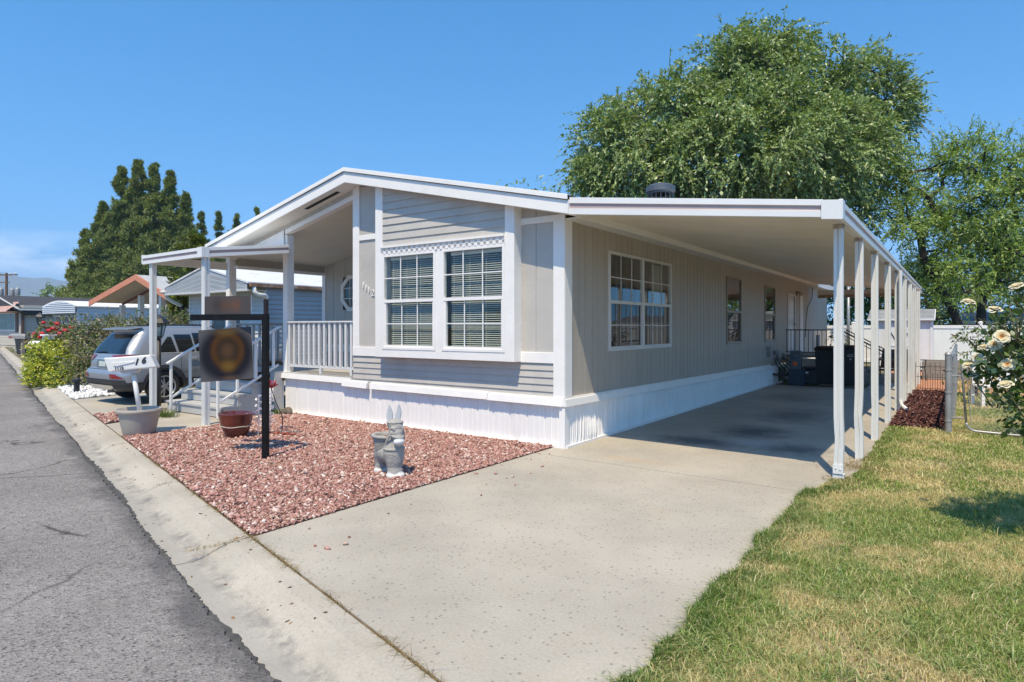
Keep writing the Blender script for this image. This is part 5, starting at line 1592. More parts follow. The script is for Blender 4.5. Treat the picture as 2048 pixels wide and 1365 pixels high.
    MB().prism([(ox - .01, oy + .95, 1.68), (ox - .01, oy + 1.18, 1.68), (ox - .01, oy + 1.0, 1.75)], (.02, 0, 0)).build('aerial_fin', CLAD, t)
    mb = MB().tube([(ox + .4, oy + .02, .30), (ox + .4, oy + .3, .30)], .035, 10); mb.build('exhaust', M('exhaust_pipe', (.15, .15, .15), .4, .1, metal=.8), t)
    # wheels
    for wy in (.95, 3.61):
        for s in (1, -1):
            c = (ox + s * .80, oy + wy, .36)
            mt = Matrix.Translation(c) @ Matrix.Rotation(R(90) * s, 4, 'Y')
            mb = MB().lathe([(.215, -.10), (.30, -.115), (.345, -.09), (.36, -.04), (.36, .04), (.345, .09), (.30, .115), (.235, .11), (.225, .07)], (0, 0, 0), 36)
            mb.xform(mt); w = mb.build('wheel', RUB, t, smooth=True)
            mb = MB().lathe([(.0, .02), (.225, .02), (.235, .11), (.22, .113), (.21, .05)], (0, 0, 0), 36); mb.xform(mt); mb.build('wheel_disc', M('brake_dark', (.05, .05, .05), .6, .1) if 'brake_dark' not in bpy.data.materials else bpy.data.materials['brake_dark'], w)
            mb = MB()
            for k in range(10):
                a = 2 * PI * k / 10 + (.12 if k % 2 else -.12)
                p = Vector((math.cos(a) * .045, math.sin(a) * .045, .10)); q = Vector((math.cos(a) * .222, math.sin(a) * .222, .092))
                mb.bar(p, q, .026, .02, (0, 0, 1))
            mb.lathe([(.0, .112), (.05, .112), (.055, .09)], (0, 0, 0), 16); mb.lathe([(.212, .10), (.222, .116), (.236, .114), (.238, .09)], (0, 0, 0), 36)
            mb.xform(mt); mb.build('rim', RIM, w)
            # arch lip
            mb = MB(); n = 26; vs = []
            for k in range(n + 1):
                a = R(-12 + 204 * k / n)
                for rr in (.40, .475):
                    y, z = wy + rr * math.cos(a), .36 + rr * math.sin(a)
                    vs.append(S(y, max(z, .3), .012 if rr > .45 else .016, s))
            mb.add(vs, [(2 * k, 2 * k + 1, 2 * k + 3, 2 * k + 2) for k in range(n)])
            mb.build('wheel_arch', CLAD, t, smooth=True)
suv()
# ------------------------------------------------------------------ plants
def tubes_np(P0, P1, r0, r1, n=5):
    P0 = np.asarray(P0, float); P1 = np.asarray(P1, float); d = P1 - P0
    L = np.linalg.norm(d, axis=1, keepdims=True); d = d / np.maximum(L, 1e-6)
    ref = np.where(np.abs(d[:, 2:3]) < .9, np.array([[0, 0, 1.]]), np.array([[1., 0, 0]]))
    u = np.cross(d, ref); u /= np.linalg.norm(u, axis=1, keepdims=True); w = np.cross(d, u)
    a = 2 * PI * np.arange(n) / n
    ring = np.cos(a)[None, :, None] * u[:, None] + np.sin(a)[None, :, None] * w[:, None]
    V = np.concatenate([P0[:, None] + ring * np.asarray(r0)[:, None, None], P1[:, None] + ring * np.asarray(r1)[:, None, None]], 1)
    k = (np.arange(len(P0)) * 2 * n)[:, None, None]; j = np.arange(n)
    F = k + np.stack([j, (j + 1) % n, (j + 1) % n + n, j + n], 1)[None]
    return V.reshape(-1, 3), F.reshape(-1, 4)
def unit(v): return v / np.maximum(np.linalg.norm(v, axis=-1, keepdims=True), 1e-6)
def leaf_quads(p, d, L, W, rng, curl=.25, face=None):
    n = len(p); q = unit(rng.normal(size=(n, 3)))
    if face is not None: q = unit(face + q * .75)
    s = unit(np.cross(d, q))
    nn = np.cross(d, s)
    L = L[:, None]; W = W[:, None]
    m = p + d * L * .45 + nn * L * curl * rng.uniform(-1, 1, (n, 1))
    V = np.stack([p, m + s * W / 2, p + d * L, m - s * W / 2], 1).reshape(-1, 3)
    return V, np.arange(n * 4).reshape(-1, 4)
def sprays(C, Nn, rng, twigs, leaves, tl, out, droop, L, W, jit=.25, spread=.5):
    """twigs fan out from every cluster centre; leaves sit along each twig. Returns leaf V,F and twig segment ends"""
    M_ = len(C)
    b = np.repeat(C, twigs, 0); nb_ = np.repeat(Nn, twigs, 0); K = len(b)
    b = b + rng.normal(0, 1, (K, 3)) * np.repeat(np.broadcast_to(jit, (M_,)), twigs)[:, None]
    d0 = unit(nb_ * out + rng.normal(0, spread, (K, 3)))
    ln = np.repeat(np.broadcast_to(tl, (M_,)), twigs) * np.exp(rng.normal(0, .3, K))
    t = (np.arange(leaves) + rng.uniform(.0, .9, (K, leaves))) / leaves
    dr = np.array([0, 0, -1.0]) * droop
    pos = b[:, None] + d0[:, None] * (t * ln[:, None])[..., None] + dr * ((t ** 2) * ln[:, None])[..., None]
    dd = unit(d0[:, None] + 2 * dr * t[..., None] + rng.normal(0, .55, (K, leaves, 3)))
    n = K * leaves
    V, F = leaf_quads(pos.reshape(-1, 3), dd.reshape(-1, 3), L * np.exp(rng.normal(0, .25, n)), W * np.exp(rng.normal(0, .25, n)), rng, .2, np.repeat(unit(nb_ * .8 + np.array([0, 0, .75])), leaves, 0))
    mid = b + d0 * (ln * .5)[:, None] + dr * (.25 * ln)[:, None]; end = b + d0 * ln[:, None] + dr * ln[:, None]
    return V, F, b, mid, end
def lobes_clusters(lobes, rng, dens, inner=.12, squash=.85):
    Cs, Ns = [], []
    for (x, y, z, r) in lobes:
        n = max(6, int(dens * 14 * r * r)); v = unit(rng.normal(size=(n, 3)))
        q = np.where(rng.uniform(size=n) < inner, rng.uniform(.2, .7, n), rng.uniform(.72, 1.04, n))
        c = np.array([x, y, z]) + v * (q * r)[:, None] * np.array([1, 1, squash])
        keep = np.ones(n, bool)
        for (X, Y, Z, R2) in lobes:
            if (X, Y, Z, R2) == (x, y, z, r): continue
            dd = np.linalg.norm((c - [X, Y, Z]) / np.array([1, 1, squash]), axis=1)
            keep &= ~((dd < R2 * .62) & (rng.uniform(size=n) > .25))
        Cs.append(c[keep]); Ns.append(v[keep])
    return np.concatenate(Cs), np.concatenate(Ns)
def skeleton(trunk, C, rng, rbase, hub=None):
    """connect every cluster to the nearest already connected node; radii from the number of clusters carried"""
    nodes = [np.array(p, float) for p in trunk]; par = [-1] + list(range(len(trunk) - 1)); start = len(trunk)
    order = np.argsort(np.linalg.norm(C - nodes[-1], axis=1))
    arr = np.zeros((len(trunk) + 2 * len(C) + 5, 3)); arr[:start] = nodes; cnt = start
    leaf_idx = []
    for i in order:
        c = C[i]; D = np.linalg.norm(arr[:cnt] - c, axis=1) + .35 * np.maximum(0, arr[:cnt, 2] - c[2]) * 2
        j = int(np.argmin(D)); p = arr[j]
        L = np.linalg.norm(c - p)
        if L > .9:
            m = (p + c) / 2 + rng.normal(0, .09 * L, 3) + np.array([0, 0, .06 * L]); arr[cnt] = m; par.append(j); j = cnt; cnt += 1
        arr[cnt] = c; par.append(j); leaf_idx.append(cnt); cnt += 1
    load = np.zeros(cnt)
    for k in leaf_idx: load[k] += 1
    for k in range(cnt - 1, 0, -1):
        if par[k] >= 0: load[par[k]] += load[k]
    rad = np.maximum(.010, rbase * (load / load[0]) ** .46)
    P0, P1, R0, R1 = [], [], [], []
    for k in range(1, cnt):
        j = par[k]; P0.append(arr[j]); P1.append(arr[k]); R0.append(min(rad[j], rad[k] * 1.35)); R1.append(rad[k])
    return np.array(P0), np.array(P1), np.array(R0), np.array(R1)
def make_tree(name, base, trunk, lobes, label, cat, leafm, barkm, seed, dens=1.0, rbase=.3, twigs=5, leaves=8, tl=.8, out=.7, droop=.4, L=.13, W=.06,
              group=None, inner=.12, twigm=None, squash=.85, jit=.25, spread=.5, twigfrac=.35):
    rng = np.random.default_rng(seed)
    t = tag(empty(name, base), label, cat, group)
    C, Nn = lobes_clusters(lobes, rng, dens, inner, squash)
    P0, P1, R0, R1 = skeleton(trunk, C, rng, rbase)
    V, F = tubes_np(P0, P1, R0, R1, 6)
    np_mesh('trunk', V, F, barkm, t, smooth=True)
    V, F, b, m_, e = sprays(C, Nn, rng, twigs, leaves, tl, out, droop, L, W, jit, spread)
    np_mesh('crown', V, F, leafm, t)
    if twigm is not None:
        k = rng.uniform(size=len(b)) < twigfrac
        V1, F1 = tubes_np(np.concatenate([b[k], m_[k]]), np.concatenate([m_[k], e[k]]), np.full(2 * k.sum(), .012), np.full(2 * k.sum(), .007), 4)
        np_mesh('twigs', V1, F1, twigm, t)
    return t
BARK = M('grey_bark', (.085, .07, .058), .95, .3, 3, .4, 14, .6, 20)
BARKD = M('dark_bark', (.045, .036, .03), .95, .3, 3, .4, 14, .6, 20)
TWIG = M('pale_twig', (.24, .215, .18), .9, .2, 10)
ELM = island_mat('elm_leaf', [(0, (.105, .17, .045)), (.4, (.205, .295, .08)), (.75, (.29, .38, .125)), (1, (.34, .41, .17))], .6, .28, gloss=.03,
                 pos_mix=(.5, .66, [(0, (.14, .23, .06)), (1, (.34, .43, .15))]), pos_scale=.55)
LOC = island_mat('locust_leaf', [(0, (.13, .21, .035)), (.5, (.24, .36, .06)), (1, (.37, .47, .11))], .6, .35, gloss=.02,
                 pos_mix=(.5, .65, [(0, (.10, .17, .03)), (1, (.17, .25, .05))]), pos_scale=.5)
elm_lobes = [(-8.95, 21.09, 9.63, 2.95), (-10.06, 20.31, 10.74, 1.72), (-7.52, 23.33, 12.55, 2.92), (-4.82, 25.23, 14.46, 2.66), (-3.48, 26.18, 16.1, 1.52), (-2.12, 28.36, 14.33, 2.88), (0.34, 30.09, 13.81, 2.61), (1.94, 31.22, 13.16, 1.31), (-3.67, 23.6, 10.33, 4.04), (-0.84, 26.2, 9.99, 3.38), (-5.61, 22.22, 9.14, 3.33), (-10.66, 19.89, 9.26, 1.23), (0.67, 29.1, 9.89, 2.16), (-7.95, 21.8, 7.91, 2.7), (-3.19, 27.6, 17.21, 0.92), (-5.32, 26.1, 16.82, 1.05), (-2.33, 28.21, 16.42, 1.05), (0.76, 30.39, 15.64, 0.92), (0.08, 27.46, 7.42, 1.35), (-2.93, 25.34, 7.91, 3.19), (-9.59, 21.86, 13.19, 1.01)]
elm_lobes = [(-4.3 + (x + 4.3) * .94, 25.5 + (y - 25.5) * .94, 7.5 + (z - 7.5) * .95, r * .88) for x, y, z, r in elm_lobes]
make_tree('elm_tree', (-4.0, 25.8, 0), [(-4.0, 25.8, -.1), (-4.1, 25.7, 2.2), (-3.9, 25.6, 4.2), (-4.2, 25.5, 6.2), (-4.3, 25.4, 8.5), (-4.2, 25.5, 10.8)], elm_lobes,
          'huge broad elm tree rising behind the mobile home, tallest tree in view', 'tree', ELM, BARKD, 21, dens=1.0, rbase=.42, twigs=15, leaves=12, tl=.85, out=.75, droop=.40, L=.19, W=.085, inner=.25, twigm=TWIG, twigfrac=.16)
loc_lobes = [(3.13, 28.39, 8.9, 1.43), (4.59, 29.42, 9.61, 1.31), (6.24, 30.58, 9.14, 1.55), (2.8, 26.93, 6.59, 1.15), (5.24, 28.65, 6.82, 1.61), (7.41, 31.41, 7.24, 1.9), (4.1, 30.29, 7.18, 1.11), (5.99, 29.18, 4.98, 1.49), (3.89, 30.15, 4.97, 0.98), (7.49, 30.24, 4.29, 1.38), (2.09, 28.88, 7.42, 0.86), (8.18, 31.95, 9.61, 1.66), (4.67, 27.03, 3.76, 0.89), (3.13, 28.39, 3.91, 1.07), (9.35, 32.78, 7.0, 2.14), (5.3, 31.14, 5.95, 1.23)]
lt = [(4.59, 29.42, -.1), (4.50, 29.4, 1.6), (4.01, 29.01, 2.96), (3.52, 28.66, 3.91), (3.09, 28.36, 4.86), (2.94, 28.25, 6.05)]
make_tree('locust_tree', (4.59, 29.42, 0), lt, loc_lobes[:1] + loc_lobes[3:4] + loc_lobes[6:7] + loc_lobes[8:9] + loc_lobes[10:11] + loc_lobes[12:14] + loc_lobes[1:2],
          'airy locust tree with a dark leaning trunk behind the white shed', 'tree', LOC, BARKD, 22, dens=1.2, rbase=.20, twigs=11, leaves=11, tl=.7, out=.7, droop=.15, L=.17, W=.055, spread=.7, jit=.2)
lt2 = [(5.2, 29.9, -.1), (5.3, 29.95, 1.9), (5.37, 29.97, 3.2), (5.85, 30.31, 3.91), (6.63, 30.86, 4.86)]
make_tree('locust_tree', (5.2, 29.9, 0), lt2, [loc_lobes[k] for k in (2, 4, 5, 7, 9, 11, 14, 15)],
          'airy locust tree with a thick forked trunk at the right edge, behind the roses', 'tree', LOC, BARKD, 23, dens=1.2, rbase=.22, twigs=11, leaves=11, tl=.7, out=.7, droop=.15, L=.17, W=.055, spread=.7, jit=.2)
# low leafy growth seen under the carport roof and behind the shed
BRT = island_mat('bright_leaf', [(0, (.07, .14, .02)), (.6, (.13, .22, .035)), (1, (.20, .29, .06))], .6, .4)
for (nm, x, y, z, r, lb) in (('leafy_tree', -1.38, 35.0, 2.6, 1.7, 'bright green leafy tree seen under the carport beside the grey pole'), ('leafy_tree', .4, 36.0, 3.2, 1.9, 'bright green leafy tree seen between the carport posts behind the shed'), ('leafy_tree', 2.6, 37.6, 3.4, 1.9, 'green leafy tree low behind the shed roof, at the foot of the locusts')):
    make_tree(nm, (x, y, 0), [(x, y, -.1), (x, y, 1.2)], [(x, y, z, r), (x + .8, y, z + 1.0, r * .7), (x - .8, y + .3, z + .8, r * .7)], lb, 'tree', BRT, BARK, int(100 + x * 7), dens=1.0, rbase=.12, tl=.6, L=.2, W=.09, group='leafy trees beyond the white fence')
for (x, y, z, r, lb) in ((7.0, 40.0, 3.0, 2.6, 'dark evergreen tree in shade behind the right-hand locust'), (3.2, 41.0, 3.0, 2.4, 'dark evergreen tree in shade just right of the shed, behind the trunks')):
    make_tree('evergreen_tree', (x, y, 0), [(x, y, -.1), (x, y, 2.0)], [(x, y, z, r), (x + .8, y, z + 1.8, r * .7), (x - 1.4, y + .3, z + .2, r * .8), (x + 1.8, y, z - .3, r * .8)], lb, 'tree', ELM, BARKD, int(130 + x * 7), dens=.9, rbase=.16, tl=.6, L=.22, W=.08, group='evergreens beyond the white fence')
make_tree('ash_tree', (-14.7, 20.8, 0), [(-14.7, 20.8, -.1), (-14.7, 20.8, 3), (-14.8, 20.8, 6)], [(-14.8, 20.6, 7.5, 1.2), (-15.6, 20.1, 8.6, .75), (-14.3, 21.0, 8.55, .8), (-13.6, 21.5, 8.1, .6)],
          'small tree top just showing above the roof ridge left of the elm', 'tree', LOC, BARK, 31, dens=1.3, rbase=.12, tl=.5, L=.16, W=.07)

# conifers
CON = island_mat('conifer_spray', [(0, (.10, .15, .045)), (.45, (.20, .265, .07)), (.85, (.30, .36, .10)), (1, (.42, .34, .18))], .7, .2,
                 pos_mix=(.52, .68, [(0, (.10, .14, .04)), (1, (.25, .26, .10))]), pos_scale=.8)
ARB = island_mat('arborvitae_spray', [(0, (.075, .105, .012)), (.5, (.14, .17, .02)), (1, (.22, .235, .04))], .7, .22)
def conifer(name, x, y, top, rad, label, seed, mat=CON, group=None, n=None, L=.17, W=.045, z0=.3, power=1.22, bulge=.12, per=13, cat='tree', tl=.24, sc=1.0):
    rng = np.random.default_rng(seed)
    t = tag(empty(name, (x, y, 0)), label, cat, group)
    H = top - z0; n = n or int(38 * rad * H)
    nb_ = max(14, n // 11)                       # boughs, each carrying a clump of sprays
    h = rng.uniform(0, 1, nb_) ** 1.2; h[:4] = (.88, .93, .97, .995); a = rng.uniform(0, 2 * PI, nb_)
    rr = rad * np.minimum(1, (1 - h) ** power + .03) * rng.uniform(.5, 1.25, nb_) * np.minimum(1, .6 + h * 3)
    idx = np.repeat(np.arange(nb_), 11); f = rng.uniform(.35, 1.0, len(idx)); f[::11] = 1.0
    sg = .05 * sc + .21 * rad * (1 - h[idx])
    C = np.stack([x + rr[idx] * f * np.cos(a[idx]), y + rr[idx] * f * np.sin(a[idx]), z0 + h[idx] * H + rr[idx] * (f - .6) * .35], 1) + rng.normal(0, 1, (len(idx), 3)) * sg[:, None] * np.array([.55, .55, .8])
    C[:, 2] = np.minimum(C[:, 2], top)
    Nn = unit(np.stack([np.cos(a[idx]), np.sin(a[idx]), np.full(len(idx), .7)], 1))
    V, F, b, m_, e = sprays(C, Nn, rng, per, 5, tl * (1.15 - .8 * h[idx]), .9, -.15, L, W, .13 * sc * (1.1 - h[idx]), .55)
    MB().tube([(x, y, -.1), (x, y, z0 + H * .5), (x, y, z0 + H * .96)], [rad * .09 + .03, rad * .06 + .02, .015], 8).build('trunk', BARK, t)
    np_mesh('crown', V, F, mat, t)
    return t
big = [(-45.39, 13.74, 13.2, 2.7, 'tall dark conifer spire, left of the two highest ones'), (-44.38, 14.45, 13.7, 2.5, 'highest dark conifer spire in the clump behind the salmon gable'), (-43.46, 15.1, 13.5, 2.4, 'dark conifer spire just right of the highest one'),
       (-42.51, 15.78, 12.9, 2.3, 'dark conifer spire at the right shoulder of the tall clump'), (-46.32, 12.9, 10.6, 2.3, 'lower dark conifer on the left flank of the tall clump'), (-47.3, 12.2, 8.6, 2.0, 'short dark conifer further out on the left flank of the clump'),
       (-48.3, 11.7, 5.9, 1.6, 'lowest dark conifer at the far left foot of the clump'), (-41.6, 16.4, 11.3, 2.2, 'dark conifer on the right flank of the clump, above the awning')]
def push(x, y, z, r, f): return 4.38 + (x - 4.38) * f, -7.44 + (y + 7.44) * f, 1.65 + (z - 1.65) * f, r * f
for k, (x, y, z, r, lb) in enumerate(big):
    x, y, z, r2 = push(x, y, z, r, 1.6)
    conifer('conifer', x, y, z, r2 * 1.3, lb, 40 + k, group='dark conifers behind the salmon house', n=int(42 * r * z), L=.28, W=.075, tl=.38, sc=1.6)
for k, (x, y, z, r, lb) in enumerate(((-50.4, 22.4, 11.7, 1.7, 'small conifer tip showing just right of the tall clump'), (-49.2, 23.3, 11.7, 1.5, 'slim conifer tip, first of three in a row above the awning roof'), (-47.9, 24.28, 11.6, 1.4, 'slim conifer tip beside the white rake board of the gable'), (-46.39, 25.27, 12.1, .7, 'single thin conifer tip poking over the white rake board'))):
    x, y, z, r2 = push(x, y, z, r, 1.5)
    conifer('conifer', x, y, z, r2 * 1.15, lb, 60 + k, group='distant conifer tips over the awning', n=int(22 * r * z), L=.27, W=.07, tl=.36, sc=1.5)
conifer('arborvitae', -24.25, 7.85, 5.9, 1.05, 'yellow-green arborvitae left of the next trailer, in front of the conifers', 71, ARB, 'arborvitae beside the next trailer', n=520, L=.16, W=.06, power=.42, per=8, tl=.2)
conifer('arborvitae', -22.9, 8.9, 5.9, 1.0, 'yellow-green arborvitae half hidden behind the awning posts', 72, ARB, 'arborvitae beside the next trailer', n=480, L=.16, W=.06, power=.42, per=8, tl=.2)
conifer('arborvitae', -25.2, 7.3, 3.4, .85, 'short yellow-green arborvitae in front of the salmon house', 73, ARB, 'arborvitae beside the next trailer', n=300, L=.15, W=.06, power=.45, per=8, tl=.2)
make_tree('round_tree', (-96.4, 27.8, 0), [(-96.4, 27.8, -.1), (-96.4, 27.8, 2.5)], [(-96.4, 27.8, 5.2, 2.25), (-94.6, 28.7, 4.4, 1.8), (-97.3, 27.7, 4.0, 1.65)], 'small round dark green tree left of the conifer clump', 'tree', ELM, BARK, 80, dens=1.0, rbase=.18, tl=.75, L=.34, W=.16)
make_tree('golden_shrub', (-84.4, 21.7, 0), [(-84.4, 21.7, -.1), (-84.4, 21.7, 1.5)], [(-84.4, 21.7, 4.2, 1.0), (-85.6, 21.2, 4.0, .9), (-83.2, 22.2, 3.9, .8)], 'yellow-green treetop just above the black roof at far left', 'tree', ARB, BARK, 81, dens=1.4, rbase=.1, tl=.4, L=.25, W=.12)

# hedges by the neighbouring driveway
HED = island_mat('hedge_leaf', [(0, (.07, .11, .02)), (.35, (.13, .19, .04)), (.66, (.20, .26, .06)), (.78, (.27, .22, .12)), (.9, (.33, .26, .18)), (1, (.42, .34, .27))], .7, .22,
                pos_mix=(.48, .62, [(0, (.14, .10, .055)), (.45, (.26, .19, .11)), (.7, (.15, .19, .05)), (1, (.38, .30, .22))]), pos_scale=1.6)
hl = [(-16.15, .71, .99, .88), (-17.32, .5, 1.12, .68), (-15.38, .1, .54, .5), (-14.53, .5, .55, .6), (-17.04, 1.92, 1.40, .71), (-17.81, 3.21, 1.62, .64), (-17.76, 3.86, 1.55, .58), (-17.07, 1.29, 1.42, .54), (-17.18, 2.44, 1.08, .81), (-16.96, 3.21, 1.0, .67), (-15.3, .9, .9, .65)]
make_tree('hedge', (-16.5, 1.2, 0), [(-16.5, 1.2, -.05), (-16.5, 1.2, .25)], hl, 'large untrimmed mixed green and brown shrub beside the silver SUV', 'hedge', HED, BARK, 90, dens=9, rbase=.09, twigs=6, leaves=7, tl=.30, out=.8, droop=.1, L=.085, W=.034, twigm=TWIG, jit=.10, spread=.8, twigfrac=.25)
EUO = island_mat('golden_leaf', [(0, (.12, .20, .02)), (.3, (.32, .38, .03)), (.6, (.58, .56, .05)), (1, (.75, .68, .10))], .55, .25, gloss=.03,
                pos_mix=(.47, .58, [(0, (.14, .23, .025)), (.6, (.32, .40, .04)), (1, (.55, .55, .06))]), pos_scale=1.5)
yl = [(-16.92, -.37, .76, .46), (-16.42, -.30, .52, .50), (-17.71, -.2, .50, .44), (-17.17, -.08, .92, .36), (-15.85, -.42, .28, .30), (-17.71, -.30, .20, .29), (-16.7, -.45, .3, .4), (-17.3, -.4, .35, .4)]
make_tree('golden_hedge', (-16.9, -.2, 0), [(-16.9, -.2, -.05), (-16.9, -.2, .2)], yl, 'low rounded yellow-green shrub at the kerb in front of the mixed hedge', 'hedge', EUO, BARK, 91, dens=20, rbase=.05, twigs=6, leaves=6, tl=.13, out=.9, droop=0, L=.062, W=.042, jit=.06, spread=.9)
rl = [(-27.3, 3.38, 1.35, .55), (-28.0, 3.5, 1.0, .6), (-26.5, 3.6, 1.35, .5), (-27.5, 3.2, .6, .5)]
rt = make_tree('red_rose_bush', (-27.1, 3.4, 0), [(-27.1, 3.4, -.05), (-27.1, 3.4, .3)], rl, 'rose bush covered in bright red blooms behind the hedge', 'bush', HED, BARK, 92, dens=7, rbase=.05, twigs=5, leaves=6, tl=.25, L=.10, W=.06, jit=.08)
REDP = M('red_petals', (.50, .012, .02), .6, .35, 12); r = random.Random(6)
for k in range(34):
    l = rl[k % 3]; v = Vector((r.gauss(.3, 1), r.gauss(-.5, 1), r.gauss(.2, .8))).normalized() * (l[3] + .08)
    c = Vector(l[:3]) + v; MB().ball(tuple(c), (.13 * r.uniform(.7, 1.3), .10, .075), 7, 5).build('bloom', REDP, rt)
make_tree('pink_rose_bush', (-32.5, 4.5, 0), [(-32.5, 4.5, -.05), (-32.5, 4.5, .3)], [(-32.5, 4.5, .9, .5), (-32.1, 4.7, .6, .5)], 'pale pink flowering bush under the black street lantern', 'bush', island_mat('pink_bush', [(0, (.08, .12, .03)), (.5, (.13, .15, .06)), (.7, (.5, .30, .30)), (1, (.6, .45, .43))], .7, .2), BARK, 93, dens=7, rbase=.05, tl=.25, L=.11, W=.07, jit=.08)
# weeds by the walkway and in front of the far homes
WEED = island_mat('weed_leaf', [(0, (.07, .12, .02)), (.6, (.12, .19, .035)), (1, (.22, .24, .08))], .7, .3)
for (x, y, s, lb) in ((-7.55, -1.62, 1, 'tuft of green weeds at the foot of the left awning post'), (-6.15, -.30, .7, 'green weed growing at the left end of the skirting')):
    pts_ = RNG.normal(0, .09 * s, (160, 2)) * np.array([1.6, .8]) + [x, y]
    w_ = blades('weed', pts_, .14 * s * np.exp(RNG.normal(0, .4, 160)), np.full(160, .012), 1.1, WEED); tag(w_, lb, 'weed')
for k, (x, y, s, lb) in enumerate(((-46.8, 8.6, 1.6, 'straggly weeds in front of the beige home at far left'), (-44.2, 8.1, 1.3, 'leafy weed standing left of the wheeled bin on the far lawn'))):
    pts_ = RNG.normal(0, .22 * s, (220, 2)) + [x, y]
    w_ = blades('weed', pts_, .28 * s * np.exp(RNG.normal(0, .4, 220)), np.full(220, .05), 1.0, WEED); tag(w_, lb, 'weed')
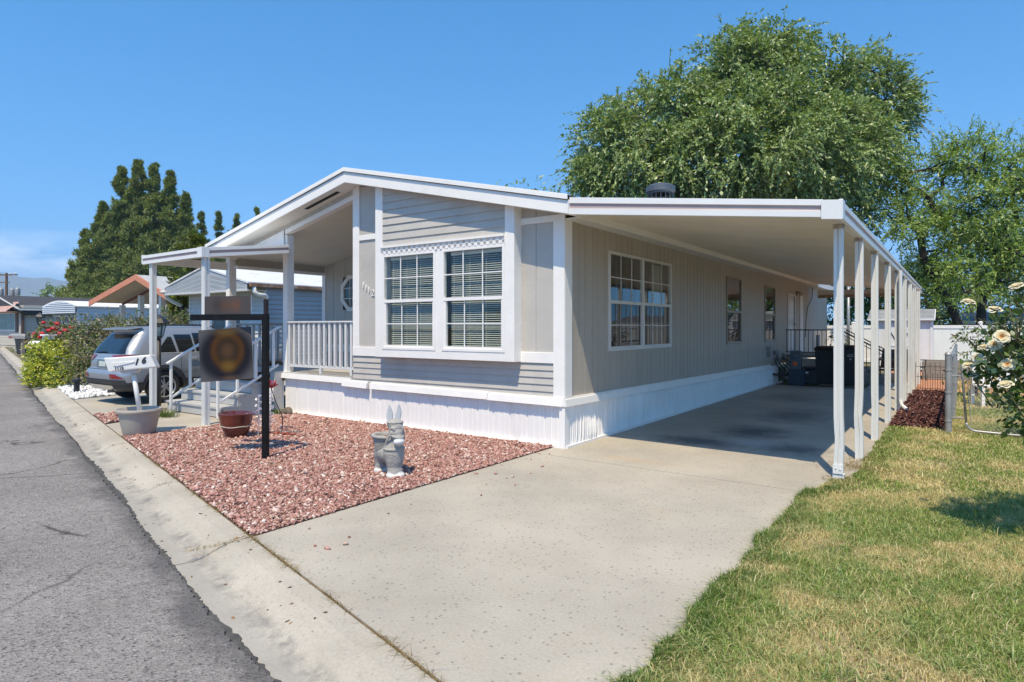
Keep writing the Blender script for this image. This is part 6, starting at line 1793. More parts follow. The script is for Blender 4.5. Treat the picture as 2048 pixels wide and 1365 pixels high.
# ------------------------------------------------------------------ cream rose bush at the right
def rose_bush():
    rng = np.random.default_rng(5); r = random.Random(5)
    base = Vector((5.15, -1.05, 0))
    t = tag(empty('rose_bush', base), 'tall cream-flowered rose bush leaning in at the right edge over the lawn', 'bush')
    RL = island_mat('rose_leaf', [(0, (.03, .075, .014)), (.5, (.055, .115, .02)), (.85, (.10, .17, .032)), (1, (.18, .24, .05))], .45, .22, gloss=.06)
    lob = [(4.70, -1.35, 1.44, .20), (4.82, -1.26, 1.38, .26), (4.66, -1.37, 1.22, .13), (4.78, -1.48, 1.08, .17), (4.84, -1.44, .93, .14), (4.53, -1.27, 1.24, .08), (4.76, -1.11, 1.65, .14), (4.63, -1.02, 1.65, .09),
           (4.93, -.99, 1.70, .22), (5.0, -1.15, 1.25, .32), (4.59, -1.23, 1.37, .09), (5.35, -1.1, 1.7, .42), (5.35, -.75, 1.25, .4), (5.3, -1.45, 1.2, .4), (5.25, -1.5, 1.85, .34), (5.5, -1.6, 2.15, .3), (5.2, -.9, 2.05, .3)]
    Cs, Ns = lobes_clusters(lob, rng, 115, .3, 1.0)
    # three-to-five rounded leaflets per cluster
    n = len(Cs); k = 4
    p = np.repeat(Cs, k, 0) + rng.normal(0, .035, (n * k, 3))
    d = unit(np.repeat(Ns, k, 0) * .5 + rng.normal(0, .6, (n * k, 3)) + np.array([0, 0, -.25]))
    L = .047 * np.exp(rng.normal(0, .25, n * k)); W = L * .68
    s = unit(np.cross(d, unit(rng.normal(size=d.shape) + np.array([0, 0, 1.2])))); nn = np.cross(d, s)
    pts = []
    for f, w in ((0, 0), (.22, .40), (.55, .50), (.85, .26), (1, 0)): pts.append((f, w))
    ring = [p, p + d * (L * .22)[:, None] + s * (W * .40)[:, None] + nn * (L * .08)[:, None], p + d * (L * .58)[:, None] + s * (W * .48)[:, None] + nn * (L * .10)[:, None], p + d * L[:, None],
            p + d * (L * .58)[:, None] - s * (W * .48)[:, None] + nn * (L * .10)[:, None], p + d * (L * .22)[:, None] - s * (W * .40)[:, None] + nn * (L * .08)[:, None]]
    V = np.stack(ring, 1).reshape(-1, 3); F = np.arange(n * k * 6).reshape(-1, 6)
    np_mesh('leaves', V, F, RL, t)
    flowers = [(4.452, -1.226, 1.846, 1.0, 'c'), (4.617, -1.299, 1.778, 1.05, 'c'), (4.742, -1.495, 1.941, 1.1, 'c'), (4.629, -1.006, 1.682, 0.55, 'c'), (4.648, -1.561, 1.576, 1.15, 'o'), (4.61, -1.494, 1.515, 0.95, 'o'), (4.548, -1.442, 1.49, 0.9, 'c'), (4.51, -1.374, 1.41, 0.85, 'o'), (4.687, -1.534, 1.374, 1.0, 'o'), (4.451, -1.321, 1.343, 0.9, 'c'), (4.489, -1.294, 1.269, 0.8, 'c'), (4.67, -1.64, 1.226, 1.05, 'c'), (4.785, -1.275, 1.623, 0.7, 'c'), (4.804, -1.072, 1.512, 0.6, 'c')]
    CREAM = M('cream_petal', (.60, .49, .27), .55, .08, 20); PALE_ = M('pale_petal', (.62, .57, .40), .55, .06, 20); APR = M('apricot_petal', (.55, .27, .09), .55, .2, 25)
    MBm = MB()
    for (x, y, z, sc, kind) in flowers:
        c = Vector((x, y, z))
        ax = Vector((r.uniform(-.35, .25), -1.0 if kind == 'o' else -.35, .35 if kind == 'o' else 1.0)).normalized()
        u = ax.cross(Vector((0, 0, 1))).normalized(); v = ax.cross(u)
        mb = MB(); R0 = .046 * sc
        for ring, (cnt, tilt, ln, wd, off) in enumerate(((5, 12, 1.0, .95, .0), (6, 34, .92, .85, .1), (5, 55, .74, .72, .2), (4, 72, .55, .6, .25), (3, 84, .42, .45, .28))):
            for q in range(cnt):
                a = 2 * PI * q / cnt + ring * .7 + r.uniform(-.2, .2); o = u * math.cos(a) + v * math.sin(a); sdir = ax.cross(o)
                tl = R(tilt + r.uniform(-10, 10)); d = o * math.cos(tl) + ax * math.sin(tl); nn = ax * math.cos(tl) - o * math.sin(tl)
                b0 = c + o * R0 * .08; rows = []
                for f, w, cu in ((0, .18, 0), (.35, .75, -.06), (.7, 1.0, -.03), (.92, .8, .10), (1.0, .45, .18)):
                    m_ = b0 + d * R0 * ln * f - nn * 0 + nn * R0 * cu * -1
                    rows.append([m_ - sdir * R0 * wd * w * .55 + nn * R0 * .10 * w, m_, m_ + sdir * R0 * wd * w * .55 + nn * R0 * .10 * w])
                k0 = [p_ for row in rows for p_ in row]
                mb.add(k0, [(i * 3 + j, i * 3 + j + 1, (i + 1) * 3 + j + 1, (i + 1) * 3 + j) for i in range(4) for j in range(2)], 0 if ring < 2 else (1 if ring < 3 or kind == 'c' else 2))
        mb.build('bloom', [PALE_, CREAM, APR], t, smooth=True)
        st = c + Vector((.12, .10, -.25)); MBm.tube([tuple(c - ax * .01), tuple((c + st) / 2 - ax * .03), tuple(st)], .004, 5)
    for k in range(9):      # canes and bare twigs
        a = Vector((5.15 + r.uniform(-.12, .12), -1.05 + r.uniform(-.12, .12), 0)); e = Vector(flowers[k % 14][:3]) + Vector((r.uniform(-.1, .25), r.uniform(-.15, .2), r.uniform(-.15, .22)))
        m_ = (a * .45 + e * .55) + Vector((.18, .1, .18)); MBm.tube([tuple(a), tuple(a * .7 + m_ * .3 + Vector((.05, 0, .1))), tuple(m_), tuple(e)], [.010, .008, .0045, .0025], 6)
        for q in range(4):
            f = e + Vector((r.uniform(-.15, .25), r.uniform(-.2, .2), r.uniform(-.1, .28))); MBm.tube([tuple(m_ * .2 + e * .8), tuple((e + f) / 2 + Vector((0, 0, .03))), tuple(f)], [.004, .003, .002], 4)
    MBm.build('canes', M('rose_cane', (.13, .12, .055), .8, .3, 12), t)
rose_bush()
make_tree('garden_shrub', (6.3, 4.6, 0), [(6.3, 4.6, -.05), (6.3, 4.6, .5)], [(6.2, 4.5, 1.3, .8), (6.5, 4.9, 1.9, .7), (6.9, 4.4, 1.2, .8)], 'leafy shrub beyond the gate whose shade falls on the back lawn', 'bush', ELM, BARK, 95, dens=9, rbase=.035, tl=.3, L=.10, W=.05, jit=.1)

# ------------------------------------------------------------------ back of the lot
GALV = M('galvanised_steel', (.36, .355, .345), .42, .12, 6, metal=.35, stain=(.5, .51, .52), stain_amt=.4, stain_s=9)
fence = tag(empty('chain_link_fence', (4.27, 4.5, 0)), 'galvanised chain-link fence running back beside the bark mulch', 'fence')
def tpost(x, y, r_, h, name='post'):
    mb = MB().tube([(x, y, -.05), (x, y, h)], r_, 14).lathe([(r_ + .006, 0), (r_ + .006, .02), (r_ * .75, .045), (0, .055)], (x, y, h - .005), 14)
    for z in (.18, .62, h - .25): mb.lathe([(r_ + .001, 0), (r_ + .006, .004), (r_ + .006, .026), (r_ + .001, .03)], (x, y, z), 14)
    return mb
soft(tpost(4.27, 4.5, .045, 1.22).build('corner_post', GALV, fence))
for k, y in enumerate((6.6, 8.7, 10.8, 12.9)): soft(tpost(4.33 + .01 * k, y, .028, 1.16).build('line_post', GALV, fence))
mb = MB().tube([(4.27, 4.5, 1.02), (4.285, 4.62, 1.16), (4.31, 4.9, 1.20), (4.36, 12.9, 1.20)], .021, 8)
mb.build('top_rail', GALV, fence, smooth=True)
def chainlink(mb, o, ux, W_, H_, pitch=.062, r_=.0016):
    o = Vector(o); ux = Vector(ux).normalized(); n = int((W_ + H_) / pitch)
    for s in (1, -1):
        for k in range(n + 1):
            a0 = k * pitch - (H_ if s > 0 else 0)
            z0, z1 = 0, H_
            p = (a0, 0); q = (a0 + H_, H_) if s > 0 else (a0 - H_, H_)
            (xa_, za__), (xb2, zb2) = p, q
            def cut(xa_, za__, xb2, zb2):
                t0, t1 = 0, 1; dx = xb2 - xa_
                for lim, sg in ((0, 1), (W_, -1)):
                    fa = sg * (xa_ - lim); fb = sg * (xb2 - lim)
                    if fa < 0 and fb < 0: return None
                    if fa < 0: t0 = max(t0, fa / (fa - fb))
                    if fb < 0: t1 = min(t1, fa / (fa - fb))
                if t0 >= t1: return None
                return t0, t1
            c = cut(xa_, za__, xb2, zb2)
            if c:
                f = lambda t: o + ux * (xa_ + (xb2 - xa_) * t) + Vector((0, 0, za__ + (zb2 - za__) * t)); mb.tube([f(c[0]), f(c[1])], r_, 3, False)
mb = MB(); chainlink(mb, (4.30, 4.55, .03), (.007, 1, 0), 8.3, 1.15, .075, .0018); mb.build('wire_mesh', GALV, fence)
gate = tag(empty('chain_link_gate', (4.46, 4.53, 0)), 'sagging chain-link gate with rounded tube frame, half hidden by roses', 'gate')
gl_, gr_ = 4.43, 6.05
def gx(z): return -.065 * (z - .1)
rr_ = .12; fr = []
for (cx_, cz_, a0) in ((gl_ + .07 + rr_, .06 + rr_, 180), (gr_ - rr_, .02 + rr_, 270), (gr_ - rr_, 1.13 - rr_, 0), (gl_ + .07 + rr_, 1.15 - rr_, 90)):
    for k in range(6):
        a = R(a0 + 90 * k / 5); z = cz_ + rr_ * math.sin(a); fr.append((cx_ + rr_ * math.cos(a) + gx(z), 4.53, z))
fr.append(fr[0])
MB().tube(fr, .017, 10).build('frame', GALV, gate, smooth=True)
mb = MB(); chainlink(mb, (gl_ + .12, 4.535, .07), (1, 0, 0), gr_ - gl_ - .16, 1.05, .062, .0019); mb.build('wire_mesh', GALV, gate)
mb = MB()
for z in (.25, .9): mb.tube([(4.30, 4.5, z), (4.40, 4.52, z), (4.48 + gx(z), 4.53, z)], .012, 6)
mb.tube([(4.555, 4.54, .12), (4.50, 4.54, 1.05)], .006, 5)
mb.build('hinge', GALV, gate)
def rail_fence(name, x0, x1, y, h, label):
    o = tag(empty(name, (x0, y, 0)), label, 'fence')
    mb = MB().bar((x0, y, h - .08), (x1, y, h - .08), .012, .012).bar((x0, y, .08), (x1, y, .08), .012, .012).bar((x0, y, h * .52), (x1, y, h * .52), .010, .010); mb.build('rail', BLACKM, o)
    mb = MB(); n = int((x1 - x0) / .052)
    for k in range(n + 1):
        x = x0 + (x1 - x0) * k / n; t_ = h if k % 2 == 0 else h * .62
        mb.bar((x, y + .008, 0), (x, y + .008, t_), .010, .010, (0, 1, 0)).lathe([(.009, 0), (.0, .03)], (x, y + .008, t_), 6)
    mb.build('pickets', BLACKM, o)
rail_fence('iron_fence', 3.50, 4.24, 11.95, .72, 'low black iron picket fence at the far end of the mulch')
WOODG = M('weathered_wood', (.31, .285, .25), .85, .15, 3, .3, 30, .4, 30, stretch=(.5, 3, 6))
bedo = tag(empty('raised_bed', (4.2, 17.1, 0)), 'weathered grey timber planter bed on the orange patio', 'raised bed')
mb = MB()
for k in range(2):
    z = .01 + .285 * k
    mb.box(3.47, 5.2, 16.40, 16.45, z, z + .28); mb.box(3.47, 5.2, 17.75, 17.80, z, z + .28); mb.box(3.47, 3.52, 16.46, 17.74, z, z + .28); mb.box(5.15, 5.2, 16.46, 17.74, z, z + .28)
mb.build('boards', WOODG, bedo, bevel=.006)
MB().box(3.53, 5.14, 16.46, 17.74, .05, .50).build('soil', M('bed_soil', (.12, .07, .045), .95, .3, 12), bedo)
# shed
shed = tag(empty('garden_shed', (2.6, 21.6, 0)), 'white garden shed with grey shingle roof and braced double doors', 'shed')
SHW = M('shed_white', (.74, .75, .77), .6, .04, 3, .06, 40); SHR = M('grey_shingle', (.34, .345, .345), .9, .18, 6, .3, 40, .4, 40)
mb = MB(); groove_wall(mb, 1.68, 3.62, lambda u: .05, lambda u: 2.02, front(20.75), [1.68 + .2 * k for k in range(1, 10)])
mb.add([(3.62, 20.75, .05), (3.62, 22.45, .05), (3.62, 22.45, 2.0), (3.62, 21.6, 2.30), (3.62, 20.75, 2.0)], [(0, 1, 2, 3, 4)]); mb.add([(1.68, 20.75, .05), (1.68, 22.45, .05), (1.68, 22.45, 2.0), (1.68, 21.6, 2.30), (1.68, 20.75, 2.0)], [(0, 1, 2, 3, 4)])
mb.add([(1.68, 22.45, .05), (3.62, 22.45, .05), (3.62, 22.45, 2.0), (1.68, 22.45, 2.0)], [(0, 1, 2, 3)]); mb.build('wall', SHW, shed)
mb = MB(); 
for x in (1.66, 3.56): mb.box(x, x + .08, 20.72, 20.75, .02, 2.0)
mb.box(3.62, 3.645, 20.74, 20.83, .02, 2.0)
mb.build('corner_trim', SHW, shed)
mb = MB()
for s, (ya, yb) in enumerate(((20.60, 21.6), (22.6, 21.6))):
    for k in range(7):      # shingle courses
        f0, f1 = k / 7, (k + 1) / 7
        y0, y1 = ya + (yb - ya) * f0, ya + (yb - ya) * f1; z0, z1 = 1.985 + .36 * f0, 1.985 + .36 * f1
        x = 1.53 + (.05 if k % 2 else 0)
        cuts_ = [1.53] + [q for q in [x + .30 * j for j in range(1, 8)] if q < 3.6] + [3.70]
        for a, b in zip(cuts_[:-1], cuts_[1:]):
            mb.add([(a + .004, y0, z0 + .022), (b - .004, y0, z0 + .022), (b - .004, y1, z1 + .004), (a + .004, y1, z1 + .004), (a + .004, y0, z0), (b - .004, y0, z0)], [(0, 1, 2, 3), (4, 5, 1, 0)])
mb.prism([(1.535, 20.62, 1.975), (1.535, 21.6, 2.33), (1.535, 22.58, 1.975)], (2.16, 0, 0))
mb.build('roof', SHR, shed)
mb = MB().prism([(3.695, 20.60, 1.90), (3.695, 21.6, 2.26), (3.695, 21.6, 2.345), (3.695, 20.60, 1.985)], (.025, 0, 0)).box(1.53, 3.69, 20.585, 20.605, 1.91, 1.985)
mb.build('roof_trim', SHW, shed, fix=True)
for x0 in (2.12, 2.62):
    mb = MB(); mb.box(x0, x0 + .49, 20.715, 20.74, .10, 1.80)
    for q in ((x0, x0 + .07, .1, 1.8), (x0 + .42, x0 + .49, .1, 1.8), (x0 + .07, x0 + .42, .1, .17), (x0 + .07, x0 + .42, 1.73, 1.8), (x0 + .07, x0 + .42, .92, .99)): mb.box(q[0], q[1], 20.695, 20.715, q[2], q[3])
    d = mb.build('door', SHW, shed)
    mb = MB().bar((x0 + .06, 20.69, 1.72), (x0 + .43, 20.69, .99), .02, .02).box(x0 + .02, x0 + .14, 20.685, 20.695, 1.62, 1.66)
    mb.build('hinge', BLACKM, d)
# white vinyl privacy fence
pv = tag(empty('privacy_fence', (5, 26, 0)), 'tall white vinyl privacy fence across the back of the lots', 'fence')
for k in range(8):
    x = -2.0 + 2.4 * k
    MB().box(x - .065, x + .065, 25.93, 26.06, 0, 1.84).lathe([(.1, 0), (.1, .02), (0, .08)], (x, 26.0, 1.84), 4).build('post', VINYL, pv)
    mb = MB(); groove_wall(mb, x + .065, x + 2.335, lambda u: .08, lambda u: 1.62, front(25.99), [x + .15 * j for j in range(1, 16)], gd=.012)
    mb.box(x + .065, x + 2.335, 25.965, 26.02, 1.60, 1.74); mb.box(x + .065, x + 2.335, 25.965, 26.02, .04, .16)
    mb.build('panel', VINYL, pv)
GREYROOF = M('grey_roof', (.26, .26, .27), .9, .12, 3, .25, 30)
def simple_house(name, loc, label, x0, x1, y0, y1, ze, zp, wallm, roofm, trimm, ridge_x=True):
    h = tag(empty(name, loc), label, 'house')
    mb = MB().box(x0 + .3, x1 - .3, y0 + .3, y1 - .3, 0, ze); mb.build('wall', wallm, h)
    mb = MB()
    if ridge_x: ym = (y0 + y1) / 2; mb.prism([(x0, y0, ze), (x0, ym, zp), (x0, y1, ze)], (x1 - x0, 0, 0))
    else: xm = (x0 + x1) / 2; mb.prism([(x0, y0, ze), (xm, y0, zp), (x1, y0, ze)], (0, y1 - y0, 0))
    mb.build('roof', roofm, h, fix=True)
    mb = MB().box(x0, x1, y0 - .02, y0 + .02, ze - .14, ze + .02); mb.build('eave_board', trimm, h)
    for k in range(3):
        x = x0 + (x1 - x0) * (k + .7) / 3.4
        w = MB().box(x, x + 1.1, y0 + .26, y0 + .31, 1.0, 2.0).build('window', trimm, h); MB().box(x + .07, x + 1.03, y0 + .25, y0 + .265, 1.07, 1.93).build('pane', CARGLASS, w)
    return h
CARGLASS = bpy.data.materials['dark_car_glass']
simple_house('back_house', (9, 35, 0), 'low house with a long grey roof behind the white fence and roses', 4.6, 15, 31.5, 38, 1.95, 2.45, M('tan_wall', (.42, .36, .29), .8, .06), GREYROOF, WHITE_D)
# grey steel pole
MBp = MB().tube([(.44, 24.05, 0), (.44, 24.05, 3.6)], .06, 12).lathe([(.10, 0), (.10, .05), (.06, .06)], (.44, 24.05, 0), 12)
tag(MBp.build('steel_pole', GALV, origin=(.44, 24.05, 0), smooth=True), 'slim grey steel pole standing behind the shed, seen under the carport', 'pole')
# side deck with black railing
deck = tag(empty('side_deck', (.9, 14.4, 0)), 'raised side-door landing with black iron railing and steps under the carport', 'deck')
mb = MB().box(.06, 1.62, 13.2, 15.9, .74, .80); mb.build('platform', WOODG, deck)
mb = MB()
for x in (.98, 1.6): mb.box(x - .05, x + .05, 13.2, 13.3, 0, 1.42 if x < 1.2 else .74)
mb.box(.06, 1.55, 13.32, 13.34, .05, .70)
mb.build('post', WHITE_D, deck)
mb = MB().bar((.10, 13.18, 1.57), (1.60, 13.18, 1.57), .03, .03).bar((.10, 13.18, .90), (1.60, 13.18, .90), .025, .025)
for k in range(13): x = .12 + k * .1225; mb.bar((x, 13.18, .90), (x, 13.18, 1.57), .015, .015, (0, 1, 0))
for y in (13.18, 14.3):
    mb.bar((1.60, y, 1.57), (2.70, y, .95), .03, .03).bar((1.60, y, 1.46), (2.70, y, .84), .02, .02)
    for k in range(6): x = 1.60 + k * .22; mb.bar((x, y, .80 - .62 * k / 5 + .0), (x, y, 1.57 - .62 * k / 5), .018, .018, (0, 1, 0))
mb.build('railing', BLACKM, deck)
mb = MB()
for k in range(4): mb.box(1.63 + .27 * k, 1.93 + .27 * k, 13.25, 14.3, .56 - .18 * k, .60 - .18 * k)
for y in (13.24, 14.31): mb.prism([(1.62, y, .0), (2.7, y, 0), (2.7, y, .08), (1.62, y, .76)], (0, .03, 0))
mb.build('stairs', WOODG, deck, fix=True)
BINB = M('black_bin_plastic', (.016, .016, .018), .5, .15, 6)
def wheelie(x, y, h, w, label, mat=BINB, group=None, txt=True, rz=0):
    t = tag(empty('wheeled_bin', (x, y, 0)), label, 'bin', group)
    a, b = w * .40, w * .5
    mb = MB().add([(x - a, y - a, .06), (x + a, y - a, .06), (x + a, y + a, .06), (x - a, y + a, .06), (x - b, y - b, h), (x + b, y - b, h), (x + b, y + b, h), (x - b, y + b, h)],
                  [(0, 3, 2, 1), (4, 5, 6, 7), (0, 1, 5, 4), (1, 2, 6, 5), (2, 3, 7, 6), (3, 0, 4, 7)])
    mb.box(x - b - .02, x + b + .02, y - b - .02, y + b + .02, h - .07, h - .01); mb.build('body', mat, t, bevel=.02)
    mb = MB().add([(x - b - .03, y - b - .05, h), (x + b + .03, y - b - .05, h), (x + b + .03, y + b + .03, h), (x - b - .03, y + b + .03, h), (x - b * .8, y - b * .8, h + .06), (x + b * .8, y - b * .8, h + .06), (x + b * .8, y + b * .8, h + .06), (x - b * .8, y + b * .8, h + .06)],
                  [(0, 3, 2, 1), (4, 5, 6, 7), (0, 1, 5, 4), (1, 2, 6, 5), (2, 3, 7, 6), (3, 0, 4, 7)]); mb.build('lid', mat, t, bevel=.012)
    for s in (-1, 1):
        MB().tube([(x + s * (a - .02), y + a, .10), (x + s * (a + .05), y + a, .10)], .10, 14).build('wheel', BLACKM, t)
    MB().tube([(x - b * .8, y + b + .07, h - .05), (x + b * .8, y + b + .07, h - .05)], .014, 6).build('handle', mat, t)
    if txt:
        for s_, z, sz in (('CC', h * .80, .10), ('78', h * .71, .06)):
            xf = Matrix.Translation((x + .10, y - (a + (b - a) * z / h) - .004, z)) @ Matrix.Rotation(R(90), 4, 'X') @ Matrix.Rotation(R(0), 4, 'Y'); text_mesh('bin_lettering', s_, sz, WHITE_D, xf, t, .001)
    return t
wheelie(1.93, 11.98, 1.10, .56, 'black wheeled bin with white lettering, right one of two under the carport', group='bins under the carport')
wheelie(1.36, 12.25, 1.06, .52, 'black wheeled bin set further left, half hidden behind the front posts', group='bins under the carport', txt=False)
pedm = M('blue_grey_steel', (.10, .125, .15), .5, .15, 6)
ped = tag(empty('meter_pedestal', (.63, 11.95, 0)), 'blue-grey electric meter pedestal with an orange sticker at the end of the driveway', 'meter box')
MB().box(.44, .86, 11.8, 12.1, 0, .46).build('base', M('dark_blue_steel', (.03, .045, .075), .5, .2, 5), ped, bevel=.008)
bx_ = MB().box(.49, .77, 11.82, 12.05, .46, .98).build('box', pedm, ped, bevel=.01)
MB().lathe([(.07, 0), (.07, .05), (0, .07)], (0, 0, 0), 16).xform(Matrix.Translation((.62, 11.82, .84)) @ Matrix.Rotation(R(90), 4, 'X')).build('meter', M('meter_glass', (.12, .14, .15), .15, .1), bx_)
MB().box(.56, .68, 11.812, 11.819, .56, .68).build('sticker', M('orange_sticker', (.75, .14, .02), .5, .5, 25), bx_)
ac = tag(empty('air_conditioner', (.98, 12.25, 0)), 'black outdoor air-conditioner unit beside the meter pedestal', 'air conditioner')
MB().box(.78, 1.20, 12.05, 12.45, .02, .46).build('cabinet', M('ac_black', (.018, .018, .02), .5, .2, 8), ac, bevel=.03)
mb = MB()
for k in range(9): mb.box(.80, 1.18, 12.04, 12.05, .06 + .04 * k, .075 + .04 * k)
mb.build('grille', M('ac_grille', (.05, .05, .055), .5, .2, 8), ac); MB().box(.75, 1.23, 12.02, 12.48, .47, .52).build('cover', M('ac_cover', (.025, .025, .028), .5, .1), ac, bevel=.015)
MB().box(.83, .93, 12.035, 12.04, .33, .39).build('label', WHITE_D, ac)
def chair(x, y, rz, label):
    t = tag(empty('patio_chair', (x, y, 0)), label, 'chair', 'dark chairs on the back patio')
    mt = Matrix.Translation((x, y, 0)) @ Matrix.Rotation(rz, 4, 'Z'); CH = M('bronze_mesh', (.05, .042, .038), .6, .2, 8) if 'bronze_mesh' not in bpy.data.materials else bpy.data.materials['bronze_mesh']
    MB().box(-.26, .26, -.25, .25, .40, .44).xform(mt).build('seat', CH, t, bevel=.01)
    MB().prism([(-.26, .24, .44), (-.22, .30, .98), (.22, .30, .98), (.26, .24, .44)], (0, .03, 0)).xform(mt).build('backrest', CH, t, fix=True)
    for sx in (-1, 1):
        MB().tube([(sx * .27, -.22, .44), (sx * .28, -.24, .64), (sx * .28, .24, .66), (sx * .25, .28, .75)], .016, 6).xform(mt).build('armrest', CH, t)
        for sy in (-1, 1): MB().tube([(sx * .25, sy * .23, .42), (sx * .28, sy * .27, 0)], .015, 6).xform(mt).build('leg', CH, t)
chair(2.62, 15.2, R(200), 'dark mesh patio chair at the left of the patio table'); chair(3.25, 15.7, R(160), 'dark mesh patio chair turned towards the shed door')
pt = tag(empty('patio_table', (2.75, 14.55, 0)), 'weathered brown slatted garden table by the black stair rail', 'table')
mb = MB()
for k in range(6): mb.box(2.35 + .13 * k, 2.47 + .13 * k, 14.2, 14.9, .66, .70)
mb.build('tabletop', M('brown_teak', (.19, .125, .075), .8, .2, 6), pt)
for sx in (2.4, 3.05):
    for sy in (14.25, 14.85): MB().box(sx - .03, sx + .03, sy - .03, sy + .03, 0, .66).build('leg', bpy.data.materials['brown_teak'], pt)
make_tree('potted_plant', (1.45, 13.75, .8), [(1.45, 13.75, .85), (1.45, 13.75, 1.15)], [(1.45, 13.75, 1.38, .22), (1.6, 13.7, 1.25, .15)], 'potted dark leafy plant on the side-door landing', 'potted plant', RLEAF if False else ELM, BARK, 97, dens=5, rbase=.02, twigs=4, leaves=4, tl=.12, L=.10, W=.03, jit=.05)
soft(MB().lathe([(0, .80), (.11, .80), (.14, 1.06), (.155, 1.07), (.15, 1.09), (.13, 1.07), (0, 1.04)], (1.45, 13.75, 0), 20).build('pot', M('brown_pot', (.07, .045, .03), .6, .2), bpy.data.objects['potted_plant']))
make_tree('fence_shrub', (4.75, 11.2, 0), [(4.75, 11.2, -.05), (4.75, 11.2, .3)], [(4.55, 11.2, 1.25, .32), (4.95, 11.0, 1.05, .4), (4.75, 11.3, .6, .4)], 'light green feathery shrub with rusty patches behind the chain-link fence', 'bush',
          island_mat('feathery', [(0, (.07, .13, .025)), (.6, (.13, .21, .04)), (.82, (.18, .25, .06)), (.84, (.25, .11, .05)), (1, (.34, .17, .09))], .7, .3), BARK, 98, dens=3, rbase=.04, tl=.25, L=.09, W=.035, jit=.08)
bn = tag(empty('garden_bench', (5.0, 9.5, 0)), 'white slatted garden bench behind the gate', 'bench')
mb = MB(); d_ = Vector((.93, .37, 0)); q_ = Vector((-.37, .93, 0)); o_ = Vector((4.62, 9.25, 0))
mb.bar(o_ + Vector((0, 0, 1.08)), o_ + d_ * 1.2 + Vector((0, 0, 1.08)), .05, .07)
for k in range(8): mb.bar(o_ + d_ * (.06 + .155 * k) + Vector((0, 0, .45)), o_ + d_ * (.06 + .155 * k) + Vector((0, 0, 1.05)), .07, .02, tuple(q_))
mb.build('backrest', WHITE, bn)
mb = MB(); [mb.bar(o_ - q_ * (.08 + .12 * k) + Vector((0, 0, .42)), o_ - q_ * (.08 + .12 * k) + d_ * 1.2 + Vector((0, 0, .42)), .09, .03) for k in range(4)]; mb.build('seat', WHITE, bn)
for a in (.03, 1.17):
    for b in (0, -.45): MB().bar(o_ + d_ * a + q_ * b, o_ + d_ * a + q_ * b + Vector((0, 0, .42)), .06, .06, tuple(d_)).build('leg', WHITE, bn)

# ------------------------------------------------------------------ neighbouring homes up the street
LAPG = M('blue_grey_lap', (.40, .42, .45), .55, .05, 2, .05, 40); LAPW = M('pale_lap', (.58, .58, .57), .55, .05, 2, .05, 40)
RUSTM = M('rusty_gutter', (.30, .16, .09), .8, .4, 5, .3, 20, stain=(.6, .57, .52), stain_amt=.6, stain_s=3)
BRN = M('brown_downpipe', (.10, .035, .022), .5, .15, 5)
def lap_side(mb, x, y0, y1, z0, z1, step): lap_wall(mb, y0, y1, z0, z1, step, side(x), lip=.045)
D = tag(empty('trailer_home', (-18.5, 6, 0)), 'pale grey lap-sided trailer home with rusty gutter next door', 'house')
mb = MB(); lap_wall(mb, -21.1, -16.0, .45, 3.0, .165, front(6.0), lip=.045); mb.build('front_wall', LAPW, D)
mb = MB(); lap_side(mb, -16.0, 6.0, 23, .45, 3.1, .17); mb.add([(-21.1, 6, .4), (-21.1, 23, .4), (-21.1, 23, 3.0), (-21.1, 6, 3.0)], [(0, 1, 2, 3)]); mb.add([(-21.1, 23, .4), (-16, 23, .4), (-16, 23, 3), (-21.1, 23, 3)], [(0, 1, 2, 3)]); mb.build('side_wall', LAPG, D)
mb = MB(); mb.box(-21.1, -15.99, 5.98, 6.05, 0, .45); mb.box(-16.05, -15.985, 6, 23, 0, .45); mb.build('skirting', VINYL, D)
zd = lambda x: 3.92 - .235 * abs(x + 18.85)
mb = MB().prism([(-21.75, 5.25, zd(-21.75) - .03), (-18.85, 5.25, 3.89), (-15.85, 5.25, zd(-15.85) - .03), (-15.85, 5.25, zd(-15.85) + .03), (-18.85, 5.25, 3.95), (-21.75, 5.25, zd(-21.75) + .03)], (0, 18, 0)); mb.build('roof', M('white_metal_roof', (.74, .74, .72), .45, .05, 2, stain=(.45, .28, .18), stain_amt=.5, stain_s=1.5), D, fix=True)
mb = MB(); y_ = 5.28
mb.add([(-21.7, y_, 2.98), (-15.95, y_, 2.98), (-15.95, y_, zd(-15.95)), (-18.85, y_, 3.9), (-21.7, y_, zd(-21.7))], [(0, 1, 2, 3, 4)])
mb.build('gable_panel', LAPG, D)
mb = MB()   # chevron battens of the gable front
for k in range(4):
    o_ = .17 * k
    for s in (-1, 1):
        a = (-18.85 + s * .02, 3.66 - o_); e_ = 2.85 - .30 * k if False else 2.75
        zE = 3.66 - o_ - .16 * e_
        if zE < 3.02: e_ = (3.66 - o_ - 3.02) / .16
        b = (-18.85 + s * e_, 3.66 - o_ - .16 * e_)
        mb.prism([(a[0], y_ - .03, a[1]), (b[0], y_ - .03, b[1]), (b[0], y_ - .002, b[1] - .10), (a[0], y_ - .002, a[1] - .10)], (0, .001, 0))
mb.box(-18.89, -18.81, y_ - .04, y_ - .005, 2.98, 3.86); mb.box(-21.75, -15.9, y_ - .03, y_ + .02, 2.93, 2.99)
mb.build('gable_trim', LAPW, D)
mb = MB().box(-21.7, -15.95, 5.3, 6.0, 2.95, 2.98); mb.build('soffit', WHITE_D, D)
